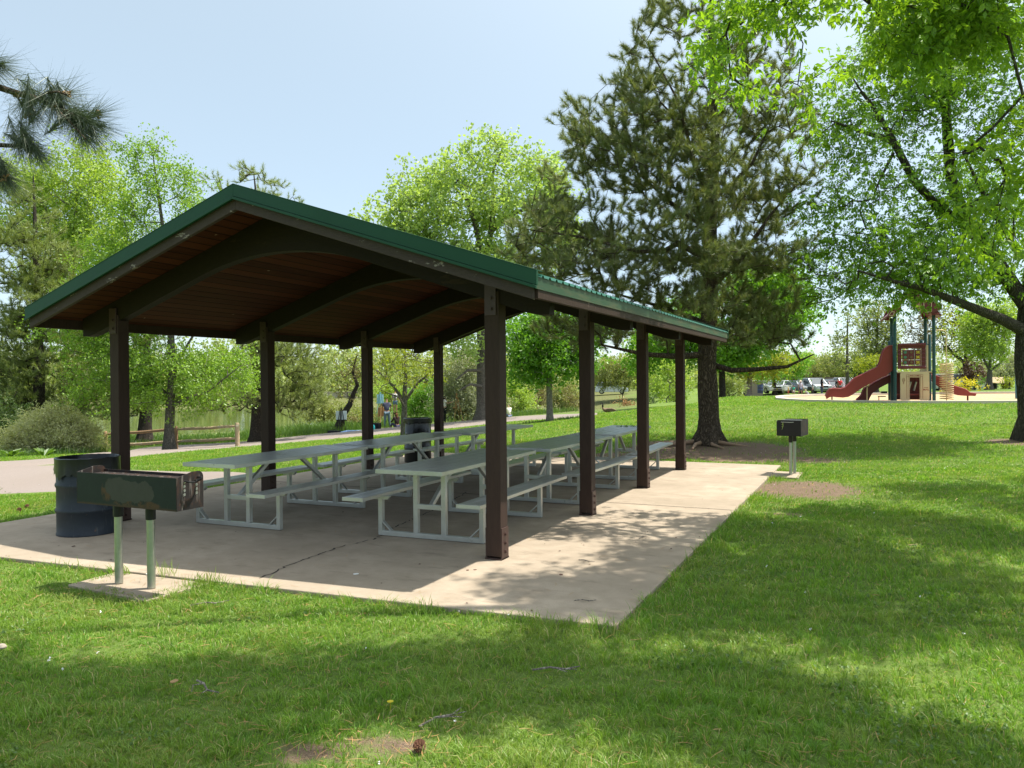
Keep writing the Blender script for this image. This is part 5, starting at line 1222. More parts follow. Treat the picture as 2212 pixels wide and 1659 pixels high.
# 1 the big pine behind the shelter
D1 = 18.4
tree('pine_tree', 'very tall dark pine standing directly behind the far right corner of the shelter', 'pine tree',
     [(1530, 957, D1, .27), (1530, 900, D1, .235), (1528, 780, D1, .215), (1533, 620, D1, .19), (1535, 450, D1, .15), (1545, 300, D1, .11), (1537, 100, D1, .07), (1537, -90, D1, .03)],
     B([(1450, 30, 55, 55), (1400, 60, 40, 50), (1540, 0, 75, 80), (1385, 130, 50, 55), (1500, 140, 110, 80), (1620, 150, 90, 80)], D1, 1.6) +
     B([(1345, 215, 50, 60), (1400, 260, 90, 60), (1245, 265, 50, 50), (1300, 320, 80, 50), (1490, 290, 120, 80), (1640, 290, 110, 80), (1385, 370, 120, 60), (1255, 350, 40, 40)], D1, 2.4) +
     B([(1510, 420, 140, 70), (1670, 420, 90, 80), (1185, 450, 45, 50), (1150, 510, 65, 50), (1250, 510, 90, 45), (1370, 510, 90, 50), (1480, 560, 120, 60), (1600, 560, 110, 60), (1690, 560, 40, 45)], D1, 2.8) +
     B([(1200, 570, 90, 45), (1320, 620, 110, 45), (1460, 650, 110, 40), (1640, 660, 80, 55), (1390, 720, 90, 35), (1290, 725, 80, 35), (1200, 700, 60, 30), (1600, 730, 60, 30), (1690, 740, 50, 28), (1650, 700, 55, 32)], D1, 2.4)
     + B([(1535, 330, 70, 60), (1530, 450, 90, 60), (1545, 560, 90, 55), (1520, 660, 80, 40), (1530, 210, 60, 60)], D1 - 1.9, 1.0) + B([(1130, 540, 60, 40), (1190, 600, 80, 40), (1240, 450, 70, 45), (1300, 560, 80, 45)], D1 - .6, 1.8),
     'needle', 'bark_pine', 1, dens=9.0, per=115, spread=.10, size=.155, kind='needle', holes=.22, upw=.35, minz=2.0, bend=.16, r0=.006, flare=.6, w=.0088, cone=.58, seg=.35, rmax=.10,
     limbs=[[(1545, 790, D1, .07), (1580, 800, D1 - .3, .062), (1630, 798, D1 - .6, .052), (1700, 792, D1 - .8, .035), (1758, 765, D1 - 1, .012)],
            [(1520, 765, D1, .08), (1470, 770, D1 - .5, .07), (1390, 765, D1 - .9, .05), (1300, 745, D1 - 1.2, .02)],
            [(1525, 560, D1, .08), (1466, 525, D1 - .5, .065), (1431, 543, D1 - .8, .05), (1378, 543, D1 - 1.0, .04), (1251, 511, D1 - 1.3, .025), (1128, 494, D1 - 1.5, .01)],
            [(1540, 425, D1, .07), (1580, 400, D1 - .4, .055), (1625, 353, D1 - .8, .035), (1678, 240, D1 - 1, .012)],
            [(1530, 430, D1, .07), (1500, 350, D1 - .5, .05), (1462, 212, D1 - .8, .025), (1395, 90, D1 - 1, .01)],
            [(1535, 620, D1, .08), (1600, 560, D1 - .6, .06), (1660, 470, D1 - 1, .03), (1720, 400, D1 - 1.2, .01)],
            [(1533, 500, D1, .06), (1440, 430, D1 + .8, .04), (1330, 330, D1 + 1.2, .012)], [(1530, 700, D1, .06), (1420, 660, D1 + .8, .04), (1280, 620, D1 + 1.2, .015)]])

# 2 the ash on the right edge
D2 = 17.9
tree('ash_tree', 'large ash on the right edge, its bare limb reaching over the playground', 'ash tree',
     [(2232, 955, D2, .29), (2226, 900, D2, .26), (2218, 800, D2, .24), (2220, 700, D2, .22), (2235, 560, D2, .2), (2245, 400, D2, .16), (2250, 150, D2, .10), (2250, -100, D2, .04)],
     B([(2150, 330, 90, 130), (2080, 460, 120, 75), (2190, 500, 80, 80), (1990, 560, 120, 45), (1880, 530, 90, 45), (1790, 530, 70, 40), (1850, 600, 80, 30), (2150, 600, 70, 45), (2060, 600, 60, 30), (1985, 610, 60, 38), (1930, 600, 50, 25), (2020, 640, 40, 18), (1760, 630, 50, 40), (1725, 570, 40, 45)], D2, 2.3) +
     B([(1980, 230, 70, 80), (2090, 140, 110, 100), (1900, 150, 90, 80), (1840, 330, 60, 55), (1790, 280, 60, 50), (2010, 60, 120, 70), (1950, 380, 45, 40), (1850, 430, 60, 40), (1770, 430, 60, 50), (2200, 60, 90, 90), (1830, 240, 60, 50)], D2, 2.0),
     'ash', 'bark_ash', 2, dens=2.6, per=7, spread=.20, size=.094, kind='compound', holes=.20, upw=.3, minz=3.2, r0=.005, flare=.45, rmax=.07,
     limbs=[[(2210, 714, D2, .14), (2165, 690, D2 - .3, .12), (2125, 674, D2 - .5, .105), (2059, 648, D2 - .9, .085), (1990, 622, D2 - 1.2, .065), (1943, 611, D2 - 1.4, .045), (1854, 585, D2 - 1.8, .02)],
            [(2215, 660, D2, .17), (2150, 560, D2 + .3, .15), (2080, 470, D2 + .5, .135), (2055, 390, D2 + .5, .125), (2043, 231, D2 + .6, .10), (2010, 132, D2 + .6, .07), (1977, 60, D2 + .6, .045), (1965, -60, D2 + .6, .02)],
            [(2043, 225, D2 + .6, .09), (2050, 132, D2 + .7, .075), (2062, 20, D2 + .8, .05), (2070, -80, D2 + .8, .03)],
            [(2110, 505, D2 + .4, .10), (2020, 440, D2, .095), (1977, 393, D2, .09), (1934, 314, D2, .078), (1891, 238, D2, .05), (1861, 198, D2, .03)],
            [(1934, 314, D2, .06), (1905, 295, D2, .055), (1881, 291, D2, .05), (1795, 261, D2 - .2, .015)],
            [(1930, 330, D2, .035), (1900, 390, D2, .025), (1885, 430, D2, .012)],
            [(2195, 540, D2, .07), (2130, 430, D2 - 1, .05), (2080, 330, D2 - 1.4, .02)]])

# 3 the ash whose crown hangs over the lawn, trunk outside the picture on the right
def near_pts(rs):
    o = []
    for c, r, n in NEARB:
        u = unit(rs.normal(size=(n, 3))) * rs.uniform(0, 1, (n, 1)) ** .45; q = np.array(c) + u * np.array(r)
        nz = vnoise(q[:, 0] * 1.0 + q[:, 2] * .3, q[:, 1], 2.3, 21); o.append(q[nz > -.55])
    return np.concatenate(o)
NEARB = [((x, y, z), (rx, ry, .45), n) for x, y, z, rx, ry, n in [(-1.6, 4.35, 7.5, .75, .6, 150), (-1.0, 3.7, 7.6, .8, .5, 130), (-.2, 4.1, 7.6, .7, .5, 110), (-.7, 4.8, 7.5, .7, .55, 150), (.15, 5.5, 7.5, .6, .42, 150), (.9, 5.95, 7.5, .7, .55, 160), (1.8, 6.0, 7.5, .7, .5, 150), (2.5, 5.6, 7.5, .7, .5, 120), (3.1, 5.1, 7.5, .7, .5, 90),
    (.9, 7.6, 7.8, 1.1, .8, 210), (2.2, 7.9, 7.8, 1.0, .9, 190), (1.3, 9.1, 7.9, 1.0, .8, 190), (2.8, 9.3, 7.8, 1.1, .9, 190), (1.9, 10.5, 7.9, .9, .8, 130), (4.2, 8.2, 7.8, 1.2, 1.0, 160), (3.6, 11.2, 7.6, 1.1, 1.0, 200), (2.3, 12.2, 8.0, .7, .7, 80), (4.9, 13.0, 7.6, 1.3, 1.2, 230), (3.7, 14.6, 8.2, .9, 1.0, 120), (5.9, 15.6, 7.8, 1.5, 1.2, 230), (6.6, 18.0, 7.8, 1.3, 1.2, 170), (5.4, 10.4, 7.8, 1.2, 1.1, 140)]]
tree('ash_tree', 'nearest ash, its leafy branch tips hanging down into the top right of the view', 'ash tree',
     [(3500, 1250, 5.6, .30), (3500, 1000, 5.6, .25), (3500, 500, 5.7, .22), (3480, 0, 5.8, .19), (3450, -700, 6.2, .14), (3400, -1200, 6.6, .08)],
     [(1600, 100, 70, 75, 9.4, .7, 1.2), (1690, 60, 110, 80, 9.2, .9, 1.3), (1760, 150, 100, 75, 9.0, .8, 1.1), (1640, 165, 60, 50, 9.3, .6), (1880, 40, 130, 60, 8.9, 1.0), (1860, 180, 70, 60, 8.8, .5, .7), (1800, 235, 50, 30, 8.9, .4, .8), (2080, 20, 120, 45, 8.6, .9), (2150, 320, 80, 60, 9.4, .8, .45), (2170, 430, 80, 55, 9.4, .8, .45), (2110, 540, 70, 35, 10, .7, .4), (1560, 30, 50, 50, 9.6, .6), (1570, 120, 45, 50, 9.6, .5), (1700, 120, 110, 80, 9.4, .8), (1800, 60, 110, 80, 9.2, .8), (1960, 110, 80, 50, 9.0, .7, .6), (2080, 60, 120, 60, 9, .8, .8)],
     'ashnear', 'bark_ash', 3, dens=13, dm_=7.5, per=7, spread=.16, size=.095, kind='compound', holes=.3, upw=-.0, minz=3.5, r0=.0045, flare=.4, wpts=near_pts, rmax=.05,
     limbs=[[(3480, -100, 5.8, .12), (2400, -450, 7.0, .085), (2100, -350, 8.2, .055), (1850, -150, 8.9, .03), (1700, 20, 9.2, .012)],
            [(3460, -400, 6.0, .12), (2300, -1000, 6.2, .08), (1700, -1100, 6.2, .05), (900, -1100, 5.6, .02)],
            [(3450, -500, 6.1, .12), (2900, -300, 9.0, .08), (2500, -150, 13.0, .04)]])

# 4 cottonwood beyond the shelter
D4 = 42
tree('cottonwood_tree', 'broad pale green cottonwood rising behind the shelter roof, pale sky showing in its forks', 'cottonwood tree',
     [(1042, 907, D4, .42), (1042, 870, D4, .30), (1040, 760, D4, .27), (1045, 650, D4, .25), (1050, 560, D4, .22)],
     B([(1090, 338, 52, 40), (1150, 375, 48, 44), (985, 378, 42, 40), (1018, 332, 30, 26), (1060, 395, 50, 30), (1195, 395, 22, 26), (930, 385, 26, 24), (905, 420, 65, 50), (835, 460, 50, 38), (870, 500, 80, 45), (1180, 440, 65, 60), (1000, 450, 90, 50), (1100, 460, 80, 50), (1215, 500, 50, 55), (950, 560, 120, 60), (1100, 570, 130, 60), (1000, 650, 120, 60), (1020, 740, 70, 35), (930, 500, 60, 50)], D4, 3.2),
     'cotton', 'bark_grey', 4, dens=.85, per=34, spread=.34, size=.17, holes=.03, upw=.8, minz=3, r0=.014, asp=.85, rmax=.14,
     limbs=[[(1050, 560, D4, .19), (1062, 495, D4, .15), (1067, 428, D4, .11), (1062, 380, D4, .06), (1085, 320, D4, .03)], [(1048, 570, D4, .17), (1026, 485, D4, .13), (1009, 432, D4, .10), (970, 392, D4, .05)],
            [(1062, 500, D4, .12), (1100, 465, D4, .09), (1141, 451, D4, .07), (1190, 420, D4, .03)], [(1048, 600, D4, .14), (960, 540, D4, .09), (880, 490, D4, .04)], [(1040, 800, D4 - .5, .10), (1010, 800, D4 - 1, .07), (985, 820, D4 - 1.5, .03)], [(1040, 835, D4 - .5, .09), (1015, 830, D4 - 1, .06), (990, 845, D4 - 1.4, .03)]])

# 5 pear tree in front of the fence
D5 = 28
tree('pear_tree', 'bright green young tree with straight grey trunk standing right in front of the rail fence', 'tree',
     [(366, 968, D5, .21), (366, 930, D5, .165), (368, 880, D5, .16), (372, 800, D5, .13), (368, 650, D5, .10), (350, 480, D5, .06), (330, 330, D5, .02)],
     B([(305, 340, 28, 38), (350, 330, 25, 30), (330, 400, 60, 50), (400, 400, 45, 45), (300, 470, 70, 50), (390, 480, 80, 60), (240, 560, 80, 60), (320, 570, 90, 60), (200, 660, 70, 60), (300, 680, 120, 60), (430, 620, 90, 60)], D5, 1.5) +
     B([(210, 760, 60, 45), (330, 790, 110, 45), (440, 800, 90, 50), (510, 800, 50, 45), (390, 850, 90, 28), (300, 840, 60, 25), (250, 810, 60, 30), (470, 850, 60, 20), (300, 868, 60, 18), (440, 872, 50, 14), (160, 700, 60, 50), (180, 830, 50, 40)], D5, 1.9),
     'pear', 'bark_grey', 5, dens=3.2, per=38, spread=.22, size=.085, holes=.24, upw=.7, minz=.6, r0=.007, asp=.7, rmax=.06, flare=.3,
     limbs=[[(368, 880, D5, .07), (400, 862, D5 - .4, .05), (450, 845, D5 - .8, .03), (520, 790, D5 - 1, .012)], [(368, 860, D5, .06), (330, 820, D5, .04), (270, 760, D5, .015)], [(372, 800, D5, .06), (420, 720, D5, .04), (450, 640, D5, .015)]])
# 6 tall airy tree behind on the left
tree('poplar_tree', 'tall airy yellow green tree behind the far left pine and the bright green tree', 'tree',
     [(150, 930, 46, .25), (152, 800, 46, .2), (155, 600, 46, .16), (165, 430, 46, .08), (180, 330, 46, .02)],
     B([(180, 370, 70, 50), (110, 420, 70, 55), (225, 430, 50, 60), (60, 400, 60, 45), (160, 500, 110, 60), (240, 530, 50, 60), (70, 500, 60, 50), (150, 600, 110, 60), (190, 690, 90, 50), (180, 320, 30, 30)], 46, 2.8),
     'poplar', 'bark_pale', 6, dens=1.0, per=34, spread=.38, size=.15, holes=.18, upw=.8, minz=1, r0=.012, asp=.8)
# 7-9 pines on the left
tree('pine_tree', 'olive green pine at the far left edge, behind the grey green shrub', 'pine tree',
     [(84, 935, 38, .30), (84, 800, 38, .24), (80, 650, 38, .18), (76, 500, 38, .1), (72, 380, 38, .03)],
     B([(72, 440, 40, 45), (60, 520, 75, 45), (110, 560, 60, 40), (50, 600, 90, 45), (110, 650, 110, 50), (30, 700, 90, 50), (120, 740, 100, 45), (50, 800, 110, 50), (160, 800, 70, 45), (90, 865, 130, 40), (200, 860, 60, 35), (20, 880, 70, 45)], 38, 2.6),
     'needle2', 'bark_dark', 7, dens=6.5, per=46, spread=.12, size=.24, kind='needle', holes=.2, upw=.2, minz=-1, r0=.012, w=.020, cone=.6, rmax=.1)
tree('pine_tree', 'small dark pine behind the bright green tree, its rough trunk between fence and pond', 'pine tree',
     [(313, 935, 38, .36), (315, 890, 38, .27), (316, 800, 38, .2), (318, 640, 38, .08)],
     B([(316, 660, 40, 40), (310, 740, 80, 50), (300, 810, 95, 40), (340, 850, 110, 22), (250, 855, 60, 22), (240, 890, 60, 22), (290, 885, 50, 16)], 38, 2.2),
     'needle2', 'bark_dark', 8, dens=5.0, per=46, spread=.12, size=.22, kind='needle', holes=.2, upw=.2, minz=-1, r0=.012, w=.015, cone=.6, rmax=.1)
tree('pine_tree', 'pine standing behind the second left post, its top poking up above the roof ridge', 'pine tree',
     [(556, 932, 36, .33), (556, 880, 36, .25), (556, 750, 36, .2), (556, 560, 36, .13), (556, 450, 36, .07), (548, 372, 36, .02)],
     B([(482, 412, 12, 18), (543, 395, 30, 22), (578, 398, 18, 22), (500, 430, 20, 12), (628, 425, 9, 14), (560, 470, 80, 50), (560, 560, 110, 60), (570, 660, 120, 60), (610, 760, 100, 45), (520, 800, 60, 50), (640, 810, 75, 45), (590, 860, 110, 28), (670, 850, 45, 35), (500, 880, 60, 18), (650, 885, 50, 16)], 36, 2.4),
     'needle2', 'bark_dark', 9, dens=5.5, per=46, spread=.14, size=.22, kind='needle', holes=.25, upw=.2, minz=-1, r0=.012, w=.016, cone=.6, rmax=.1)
# 10 small locust under the roof line
tree('locust_tree', 'slim grey young tree with sparse yellow green leaves standing before the painters', 'tree',
     [(873, 942, 27, .125), (873, 900, 27, .10), (874, 865, 27, .09), (876, 810, 27, .06), (874, 740, 27, .03)],
     B([(880, 770, 75, 32), (840, 800, 45, 32), (930, 800, 45, 35), (880, 820, 90, 28), (910, 740, 60, 35), (840, 740, 50, 30)], 27, 1.4),
     'yellow', 'bark_grey', 10, dens=4.2, per=12, spread=.15, size=.075, holes=.15, upw=.9, minz=.7, r0=.009, flare=.2, rmax=.04,
     limbs=[[(874, 868, 27, .06), (850, 835, 27, .04), (815, 800, 27, .02)], [(874, 868, 27, .06), (900, 830, 27, .045), (945, 790, 27, .02)], [(874, 880, 27, .05), (862, 858, 26.6, .03), (820, 842, 26.4, .012)]])
# 11 crooked bare tree
tree('crooked_tree', 'leaning nearly bare tree with a crooked dark trunk beside the black easel', 'tree',
     [(728, 926, 45, .24), (741, 897, 45, .19), (756, 874, 45, .16), (764, 849, 45, .13), (772, 832, 45, .11), (762, 805, 45, .08), (770, 770, 45, .03)],
     B([(760, 790, 32, 28), (740, 820, 30, 22), (785, 810, 22, 25), (750, 850, 26, 16)], 45, 1.2), 'brush', 'bark_dark', 11, dens=3.5, per=8, spread=.25, size=.12, holes=.3, r0=.012, flare=.4)
# 12 silver shrubs
def shrub(name, label, cat, px, py, d, blobs, leaf, bark, seed, dens=3, per=40, spread=.2, size=.09, dr=1.2, r0=.007, asp=.4, holes=.3, kind='quad', nb=.2, db=.6, group=None, upw=.8):
    return tree(name, label, cat, [(px, py, d, .05), (px, py - 14, d, .035)], B(blobs, d, dr), leaf, bark, seed, dens=dens, per=per, spread=spread, size=size, holes=holes, upw=upw, bend=.2, r0=r0, flare=0, asp=asp, kind=kind, nb=nb, db=db, group=group)
shrub('russian_olive', 'tall silvery leaved shrub between the shelter post and the cottonwood trunk', 'shrub', 1000, 906, 47, [(985, 800, 45, 40), (1010, 840, 50, 45), (970, 860, 40, 35), (1050, 870, 45, 30), (1010, 775, 40, 30), (1030, 890, 60, 16)], 'silver', 'bark_dark', 12, 2.2, 46, .3, .14, 1.6, asp=.4)
# 13 maples
tree('maple_tree', 'small maple with smooth pale trunk and low glossy green crown between two right posts', 'maple tree',
     [(1187, 913, 33, .15), (1187, 880, 33, .13), (1187, 820, 33, .12), (1186, 720, 33, .08), (1186, 650, 33, .03)],
     B([(1180, 700, 80, 45), (1130, 740, 55, 45), (1250, 735, 60, 40), (1190, 770, 80, 35), (1130, 800, 35, 28), (1240, 790, 50, 25), (1190, 805, 55, 16), (1280, 700, 45, 40)], 33, 1.7),
     'maple', 'bark_pale', 13, dens=3.2, per=34, spread=.24, size=.13, holes=.22, upw=.8, minz=.9, r0=.007, asp=.75, flare=.3, rmax=.06)
tree('maple_tree', 'deep green maple standing behind the tall pine trunk', 'maple tree',
     [(1560, 868, 46, .2), (1560, 800, 46, .17), (1560, 700, 46, .1), (1560, 600, 46, .03)],
     B([(1430, 740, 60, 40), (1480, 700, 70, 50), (1400, 780, 40, 20), (1600, 620, 80, 60), (1660, 650, 70, 60), (1700, 690, 55, 45), (1620, 720, 90, 45), (1590, 770, 70, 20), (1530, 760, 60, 25), (1700, 620, 50, 50)], 46, 2.4),
     'maple', 'bark_dark', 14, dens=1.5, per=44, spread=.34, size=.17, holes=.22, upw=.8, minz=1.5, r0=.01, asp=.75, rmax=.1)
tree('locust_tree', 'yellow leaved park tree with pale trunk beside the person in black', 'tree',
     [(1617, 859, 72, .28), (1618, 835, 72, .26), (1620, 815, 72, .2), (1622, 785, 72, .06)],
     B([(1640, 785, 60, 16), (1590, 790, 45, 16), (1680, 780, 35, 18), (1630, 800, 60, 10), (1578, 806, 26, 9)], 72, 2.2), 'yellow', 'bark_pale', 15, dens=.9, per=50, spread=.45, size=.22, holes=.15, upw=.9, minz=2, r0=.02)
tree('park_tree', 'dark leaved park tree standing between the two white sedans', 'tree',
     [(1673, 849.5, 84, .22), (1672, 830, 84, .2), (1672, 800, 84, .08)],
     B([(1700, 795, 36, 16), (1655, 802, 28, 12), (1720, 782, 28, 18), (1682, 806, 36, 9)], 84, 2.0), 'maple', 'bark_dark', 16, dens=.8, per=40, spread=.45, size=.24, holes=.2, upw=.9, minz=2, r0=.02)
# background trees beyond the playground
tree('sapling_tree', 'slender pale green tree with a thin straight trunk left of the playground slide', 'tree',
     [(1830, 845, 66, .17), (1830, 800, 66, .13), (1830, 740, 66, .09), (1832, 670, 66, .03)],
     B([(1832, 690, 22, 28), (1828, 730, 32, 25), (1840, 765, 38, 22), (1815, 785, 38, 18)], 66, 1.5), 'pale', 'bark_grey', 17, dens=1.7, per=16, spread=.32, size=.2, holes=.2, upw=.9, r0=.02)
tree('pale_tree', 'tall open pale green tree directly left of the playground tower posts', 'tree',
     [(1893, 842, 72, .2), (1893, 780, 72, .17), (1895, 700, 72, .1), (1900, 650, 72, .04)],
     B([(1893, 680, 32, 35), (1880, 730, 36, 32), (1915, 720, 32, 38), (1900, 770, 40, 28), (1925, 760, 30, 30)], 72, 1.8), 'pale', 'bark_grey', 18, dens=1.5, per=22, spread=.36, size=.2, holes=.15, upw=.9, r0=.02,
     limbs=[[(1893, 790, 72, .1), (1880, 740, 72, .07), (1870, 680, 72, .03)], [(1893, 780, 72, .1), (1912, 730, 72, .06), (1925, 670, 72, .03)]])
tree('budding_tree', 'bare budding brownish tree seen through the middle of the playground tower', 'tree',
     [(1998, 842, 68, .2), (1998, 780, 68, .16), (2000, 720, 68, .1), (2005, 650, 68, .03)],
     B([(2000, 680, 38, 38), (1975, 720, 28, 30), (2025, 710, 26, 32), (2000, 750, 38, 25)], 68, 1.8), 'brush', 'bark_grey', 19, dens=2.3, per=5, spread=.3, size=.16, holes=.3, upw=.9, r0=.022)
tree('spreading_tree', 'wide dark limbed tree with thin reddish foliage behind the coil climber', 'tree',
     [(2092, 842, 62, .3), (2090, 810, 62, .26), (2085, 780, 62, .2)],
     B([(2060, 715, 38, 32), (2100, 700, 42, 35), (2050, 755, 35, 22), (2110, 745, 40, 25), (2075, 680, 38, 30)], 62, 2.2), 'yellow', 'bark_dark', 20, dens=1.6, per=7, spread=.35, size=.18, holes=.2, upw=.5, r0=.025,
     limbs=[[(2086, 785, 62, .15), (2060, 765, 62, .1), (2040, 740, 62, .05)], [(2086, 782, 62, .15), (2085, 740, 62, .1), (2080, 690, 62, .04)], [(2086, 785, 62, .14), (2115, 755, 62, .1), (2130, 720, 62, .04)]])
tree('park_tree', 'fresh green park tree with forked grey trunk right of the coil climber', 'tree',
     [(2137, 839, 56, .2), (2137, 815, 56, .18), (2138, 800, 56, .15)],
     B([(2135, 700, 42, 38), (2105, 730, 30, 28), (2165, 730, 32, 35), (2135, 760, 48, 25), (2150, 680, 38, 32), (2110, 690, 30, 30), (2180, 690, 30, 40)], 56, 2.0), 'poplar', 'bark_grey', 21, dens=1.9, per=26, spread=.3, size=.17, holes=.2, upw=.9, r0=.014,
     limbs=[[(2138, 800, 56, .11), (2125, 775, 56, .08), (2112, 730, 56, .03)], [(2138, 800, 56, .11), (2140, 750, 56, .08), (2145, 690, 56, .03)], [(2138, 802, 56, .09), (2160, 785, 56, .06), (2180, 760, 56, .03)]])
SH = [
 ('purple_shrub', 'dark purple leaved shrub behind the coil climber', 'shrub', 2107, 832, 60, [(2107, 800, 20, 22), (2095, 812, 16, 14)], 'purple', 'bark_dark', 30, 1.5),
 ('silver_shrub', 'large silvery shrub behind the park bench at the right edge', 'shrub', 2165, 838, 64, [(2165, 805, 30, 22), (2190, 795, 30, 28), (2145, 818, 20, 12)], 'silver', 'bark_dark', 31, 1.6),
 ('flowering_shrub', 'low shrub with yellow flowers right of the coil climber', 'shrub', 2085, 842, 52, [(2082, 834, 24, 8), (2060, 836, 10, 6)], 'flower', 'bark_dark', 32, .7),
 ('flowering_shrub', 'rounded yellow green bush beside the park bench', 'shrub', 2180, 840, 57, [(2180, 826, 16, 9)], 'yellow', 'bark_dark', 33, .6),
 ('green_bush', 'mid green bush between the purple shrub and the grey forked trunk', 'shrub', 2105, 840, 58, [(2108, 828, 16, 10)], 'maple', 'bark_dark', 34, .6),
 ('dark_pine', 'dark bushy pine behind the top of the playground slide', 'pine tree', 1880, 838, 84, [(1880, 780, 28, 40), (1862, 800, 22, 25), (1900, 800, 22, 25)], 'dark', 'bark_dark', 35, 2.2),
 ('yellow_bush', 'vivid yellow green tree just behind the playground slide', 'tree', 1885, 842, 62, [(1888, 783, 24, 14), (1868, 792, 22, 12), (1905, 800, 16, 12)], 'yellow', 'bark_dark', 36, 1.4),
 ('green_tree', 'rounded olive tree beyond the silver SUV roof', 'tree', 1795, 842, 108, [(1790, 795, 38, 26), (1760, 805, 26, 18), (1820, 805, 25, 22)], 'olive', 'bark_dark', 37, 3.0),
 ('green_tree', 'fresh green tree left of the brown building above the white sedans', 'tree', 1708, 842, 112, [(1725, 800, 26, 22), (1745, 785, 26, 24), (1700, 812, 20, 14)], 'poplar', 'bark_dark', 38, 2.6),
 ('bank_shrub', 'pale twiggy shrub between the tall pine trunk and the person in black', 'shrub', 1575, 866, 58, [(1578, 840, 20, 22), (1562, 820, 20, 25), (1595, 845, 12, 14)], 'pale', 'bark_grey', 39, 1.2),
 ('creek_shrub', 'yellow green willow shrub on the creek bank right behind the nearest post', 'shrub', 1115, 902, 60, [(1120, 860, 30, 32), (1105, 830, 25, 25), (1140, 880, 25, 18)], 'poplar', 'bark_dark', 40, 1.6),
 ('creek_shrub', 'tan brown brush on the far creek bank left of the maple trunk', 'shrub', 1160, 885, 84, [(1160, 868, 38, 14), (1150, 850, 30, 14), (1175, 840, 20, 20)], 'brush', 'bark_dark', 41, 2.0),
 ('creek_shrub', 'olive willow thicket on the far creek bank right of the maple trunk', 'shrub', 1215, 880, 88, [(1215, 845, 34, 26), (1235, 865, 26, 16), (1205, 865, 26, 14)], 'olive', 'bark_dark', 42, 2.2),
 ('dead_shrub', 'dark twiggy half dead shrub at the water edge before the creek', 'shrub', 1243, 889, 72, [(1243, 868, 18, 18), (1232, 850, 18, 18)], 'brush', 'bark_dark', 43, 1.2),
 ('creek_tree', 'broad olive green willow above the pale parked vehicle across the creek', 'tree', 1345, 872, 98, [(1335, 795, 48, 24), (1300, 815, 28, 22), (1385, 800, 32, 26), (1350, 825, 32, 10)], 'olive', 'bark_dark', 44, 3.0),
 ('creek_tree', 'light green tree right of the pale parked vehicle, seen between the last posts', 'tree', 1410, 874, 80, [(1415, 830, 24, 28), (1400, 800, 28, 26), (1430, 850, 15, 15)], 'poplar', 'bark_pale', 45, 2.0),
 ('creek_tree', 'pale trunked tree clump just left of the tall pine trunk', 'tree', 1440, 874, 60, [(1445, 800, 34, 30), (1480, 820, 26, 30), (1460, 850, 30, 14)], 'poplar', 'bark_pale', 46, 1.8),
 ('dark_bush', 'dark bush low behind the pale trunked clump', 'shrub', 1465, 874, 64, [(1468, 858, 24, 12), (1400, 866, 20, 8)], 'dark', 'bark_dark', 47, 1.2),
 ('tan_bush', 'dry tan grass clump on the creek bank near the goose', 'shrub', 1348, 884, 70, [(1348, 874, 18, 9)], 'straw', 'bark_dark', 48, .8),
 ('bank_shrub', 'green brush hiding the bank behind the painters', 'shrub', 900, 905, 60, [(900, 865, 38, 26), (930, 850, 30, 30), (880, 885, 30, 14), (925, 890, 30, 14)], 'maple', 'bark_dark', 49, 1.6),
 ('bank_shrub', 'yellow green weedy bushes behind the black tripod easel', 'shrub', 700, 915, 58, [(695, 880, 40, 20), (730, 890, 40, 14), (680, 900, 30, 12), (770, 895, 40, 12)], 'olive', 'bark_dark', 50, 1.5),
 ('bank_shrub', 'dry brown brush on the bank between the bags and the navy shirted painter', 'shrub', 790, 922, 50, [(780, 912, 28, 10), (812, 906, 22, 12), (755, 915, 20, 8)], 'brush', 'bark_dark', 51, .9),
 ('bank_shrub', 'leafy green bush on the bank behind the backpack wearer', 'shrub', 850, 905, 64, [(850, 840, 30, 22), (820, 850, 25, 20), (850, 870, 30, 16)], 'poplar', 'bark_dark', 52, 1.4),
 ('brush_pile', 'heap of cut dead branches at the foot of the tall wooden easel', 'brush pile', 1010, 906, 46.5, [(1010, 897, 30, 8), (985, 890, 14, 8)], 'brush', 'bark_dark', 53, .8)]
for nm, lb, ct, px, py, d, bl, lf, bk, sd, dr in SH:
    far = d > 75
    shrub(nm, lb, ct, px, py, d, bl, lf, bk, sd, dens=(1.0 if far else 2.0) * (1.8 / max(dr, .8)) ** .5, per=40 if lf != 'brush' else 16, spread=.34 if far else .24, size=.20 if far else .14, dr=dr, r0=.014 if lf != 'brush' else .012, asp=.6, holes=.3)
shrub('sage_shrub', 'large grey green sagebrush with pale dead twigs beneath, at left beside the path', 'shrub', 125, 985, 28, [(110, 915, 60, 35), (60, 945, 45, 30), (160, 935, 50, 35), (100, 950, 80, 28), (185, 962, 24, 18), (45, 965, 20, 12)], 'sage', 'bark_pale', 60, 16, 60, .15, .10, 1.0, r0=.006, asp=.3, db=1.2)
shrub('weedy_shrub', 'yellow green weedy bush right of the sagebrush, behind the left shelter post', 'shrub', 225, 985, 30, [(225, 950, 25, 26), (205, 965, 22, 16)], 'olive', 'bark_dark', 61, 8, 26, .16, .09, .6, r0=.005, asp=.3, db=.8)
shrub('dark_bush', 'deep shadowy green bush at the far left edge beside the sagebrush', 'shrub', -10, 975, 33, [(5, 930, 45, 40), (-40, 900, 60, 60), (10, 960, 40, 20)], 'dark', 'bark_dark', 62, 4, 40, .25, .12, 1.3)
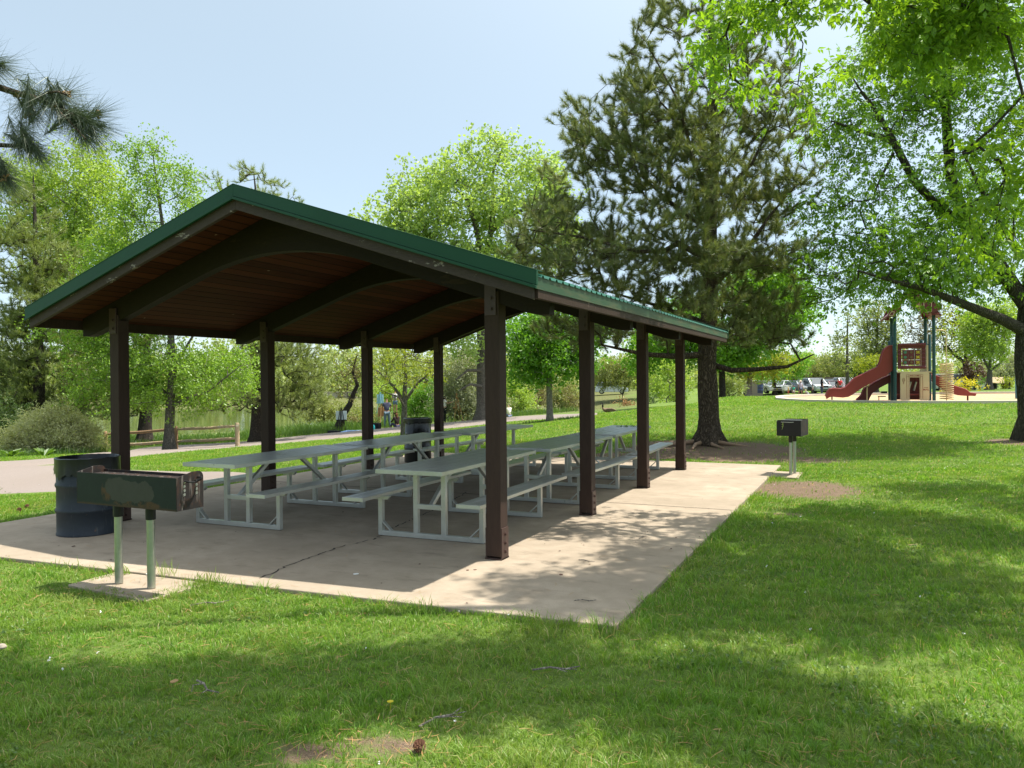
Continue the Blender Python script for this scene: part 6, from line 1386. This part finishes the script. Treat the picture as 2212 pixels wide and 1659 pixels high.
# far woods
def woods():
    rs = np.random.default_rng(77); C = []
    for k in range(3600):
        px = rs.uniform(-500, 1620); d = rs.uniform(126, 175); top = 752 + 26 * math.sin(px * .021) + 14 * math.sin(px * .057 + 1) + 9 * math.sin(px * .13)
        y = top + (880 - top) * rs.uniform(0, 1) ** .8; C.append(at(px, y, d))
    for k in range(1300):
        px = rs.uniform(1560, 2900); d = rs.uniform(125, 190); top = 778 + 14 * math.sin(px * .03) + 10 * math.sin(px * .071 + 2); y = top + (842 - top) * rs.uniform(0, 1) ** .8; C.append(at(px, y, d))
    C = np.array(C); V, Fc = leafquads(C, 34, 1.15, .62, rs, asp=.8, nb=.5)
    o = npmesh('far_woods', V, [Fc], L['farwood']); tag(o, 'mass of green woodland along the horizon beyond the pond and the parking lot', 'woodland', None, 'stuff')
woods()
# ------------------------------------------------------------------ the near pine bough at upper left
def nearpine():
    rs = np.random.default_rng(5); S = Skel(); d = 4.5
    b0 = np.array([-5.9, .9, z1(-5.9, .9)])
    S.poly([b0 - [0, 0, .1], b0 + [0, 0, .05], b0 + [.05, 0, 2.2], b0 + [.0, .1, 4.5], b0 + [-.1, .1, 8]], [.24, .2, .17, .14, .06])
    arms = [[(-700, 150, 3.9, .045), (-300, 150, 4.2, .035), (-60, 176, 4.4, .022), (0, 189, d, .019), (28, 198, d, .018), (82, 213, d, .016), (113, 227, d, .015), (169, 255, d, .012), (213, 272, d, .008)],
            [(-700, 260, 4.0, .04), (-200, 300, 4.3, .02), (0, 313, d, .013), (51, 316, d, .011), (75, 326, d, .008)],
            [(-700, 330, 4.0, .04), (-150, 355, 4.3, .018), (-20, 372, d, .011), (8, 385, d, .008)]]
    for a in arms: S.poly([at(*t[:3]) for t in a], [t[3] for t in a], parent=-2, step=.12)
    for a in ([(82, 213, d, .008), (100, 200, d, .007), (125, 198, d - .1, .006), (142, 204, d - .1, .005)], [(30, 200, d, .006), (50, 228, d, .006), (68, 250, d + .1, .005)], [(113, 227, d, .007), (150, 262, d - .05, .006), (185, 300, d - .1, .005)], [(150, 245, d, .006), (185, 240, d + .1, .005), (208, 246, d + .1, .005)], [(-30, 180, d, .006), (-10, 150, d, .005), (5, 140, d, .004)]):
        S.poly([at(*t[:3]) for t in a], [t[3] for t in a], parent=-2, step=.1)
    root = empty('pine_tree', b0, 'nearest pine, only its long needled bough tips reaching in at the upper left corner', 'pine tree')
    tufts = [(142, 204, 1, -.3, 44), (208, 246, 1, -.2, 46), (213, 272, .9, .5, 60), (185, 300, .5, 1, 75), (200, 290, .6, .9, 60), (165, 262, .8, .7, 50), (68, 250, .4, .9, 55), (60, 235, -.2, .9, 40), (120, 232, .3, .9, 50), (140, 250, .1, 1, 45), (90, 218, .5, .5, 30), (5, 140, 1, .3, 50), (-10, 152, .8, .7, 45), (75, 326, 1, .6, 60), (60, 322, .4, 1, 60), (85, 335, .6, .9, 50), (40, 318, .3, 1, 30), (8, 385, 1, .7, 60), (0, 380, .3, 1, 60), (-15, 375, .2, 1, 50), (20, 395, .5, 1, 40), (100, 222, .6, -.8, 24), (60, 208, .3, -.9, 16), (150, 250, .8, -.6, 30)]
    C = []; D = []; N_ = []
    for x, y, dx, dy, n in tufts:
        q = at(x, y, d + rs.uniform(-.06, .06)); v = R2 * dx - U2 * dy + FW * rs.uniform(-.3, .3)
        V, Fc = needles(q[None], v[None], int(n * 4.6), .225, .0027, rs, .52, .20); C.append(V); N_.append(len(V))
    A = []
    for k in range(70):
        a = rs.uniform(0, 2 * PI); r = rs.uniform(.4, 2.2); z = rs.uniform(3.5, 8.5); q = b0 + np.array([r * math.cos(a), r * math.sin(a), z])
        dd = (q - CAM) @ FW; la = (q - CAM) @ R2
        if dd > 0 and la / dd > -.85 and (q - CAM)[2] / dd < .75: continue
        A.append(q)
    tips, dirs = S.grow(np.array(A), rs, .15, 0, .3)
    S.mesh('trunk', L['bark_pine'], root, b0, .006, flare=.4)
    V, Fc = needles(tips, dirs, 60, .17, .004, rs, .6, .2); C.append(V)
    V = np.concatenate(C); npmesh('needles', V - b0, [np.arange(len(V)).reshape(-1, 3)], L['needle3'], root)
    mbud = plain('pine_buds', (.20, .11, .035), .7)
    for x, y in ((142, 203), (209, 245), (60, 250), (36, 205), (120, 232), (70, 322), (48, 312), (8, 384)):
        m = MB()
        for j in range(9):
            q = at(x + rs.normal() * 4, y + rs.normal() * 4, d + rs.normal() * .01); v = unit(rs.normal(size=3)) * .012; m.tube([q - v - b0, q - b0, q + v - b0], [.003, .007, .003], 6)
        m.build('bud', mbud, root, smooth=True)
nearpine()

# ------------------------------------------------------------------ grass
def grass():
    rs = np.random.default_rng(12)
    def pathmask(x, y):
        k = np.zeros(x.shape, bool)
        for P in (ribA, ribB): k |= inpoly(x, y, [tuple(q) for q in P])
        return k
    xs = []; ys = []; zs_ = []
    bands = [(1.2, 2.7, 3500), (2.7, 4.2, 9500), (4.2, 6.2, 6200), (6.2, 9.5, 3600), (9.5, 14, 1900), (14, 21, 950), (21, 32, 420), (32, 44, 130)]
    for a, b, den in bands:
        y0, y1 = a, b; half = .76 * b + 1.3; area = (b - a) * 2 * half; n = int(area * den)
        dd = rs.uniform(a, b, n); ll = rs.uniform(-half, half, n); keep = np.abs(ll) < .76 * dd + rs.uniform(0, 1.3, n); dd, ll = dd[keep], ll[keep]
        xs.append(dd * FW[0] + ll * _rt[0]); ys.append(dd * FW[1] + ll * _rt[1]); zs_.append(dd)
    x = np.concatenate(xs); y = np.concatenate(ys); d = np.concatenate(zs_)
    edge = .03 * vnoise(x, y, 9, 4)
    k = ~inpoly(x + edge, y + edge, [(-9.44, 4.44), (-1.56, 4.93), (-1.585, 15.28), (-9.44, 15.28)])
    k &= ~inpoly(x + edge, y + edge, [(-5.86, 4.31), (-5.16, 4.22), (-5.10, 4.75), (-5.80, 4.70)])
    k &= ~inpoly(x, y, [(-1.6, 13.55), (-1.18, 13.55), (-1.18, 14.3), (-1.6, 14.3)])
    rg = np.array(ring); k &= ~inpoly(x, y, [tuple(cen + (p - cen) * 1.02) for p in ring])
    dr_ = dirt(x, y); k &= rs.uniform(0, 1, len(x)) > np.clip((dr_ - .25) * 2.6, 0, .97)
    x, y, d, dr_ = x[k], y[k], d[k], dr_[k]; pm = pathmask(x, y); x, y, d, dr_ = x[~pm], y[~pm], d[~pm], dr_[~pm]
    z = zt(x, y); n = len(x)
    patch = vnoise(x, y, 5.0, 8); p2 = vnoise(x, y, 14.0, 9)
    h = (.042 + .016 * patch + .014 * p2) * rs.uniform(.55, 1.45, n) * (1 + np.clip(d - 8, 0, 30) * .012); h = np.clip(h, .014, .12)
    # taller tufts where the mower cannot reach, along the slab
    near = (np.abs(y - (4.7 + (x + 5.5) * .061)) < .12) & (x > -9.4) & (x < -1.5); near |= (np.abs(x + 1.5) < .14) & (y > 4.9) & (y < 15); h[near] *= rs.uniform(1.0, 1.9, near.sum())
    w = .0040 * np.maximum(1, d / 4.6) ** .9 * rs.uniform(.7, 1.3, n)
    cs = .07; ix, iy = np.floor(x / cs), np.floor(y / cs); hs = np.sin(ix * 127.1 + iy * 311.7) * 43758.5; hs = hs - np.floor(hs); h2 = np.sin(ix * 269.5 + iy * 183.3) * 24634.6; h2 = h2 - np.floor(h2)
    cxx, cyy = (ix + .2 + .6 * hs) * cs, (iy + .2 + .6 * h2) * cs; nearm = d < 9; h = h * np.where(nearm, .65 + .75 * hs, 1)
    x = np.where(nearm, x + (cxx - x) * .35, x); y = np.where(nearm, y + (cyy - y) * .35, y)
    a = rs.uniform(0, 2 * PI, n); lean = rs.uniform(.2, 1.25, n); la = np.where(nearm, np.arctan2(y - cyy, x - cxx) + rs.normal(size=n) * .8, vnoise(x, y, 4, 2) * 1.5 + rs.normal(size=n) * 1.1)
    s = np.stack([np.cos(a), np.sin(a), np.zeros(n)], 1) * w[:, None] / 2; ld = np.stack([np.cos(la), np.sin(la), np.zeros(n)], 1) * (h * lean)[:, None]
    p = np.stack([x, y, z - .004], 1); up = np.array([[0, 0, 1.]]) * h[:, None]
    V = np.stack([p - s, p + s, p + s * .8 + up * .55 + ld * .30, p - s * .8 + up * .55 + ld * .30, p + up * (1 - .25 * lean[:, None]) + ld], 1).reshape(-1, 3)
    b = np.arange(n)[:, None] * 5
    o = npmesh('lawn_grass', V, [b + np.array([[0, 1, 2, 3]]), b + np.array([[3, 2, 4]])], L['grass'])
    tag(o, 'mown green grass with dry blades covering the park lawn', 'grass', None, 'stuff')
    # fallen dry needles and straw
    n = 9000; dd = rs.uniform(2.8, 14, n) ** 1.0; dd = 2.8 + (dd - 2.8) * rs.uniform(.2, 1, n); ll = rs.uniform(-.74, .74, n) * dd
    x = dd * FW[0] + ll * _rt[0]; y = dd * FW[1] + ll * _rt[1]; k = ~inpoly(x, y, SLAB); kk = rs.uniform(0, 1, n) < (.16 + .22 * (vnoise(x, y, 3, 31) > .25) + .35 * (ll < -1.0) * (dd < 6) + 1.5 * dirt(x, y))
    ons = (~k) & (rs.uniform(0, 1, n) < .05); k = (k & kk) | ons; x, y, dd, ons = x[k], y[k], dd[k], ons[k]
    n = len(x); z = np.where(ons, .003, zt(x, y) + rs.uniform(.012, .045, n)); a = rs.uniform(0, 2 * PI, n); ln = rs.uniform(.02, .10, n); w = .0013 * np.maximum(1, dd / 5)
    dv = np.stack([np.cos(a), np.sin(a), np.where(ons, 0, rs.normal(size=n) * .12)], 1); sd = np.stack([-np.sin(a), np.cos(a), rs.normal(size=n) * .3 * (~ons)], 1) * w[:, None]
    p = np.stack([x, y, z], 1); bow = np.stack([-np.sin(a), np.cos(a), np.zeros(n)], 1) * (ln * rs.normal(size=n) * .10)[:, None]
    q = p + dv * ln[:, None] * .5 + bow; e = p + dv * ln[:, None]
    V = np.stack([p - sd, p + sd, q - sd, q + sd, e - sd * .5, e + sd * .5], 1).reshape(-1, 3); b = np.arange(n)[:, None] * 6
    o = npmesh('fallen_needles', V, [b + np.array([[0, 1, 3, 2]]), b + np.array([[2, 3, 5, 4]])], L['straw']); tag(o, 'fallen dry pine needles scattered over the grass and slab', 'pine needles', None, 'stuff')
    # tall unmown verge by the pond
    C = []
    for px, py, d, r, n, hh in [(270, 930, 40, 4.5, 4200, .30), (450, 945, 38, 4, 3200, .28), (620, 930, 44, 5, 3200, .32), (120, 950, 36, 6, 3500, .4), (365, 985, 26.8, .6, 900, .22), (330, 995, 26, .7, 500, .16), (420, 990, 26.3, .8, 500, .14), (700, 925, 47, 4, 2500, .5), (830, 912, 52, 5, 2500, .5), (40, 985, 27, 3.0, 1800, .30), (180, 985, 28, 2.0, 1000, .28), (1130, 905, 56, 4, 1500, .4), (1225, 907, 33.3, 1.0, 300, .16), (1160, 910, 33, .8, 250, .14)]:
        c = at(px, py, d); q = rs.normal(size=(n, 2)) * r * .5; C.append(np.concatenate([c[:2] + q, np.full((n, 1), hh), np.full((n, 1), d)], 1))
    C = np.concatenate(C); pm = pathmask(C[:, 0], C[:, 1]); C = C[~pm]; n = len(C); z = zt(C[:, 0], C[:, 1]); k = z > -2.0; C, z = C[k], z[k]; n = len(C)
    h = C[:, 2] * rs.uniform(.4, 1.2, n); a = rs.uniform(0, 2 * PI, n); s = np.stack([np.cos(a), np.sin(a), np.zeros(n)], 1) * (.010 * C[:, 3] / 30)[:, None]; p = np.stack([C[:, 0], C[:, 1], z], 1)
    ld = rs.normal(size=(n, 3)) * .28 * h[:, None]; ld[:, 2] = 0; up = np.array([[0, 0, 1.]]) * h[:, None]
    V = np.stack([p - s, p + s, p + up * .6 + ld * .4 + s * .8, p + up * .6 + ld * .4 - s * .8, p + up + ld], 1).reshape(-1, 3); b = np.arange(n)[:, None] * 5
    o = npmesh('tall_grass', V, [b + np.array([[0, 1, 2, 3]]), b + np.array([[3, 2, 4]])], L['reed']); tag(o, 'tall unmown grass and weeds along the pond bank and fence', 'grass', None, 'stuff')
grass()
def litter():
    rs = np.random.default_rng(41)
    # small dead leaf scraps and bark bits on the slab and under the pine
    n = 900; x = rs.uniform(-9.2, 1.5, n); y = rs.uniform(4.6, 20, n); on = inpoly(x, y, SLAB); edge = np.minimum(np.minimum(-1.6 - x, y - 4.8), np.minimum(15.2 - y, x + 9.3))
    k = np.where(on, rs.uniform(0, 1, n) < np.clip(.9 - edge * .55, .12, 1), rs.uniform(0, 1, n) < np.clip(dirt(x, y) * 1.3, 0.02, 1)); x, y, on = x[k], y[k], on[k]; n = len(x)
    z = np.where(on, .004, zt(x, y) + .012); p = np.stack([x, y, z], 1); a = rs.uniform(0, 6.28, n); l = rs.uniform(.008, .030, (n, 1)) * np.where(rs.uniform(0, 1, (n, 1)) < .1, 2, 1); d = np.stack([np.cos(a), np.sin(a), rs.uniform(0, .3, n)], 1); sd = np.stack([-np.sin(a), np.cos(a), rs.uniform(0, .3, n)], 1)
    V = np.stack([p, p + d * l * .5 + sd * l * .35, p + d * l, p + d * l * .5 - sd * l * .35], 1).reshape(-1, 3)
    tag(npmesh('leaf_litter', V, [np.arange(4 * n).reshape(n, 4)], L['purple']), 'tiny dark leaf scraps and bark bits scattered over the slab and bare soil', 'leaf litter', None, 'stuff')
    # clover and other broad leaves in the turf
    n = 26000; dd = 2.6 + 12 * rs.uniform(0, 1, n) ** 1.4; ll = rs.uniform(-.8, .8, n) * dd; x = dd * FW[0] + ll * _rt[0]; y = dd * FW[1] + ll * _rt[1]
    k = ~inpoly(x, y, SLAB) & (vnoise(x, y, 2.2, 61) + .5 * vnoise(x, y, 6, 62) > .55) & (dirt(x, y) < .3) & ~inpoly(x, y, [(-6.05, 4.1), (-5.0, 4.05), (-5.0, 4.75), (-6.05, 4.7)]); x, y, dd = x[k], y[k], dd[k]
    C = np.stack([x, y, zt(x, y) + rs.uniform(.02, .045, len(x))], 1); V, Fc = leafquads(C, 3, .008, .018, rs, asp=.9, nb=2.5)
    tag(npmesh('clover', V, [Fc], L['weed']), 'low clover leaves mixed into patches of the lawn', 'clover', None, 'stuff')
    # small white clover heads and specks
    n = 90; dd = 3 + 14 * rs.uniform(0, 1, n); ll = rs.uniform(-.7, .7, n) * dd; x = dd * FW[0] + ll * _rt[0]; y = dd * FW[1] + ll * _rt[1]; k = ~inpoly(x, y, SLAB); C = np.stack([x[k], y[k], zt(x[k], y[k]) + .045], 1)
    V, Fc = leafquads(C, 5, .004, .011, rs, asp=.9); tag(npmesh('clover_flowers', V, [Fc], MT['white']), 'tiny white clover heads dotted over the lawn', 'clover flowers', None, 'stuff')
litter()
# broad leaved weeds at the path edge, left
def weed(px, py, d, s, seed, lb):
    rs = np.random.default_rng(seed); b = gz(at(px, py, d)); V = []; n = 16
    for k in range(n):
        a = rs.uniform(0, 2 * PI); v = np.array([math.cos(a), math.sin(a), rs.uniform(.4, 1.4)]); v = nrm(v); t = nrm(np.cross(v, [0, 0, 1])); l = s * rs.uniform(.6, 1.2)
        e = v * l - np.array([0, 0, .25 * l]); V += [[0, 0, 0], v * l * .5 + t * l * .16, e, v * l * .5 - t * l * .16]
    o = npmesh('broadleaf_weed', np.array(V), [np.arange(4 * n).reshape(n, 4)], L['weed']); o.location = b; tag(o, lb, 'weed', 'broad leaved weeds by the path')
weed(20, 990, 25, .55, 1, 'broad leaved weed clump nearest the left picture edge, on the path verge'); weed(95, 998, 24, .50, 2, 'broad leaved weed rosette at the path edge just left of the blue drum'); weed(55, 985, 26, .45, 3, 'broad leaved weed between the edge clump and the drum side rosette')
weed(130, 985, 27, .4, 4, 'small broad leaved weed below the middle of the sagebrush')
# tufts around the grill pad and sprigs on the far table
def tuft(name, pos, n, h, w, mat, lb, cat, seed, sp=.06, flat=False):
    rs = np.random.default_rng(seed); V = []
    for k in range(n):
        p = np.array([rs.normal() * sp, rs.normal() * sp, 0]); a = rs.uniform(0, 2 * PI); s = np.array([math.cos(a), math.sin(a), 0]) * w; e = np.array([rs.normal() * .3, rs.normal() * .3, 1 if not flat else .12]) * h * rs.uniform(.5, 1.2)
        V += [p - s, p + s, p + e * .6 + s * .7, p + e * .6 - s * .7, p + e]
    b = np.arange(n)[:, None] * 5; o = npmesh(name, np.array(V), [b + np.array([[0, 1, 2, 3]]), b + np.array([[3, 2, 4]])], mat); o.location = [float(c) for c in pos]; return tag(o, lb, cat)
tuft('grass_tuft', (-5.52, 4.72, -.005), 40, .13, .0022, L['grass'], 'wispy grass tuft growing from the joint between grill posts and slab', 'grass tuft', 3, .05)
tuft('grass_tuft', (-5.0, 4.62, -.02), 160, .10, .003, L['grass'], 'thick grass tuft at the right corner of the near grill pad', 'grass tuft', 4, .09)
tuft('leaf_sprig', (-4.12, 13.9, .765), 60, .13, .012, L['maple'], 'green leafy sprigs lying on the farthest table beside the lawn', 'sprig', 5, .14, True)
# small litter
m = MB(); m.tube([(0, 0, 0), (.10, .015, .012), (.19, .01, .006), (.27, .05, .01)], [.005, .006, .005, .003], 6); m.tube([(.10, .015, .012), (.14, -.05, .03), (.20, -.07, .02)], [.004, .003, .002], 5); m.tube([(.19, .01, .006), (.25, -.03, .02)], [.003, .002], 5)
tw = m.build('twig', L['bark_pale'], smooth=True)
TW = [((1150, 1447), 20, 'pale forked twig on the shaded grass in front of the slab corner', .035), ((905, 1563), 60, 'short weathered stick lying on the bare patch at the bottom of the view', .02), ((410, 1308), 35, 'pale stick on the grass just right of the grill pad', .035), ((425, 1470), -30, 'thin curled twig on the shaded grass below the grill', .035), ((1240, 1268 + 30), 10, 'brown forked twig lying on the slab near its front corner', .004), ((1380, 1165), 80, 'thin brown twig on the sunlit right side of the slab', .004), ((1250, 1395 - 185), -20, 'small twig on the slab in front of the second right post', .004)]
for k, ((px, py), a, lb, dz) in enumerate(TW):
    o = tw if k == 0 else tw.copy()
    if k: COL.objects.link(o)
    p = gnd(px, py, 0); o.location = (p[0], p[1], (z1(p[0], p[1]) if not inpoly(np.array([p[0]]), np.array([p[1]]), SLAB)[0] else 0) + dz); o.rotation_euler = (0, 0, R(a)); o.scale = (1, 1, 1) if k < 4 else (.6, .6, .6); tag(o, lb, 'twig', 'fallen twigs')
def cone_(px, py, lb, k):
    p = gnd(px, py, 0); m = MB(); 
    for i in range(7):
        for j in range(8):
            a = 2 * PI * (j + .5 * (i % 2)) / 8; r = .030 * math.sin(PI * (i + 1) / 8.5); z = .006 + i * .009
            m.hexa([(r * .3 * math.cos(a - .3), r * .3 * math.sin(a - .3), z), (r * .3 * math.cos(a + .3), r * .3 * math.sin(a + .3), z), (r * math.cos(a + .25), r * math.sin(a + .25), z + .004), (r * math.cos(a - .25), r * math.sin(a - .25), z + .004), (r * .3 * math.cos(a - .3), r * .3 * math.sin(a - .3), z + .004), (r * .3 * math.cos(a + .3), r * .3 * math.sin(a + .3), z + .004), (r * math.cos(a + .2), r * math.sin(a + .2), z + .007), (r * math.cos(a - .2), r * math.sin(a - .2), z + .007)])
    o = m.build('pine_cone', MT['cone']); o.location = (p[0], p[1], z1(p[0], p[1]) + .02); o.rotation_euler = (1.2, .2, k); tag(o, lb, 'pine cone', 'fallen pine cones')
MT['cone'] = plain('pine_cone', (.13, .055, .030), .8, 0, .3, 30)
cone_(897, 1604, 'dark brown pine cone on the bare patch at the bottom of the view', 1); cone_(52, 1092, 'brown pine cone on the grass strip left of the blue drum, the farther of two', 2); cone_(35, 1101, 'brown pine cone on the grass strip left of the blue drum, the nearer of two', 3)
p = gnd(843, 1517, .03); m = MB()
for j in range(16): a = 2 * PI * j / 16; m.bar((0, 0, 0), (.016 * math.cos(a), .016 * math.sin(a), .005), .006, .001)
m.tube([(0, 0, -.045), (0, 0, 0)], .0015, 5); o = m.build('dandelion', L['flower']); o.location = (p[0], p[1], .03); tag(o, 'single bright yellow dandelion in the sunny patch at the bottom', 'flower')
def flake(name, px, py, z, s, mat, lb, cat, seed):
    rs = np.random.RandomState(seed); p = gnd(px, py, z); m = MB(); n = 9; po = [(s * rs.uniform(.5, 1) * math.cos(2 * PI * i / n), s * .7 * rs.uniform(.5, 1) * math.sin(2 * PI * i / n)) for i in range(n)]
    m.prism(po, 0, .004, 'z'); o = m.build(name, mat); o.location = (p[0], p[1], z); o.rotation_euler = (0, 0, rs.uniform(0, 6)); tag(o, lb, cat)
flake('dried_spill', 769, 1240, .0005, .035, MT['white'], 'small white splat on the shaded slab in front of the tables', 'spill', 1)
MT['deadleaf'] = plain('dead_leaf', (.30, .19, .08), .8); MT['rock'] = plain('pale_rock', (.34, .29, .23), .9, 0, .3, 20)
flake('dead_leaf', 377, 1472, .045, .035, MT['deadleaf'], 'curled tan dead leaf on the shaded grass below the grill', 'leaf', 2)
flake('dead_leaf', 1010, 1232, .0005, .022, MT['cone'], 'dark dead leaf on the slab in front of the nearest post, left one', 'leaf', 3); flake('dead_leaf', 1026, 1231, .0005, .016, MT['cone'], 'dark dead leaf on the slab in front of the nearest post, right one', 'leaf', 4)
flake('paper_scrap', 320, 1240, -.004, .03, MT['white'], 'white paper scrap lying at the corner of the grill pad', 'litter', 5)
p = gnd(4, 1393, .02); m = MB(); m.lathe([(.001, -.02), (.05, 0), (.06, .02), (.035, .05), (.001, .055)], 9); o = m.build('stone', MT['rock'], bevel=.01); o.location = (p[0], p[1], .0); o.scale = (.6, .45, .5); tag(o, 'pale stone in the grass at the left picture edge', 'stone')
# surface roots at the big pine
b = at(1530, 957, D1); S = Skel()
bt = empty('tree_root', gz(b), 'pale exposed roots spreading at the foot of the tall pine', 'roots')
for a, l in ((-1.9, .9), (-1.2, .7), (-2.6, 1.2), (-.4, .8), (-3.2, .8)):
    m = MB(); m.tube([(.22 * math.cos(a), .22 * math.sin(a), .06), ((.22 + l * .4) * math.cos(a), (.22 + l * .4) * math.sin(a), .03), ((.22 + l) * math.cos(a + .2), (.22 + l) * math.sin(a + .2), -.03)], [.06, .04, .02], 8); m.build('root', plain('root_wood%d' % int(a * 10), (.30, .20, .13), .9), bt, smooth=True)

# ------------------------------------------------------------------ light
SUN = nrm([.86, .62, 2.5]); el = math.asin(SUN[2]); az = math.atan2(SUN[0], SUN[1])
w = bpy.data.worlds.new('World'); sc.world = w; w.use_nodes = True; nt = w.node_tree; bg = nt.nodes['Background']
sky = nt.nodes.new('ShaderNodeTexSky'); sky.sky_type = 'NISHITA'; sky.sun_disc = False; sky.sun_elevation = el; sky.sun_rotation = az
sky.air_density = 1.0; sky.dust_density = 2.2; sky.ozone_density = 1.2; sky.altitude = 1700
hz = mixc(nt, lambda t, **k: _n(nt, t, **k), .65, sky.outputs[0], (2.2, 2.6, 2.6)); 
_N = lambda t, **k: _n(nt, t, **k)
tcw = nt.nodes.new('ShaderNodeTexCoord'); dt = _N('VectorMath', operation='DOT_PRODUCT', i_0=tcw.outputs['Generated']); dt.inputs[1].default_value = [float(c) for c in SUN]
# bright haze aureole round the sun, added to lift the shade
au = _N('Math', operation='POWER', i_0=_N('Math', operation='MAXIMUM', i_0=dt.outputs['Value'], i_1=0.).outputs[0], i_1=4.)
aus = _N('VectorMath', operation='SCALE', i_Scale=au.outputs[0]); aus.inputs[0].default_value = (6.8, 6.6, 6.2)
hz = _N('VectorMath', operation='ADD', i_0=hz, i_1=aus.outputs[0]).outputs[0]
nt.links.new(hz, bg.inputs[0]); bg.inputs[1].default_value = .113
ld = bpy.data.lights.new('sun', 'SUN'); ld.energy = 3.2; ld.angle = R(.55); ld.color = (1, .94, .84)
lo = bpy.data.objects.new('sun', ld); COL.objects.link(lo); lo.rotation_euler = Vector(SUN).to_track_quat('Z', 'Y').to_euler()
sc.view_settings.view_transform = 'Standard'; sc.view_settings.look = 'None'; sc.view_settings.exposure = 1.42; sc.view_settings.gamma = 1
sc.cycles.max_bounces = 7; sc.cycles.diffuse_bounces = 4; sc.cycles.glossy_bounces = 3; sc.cycles.transmission_bounces = 4; sc.cycles.transparent_max_bounces = 6
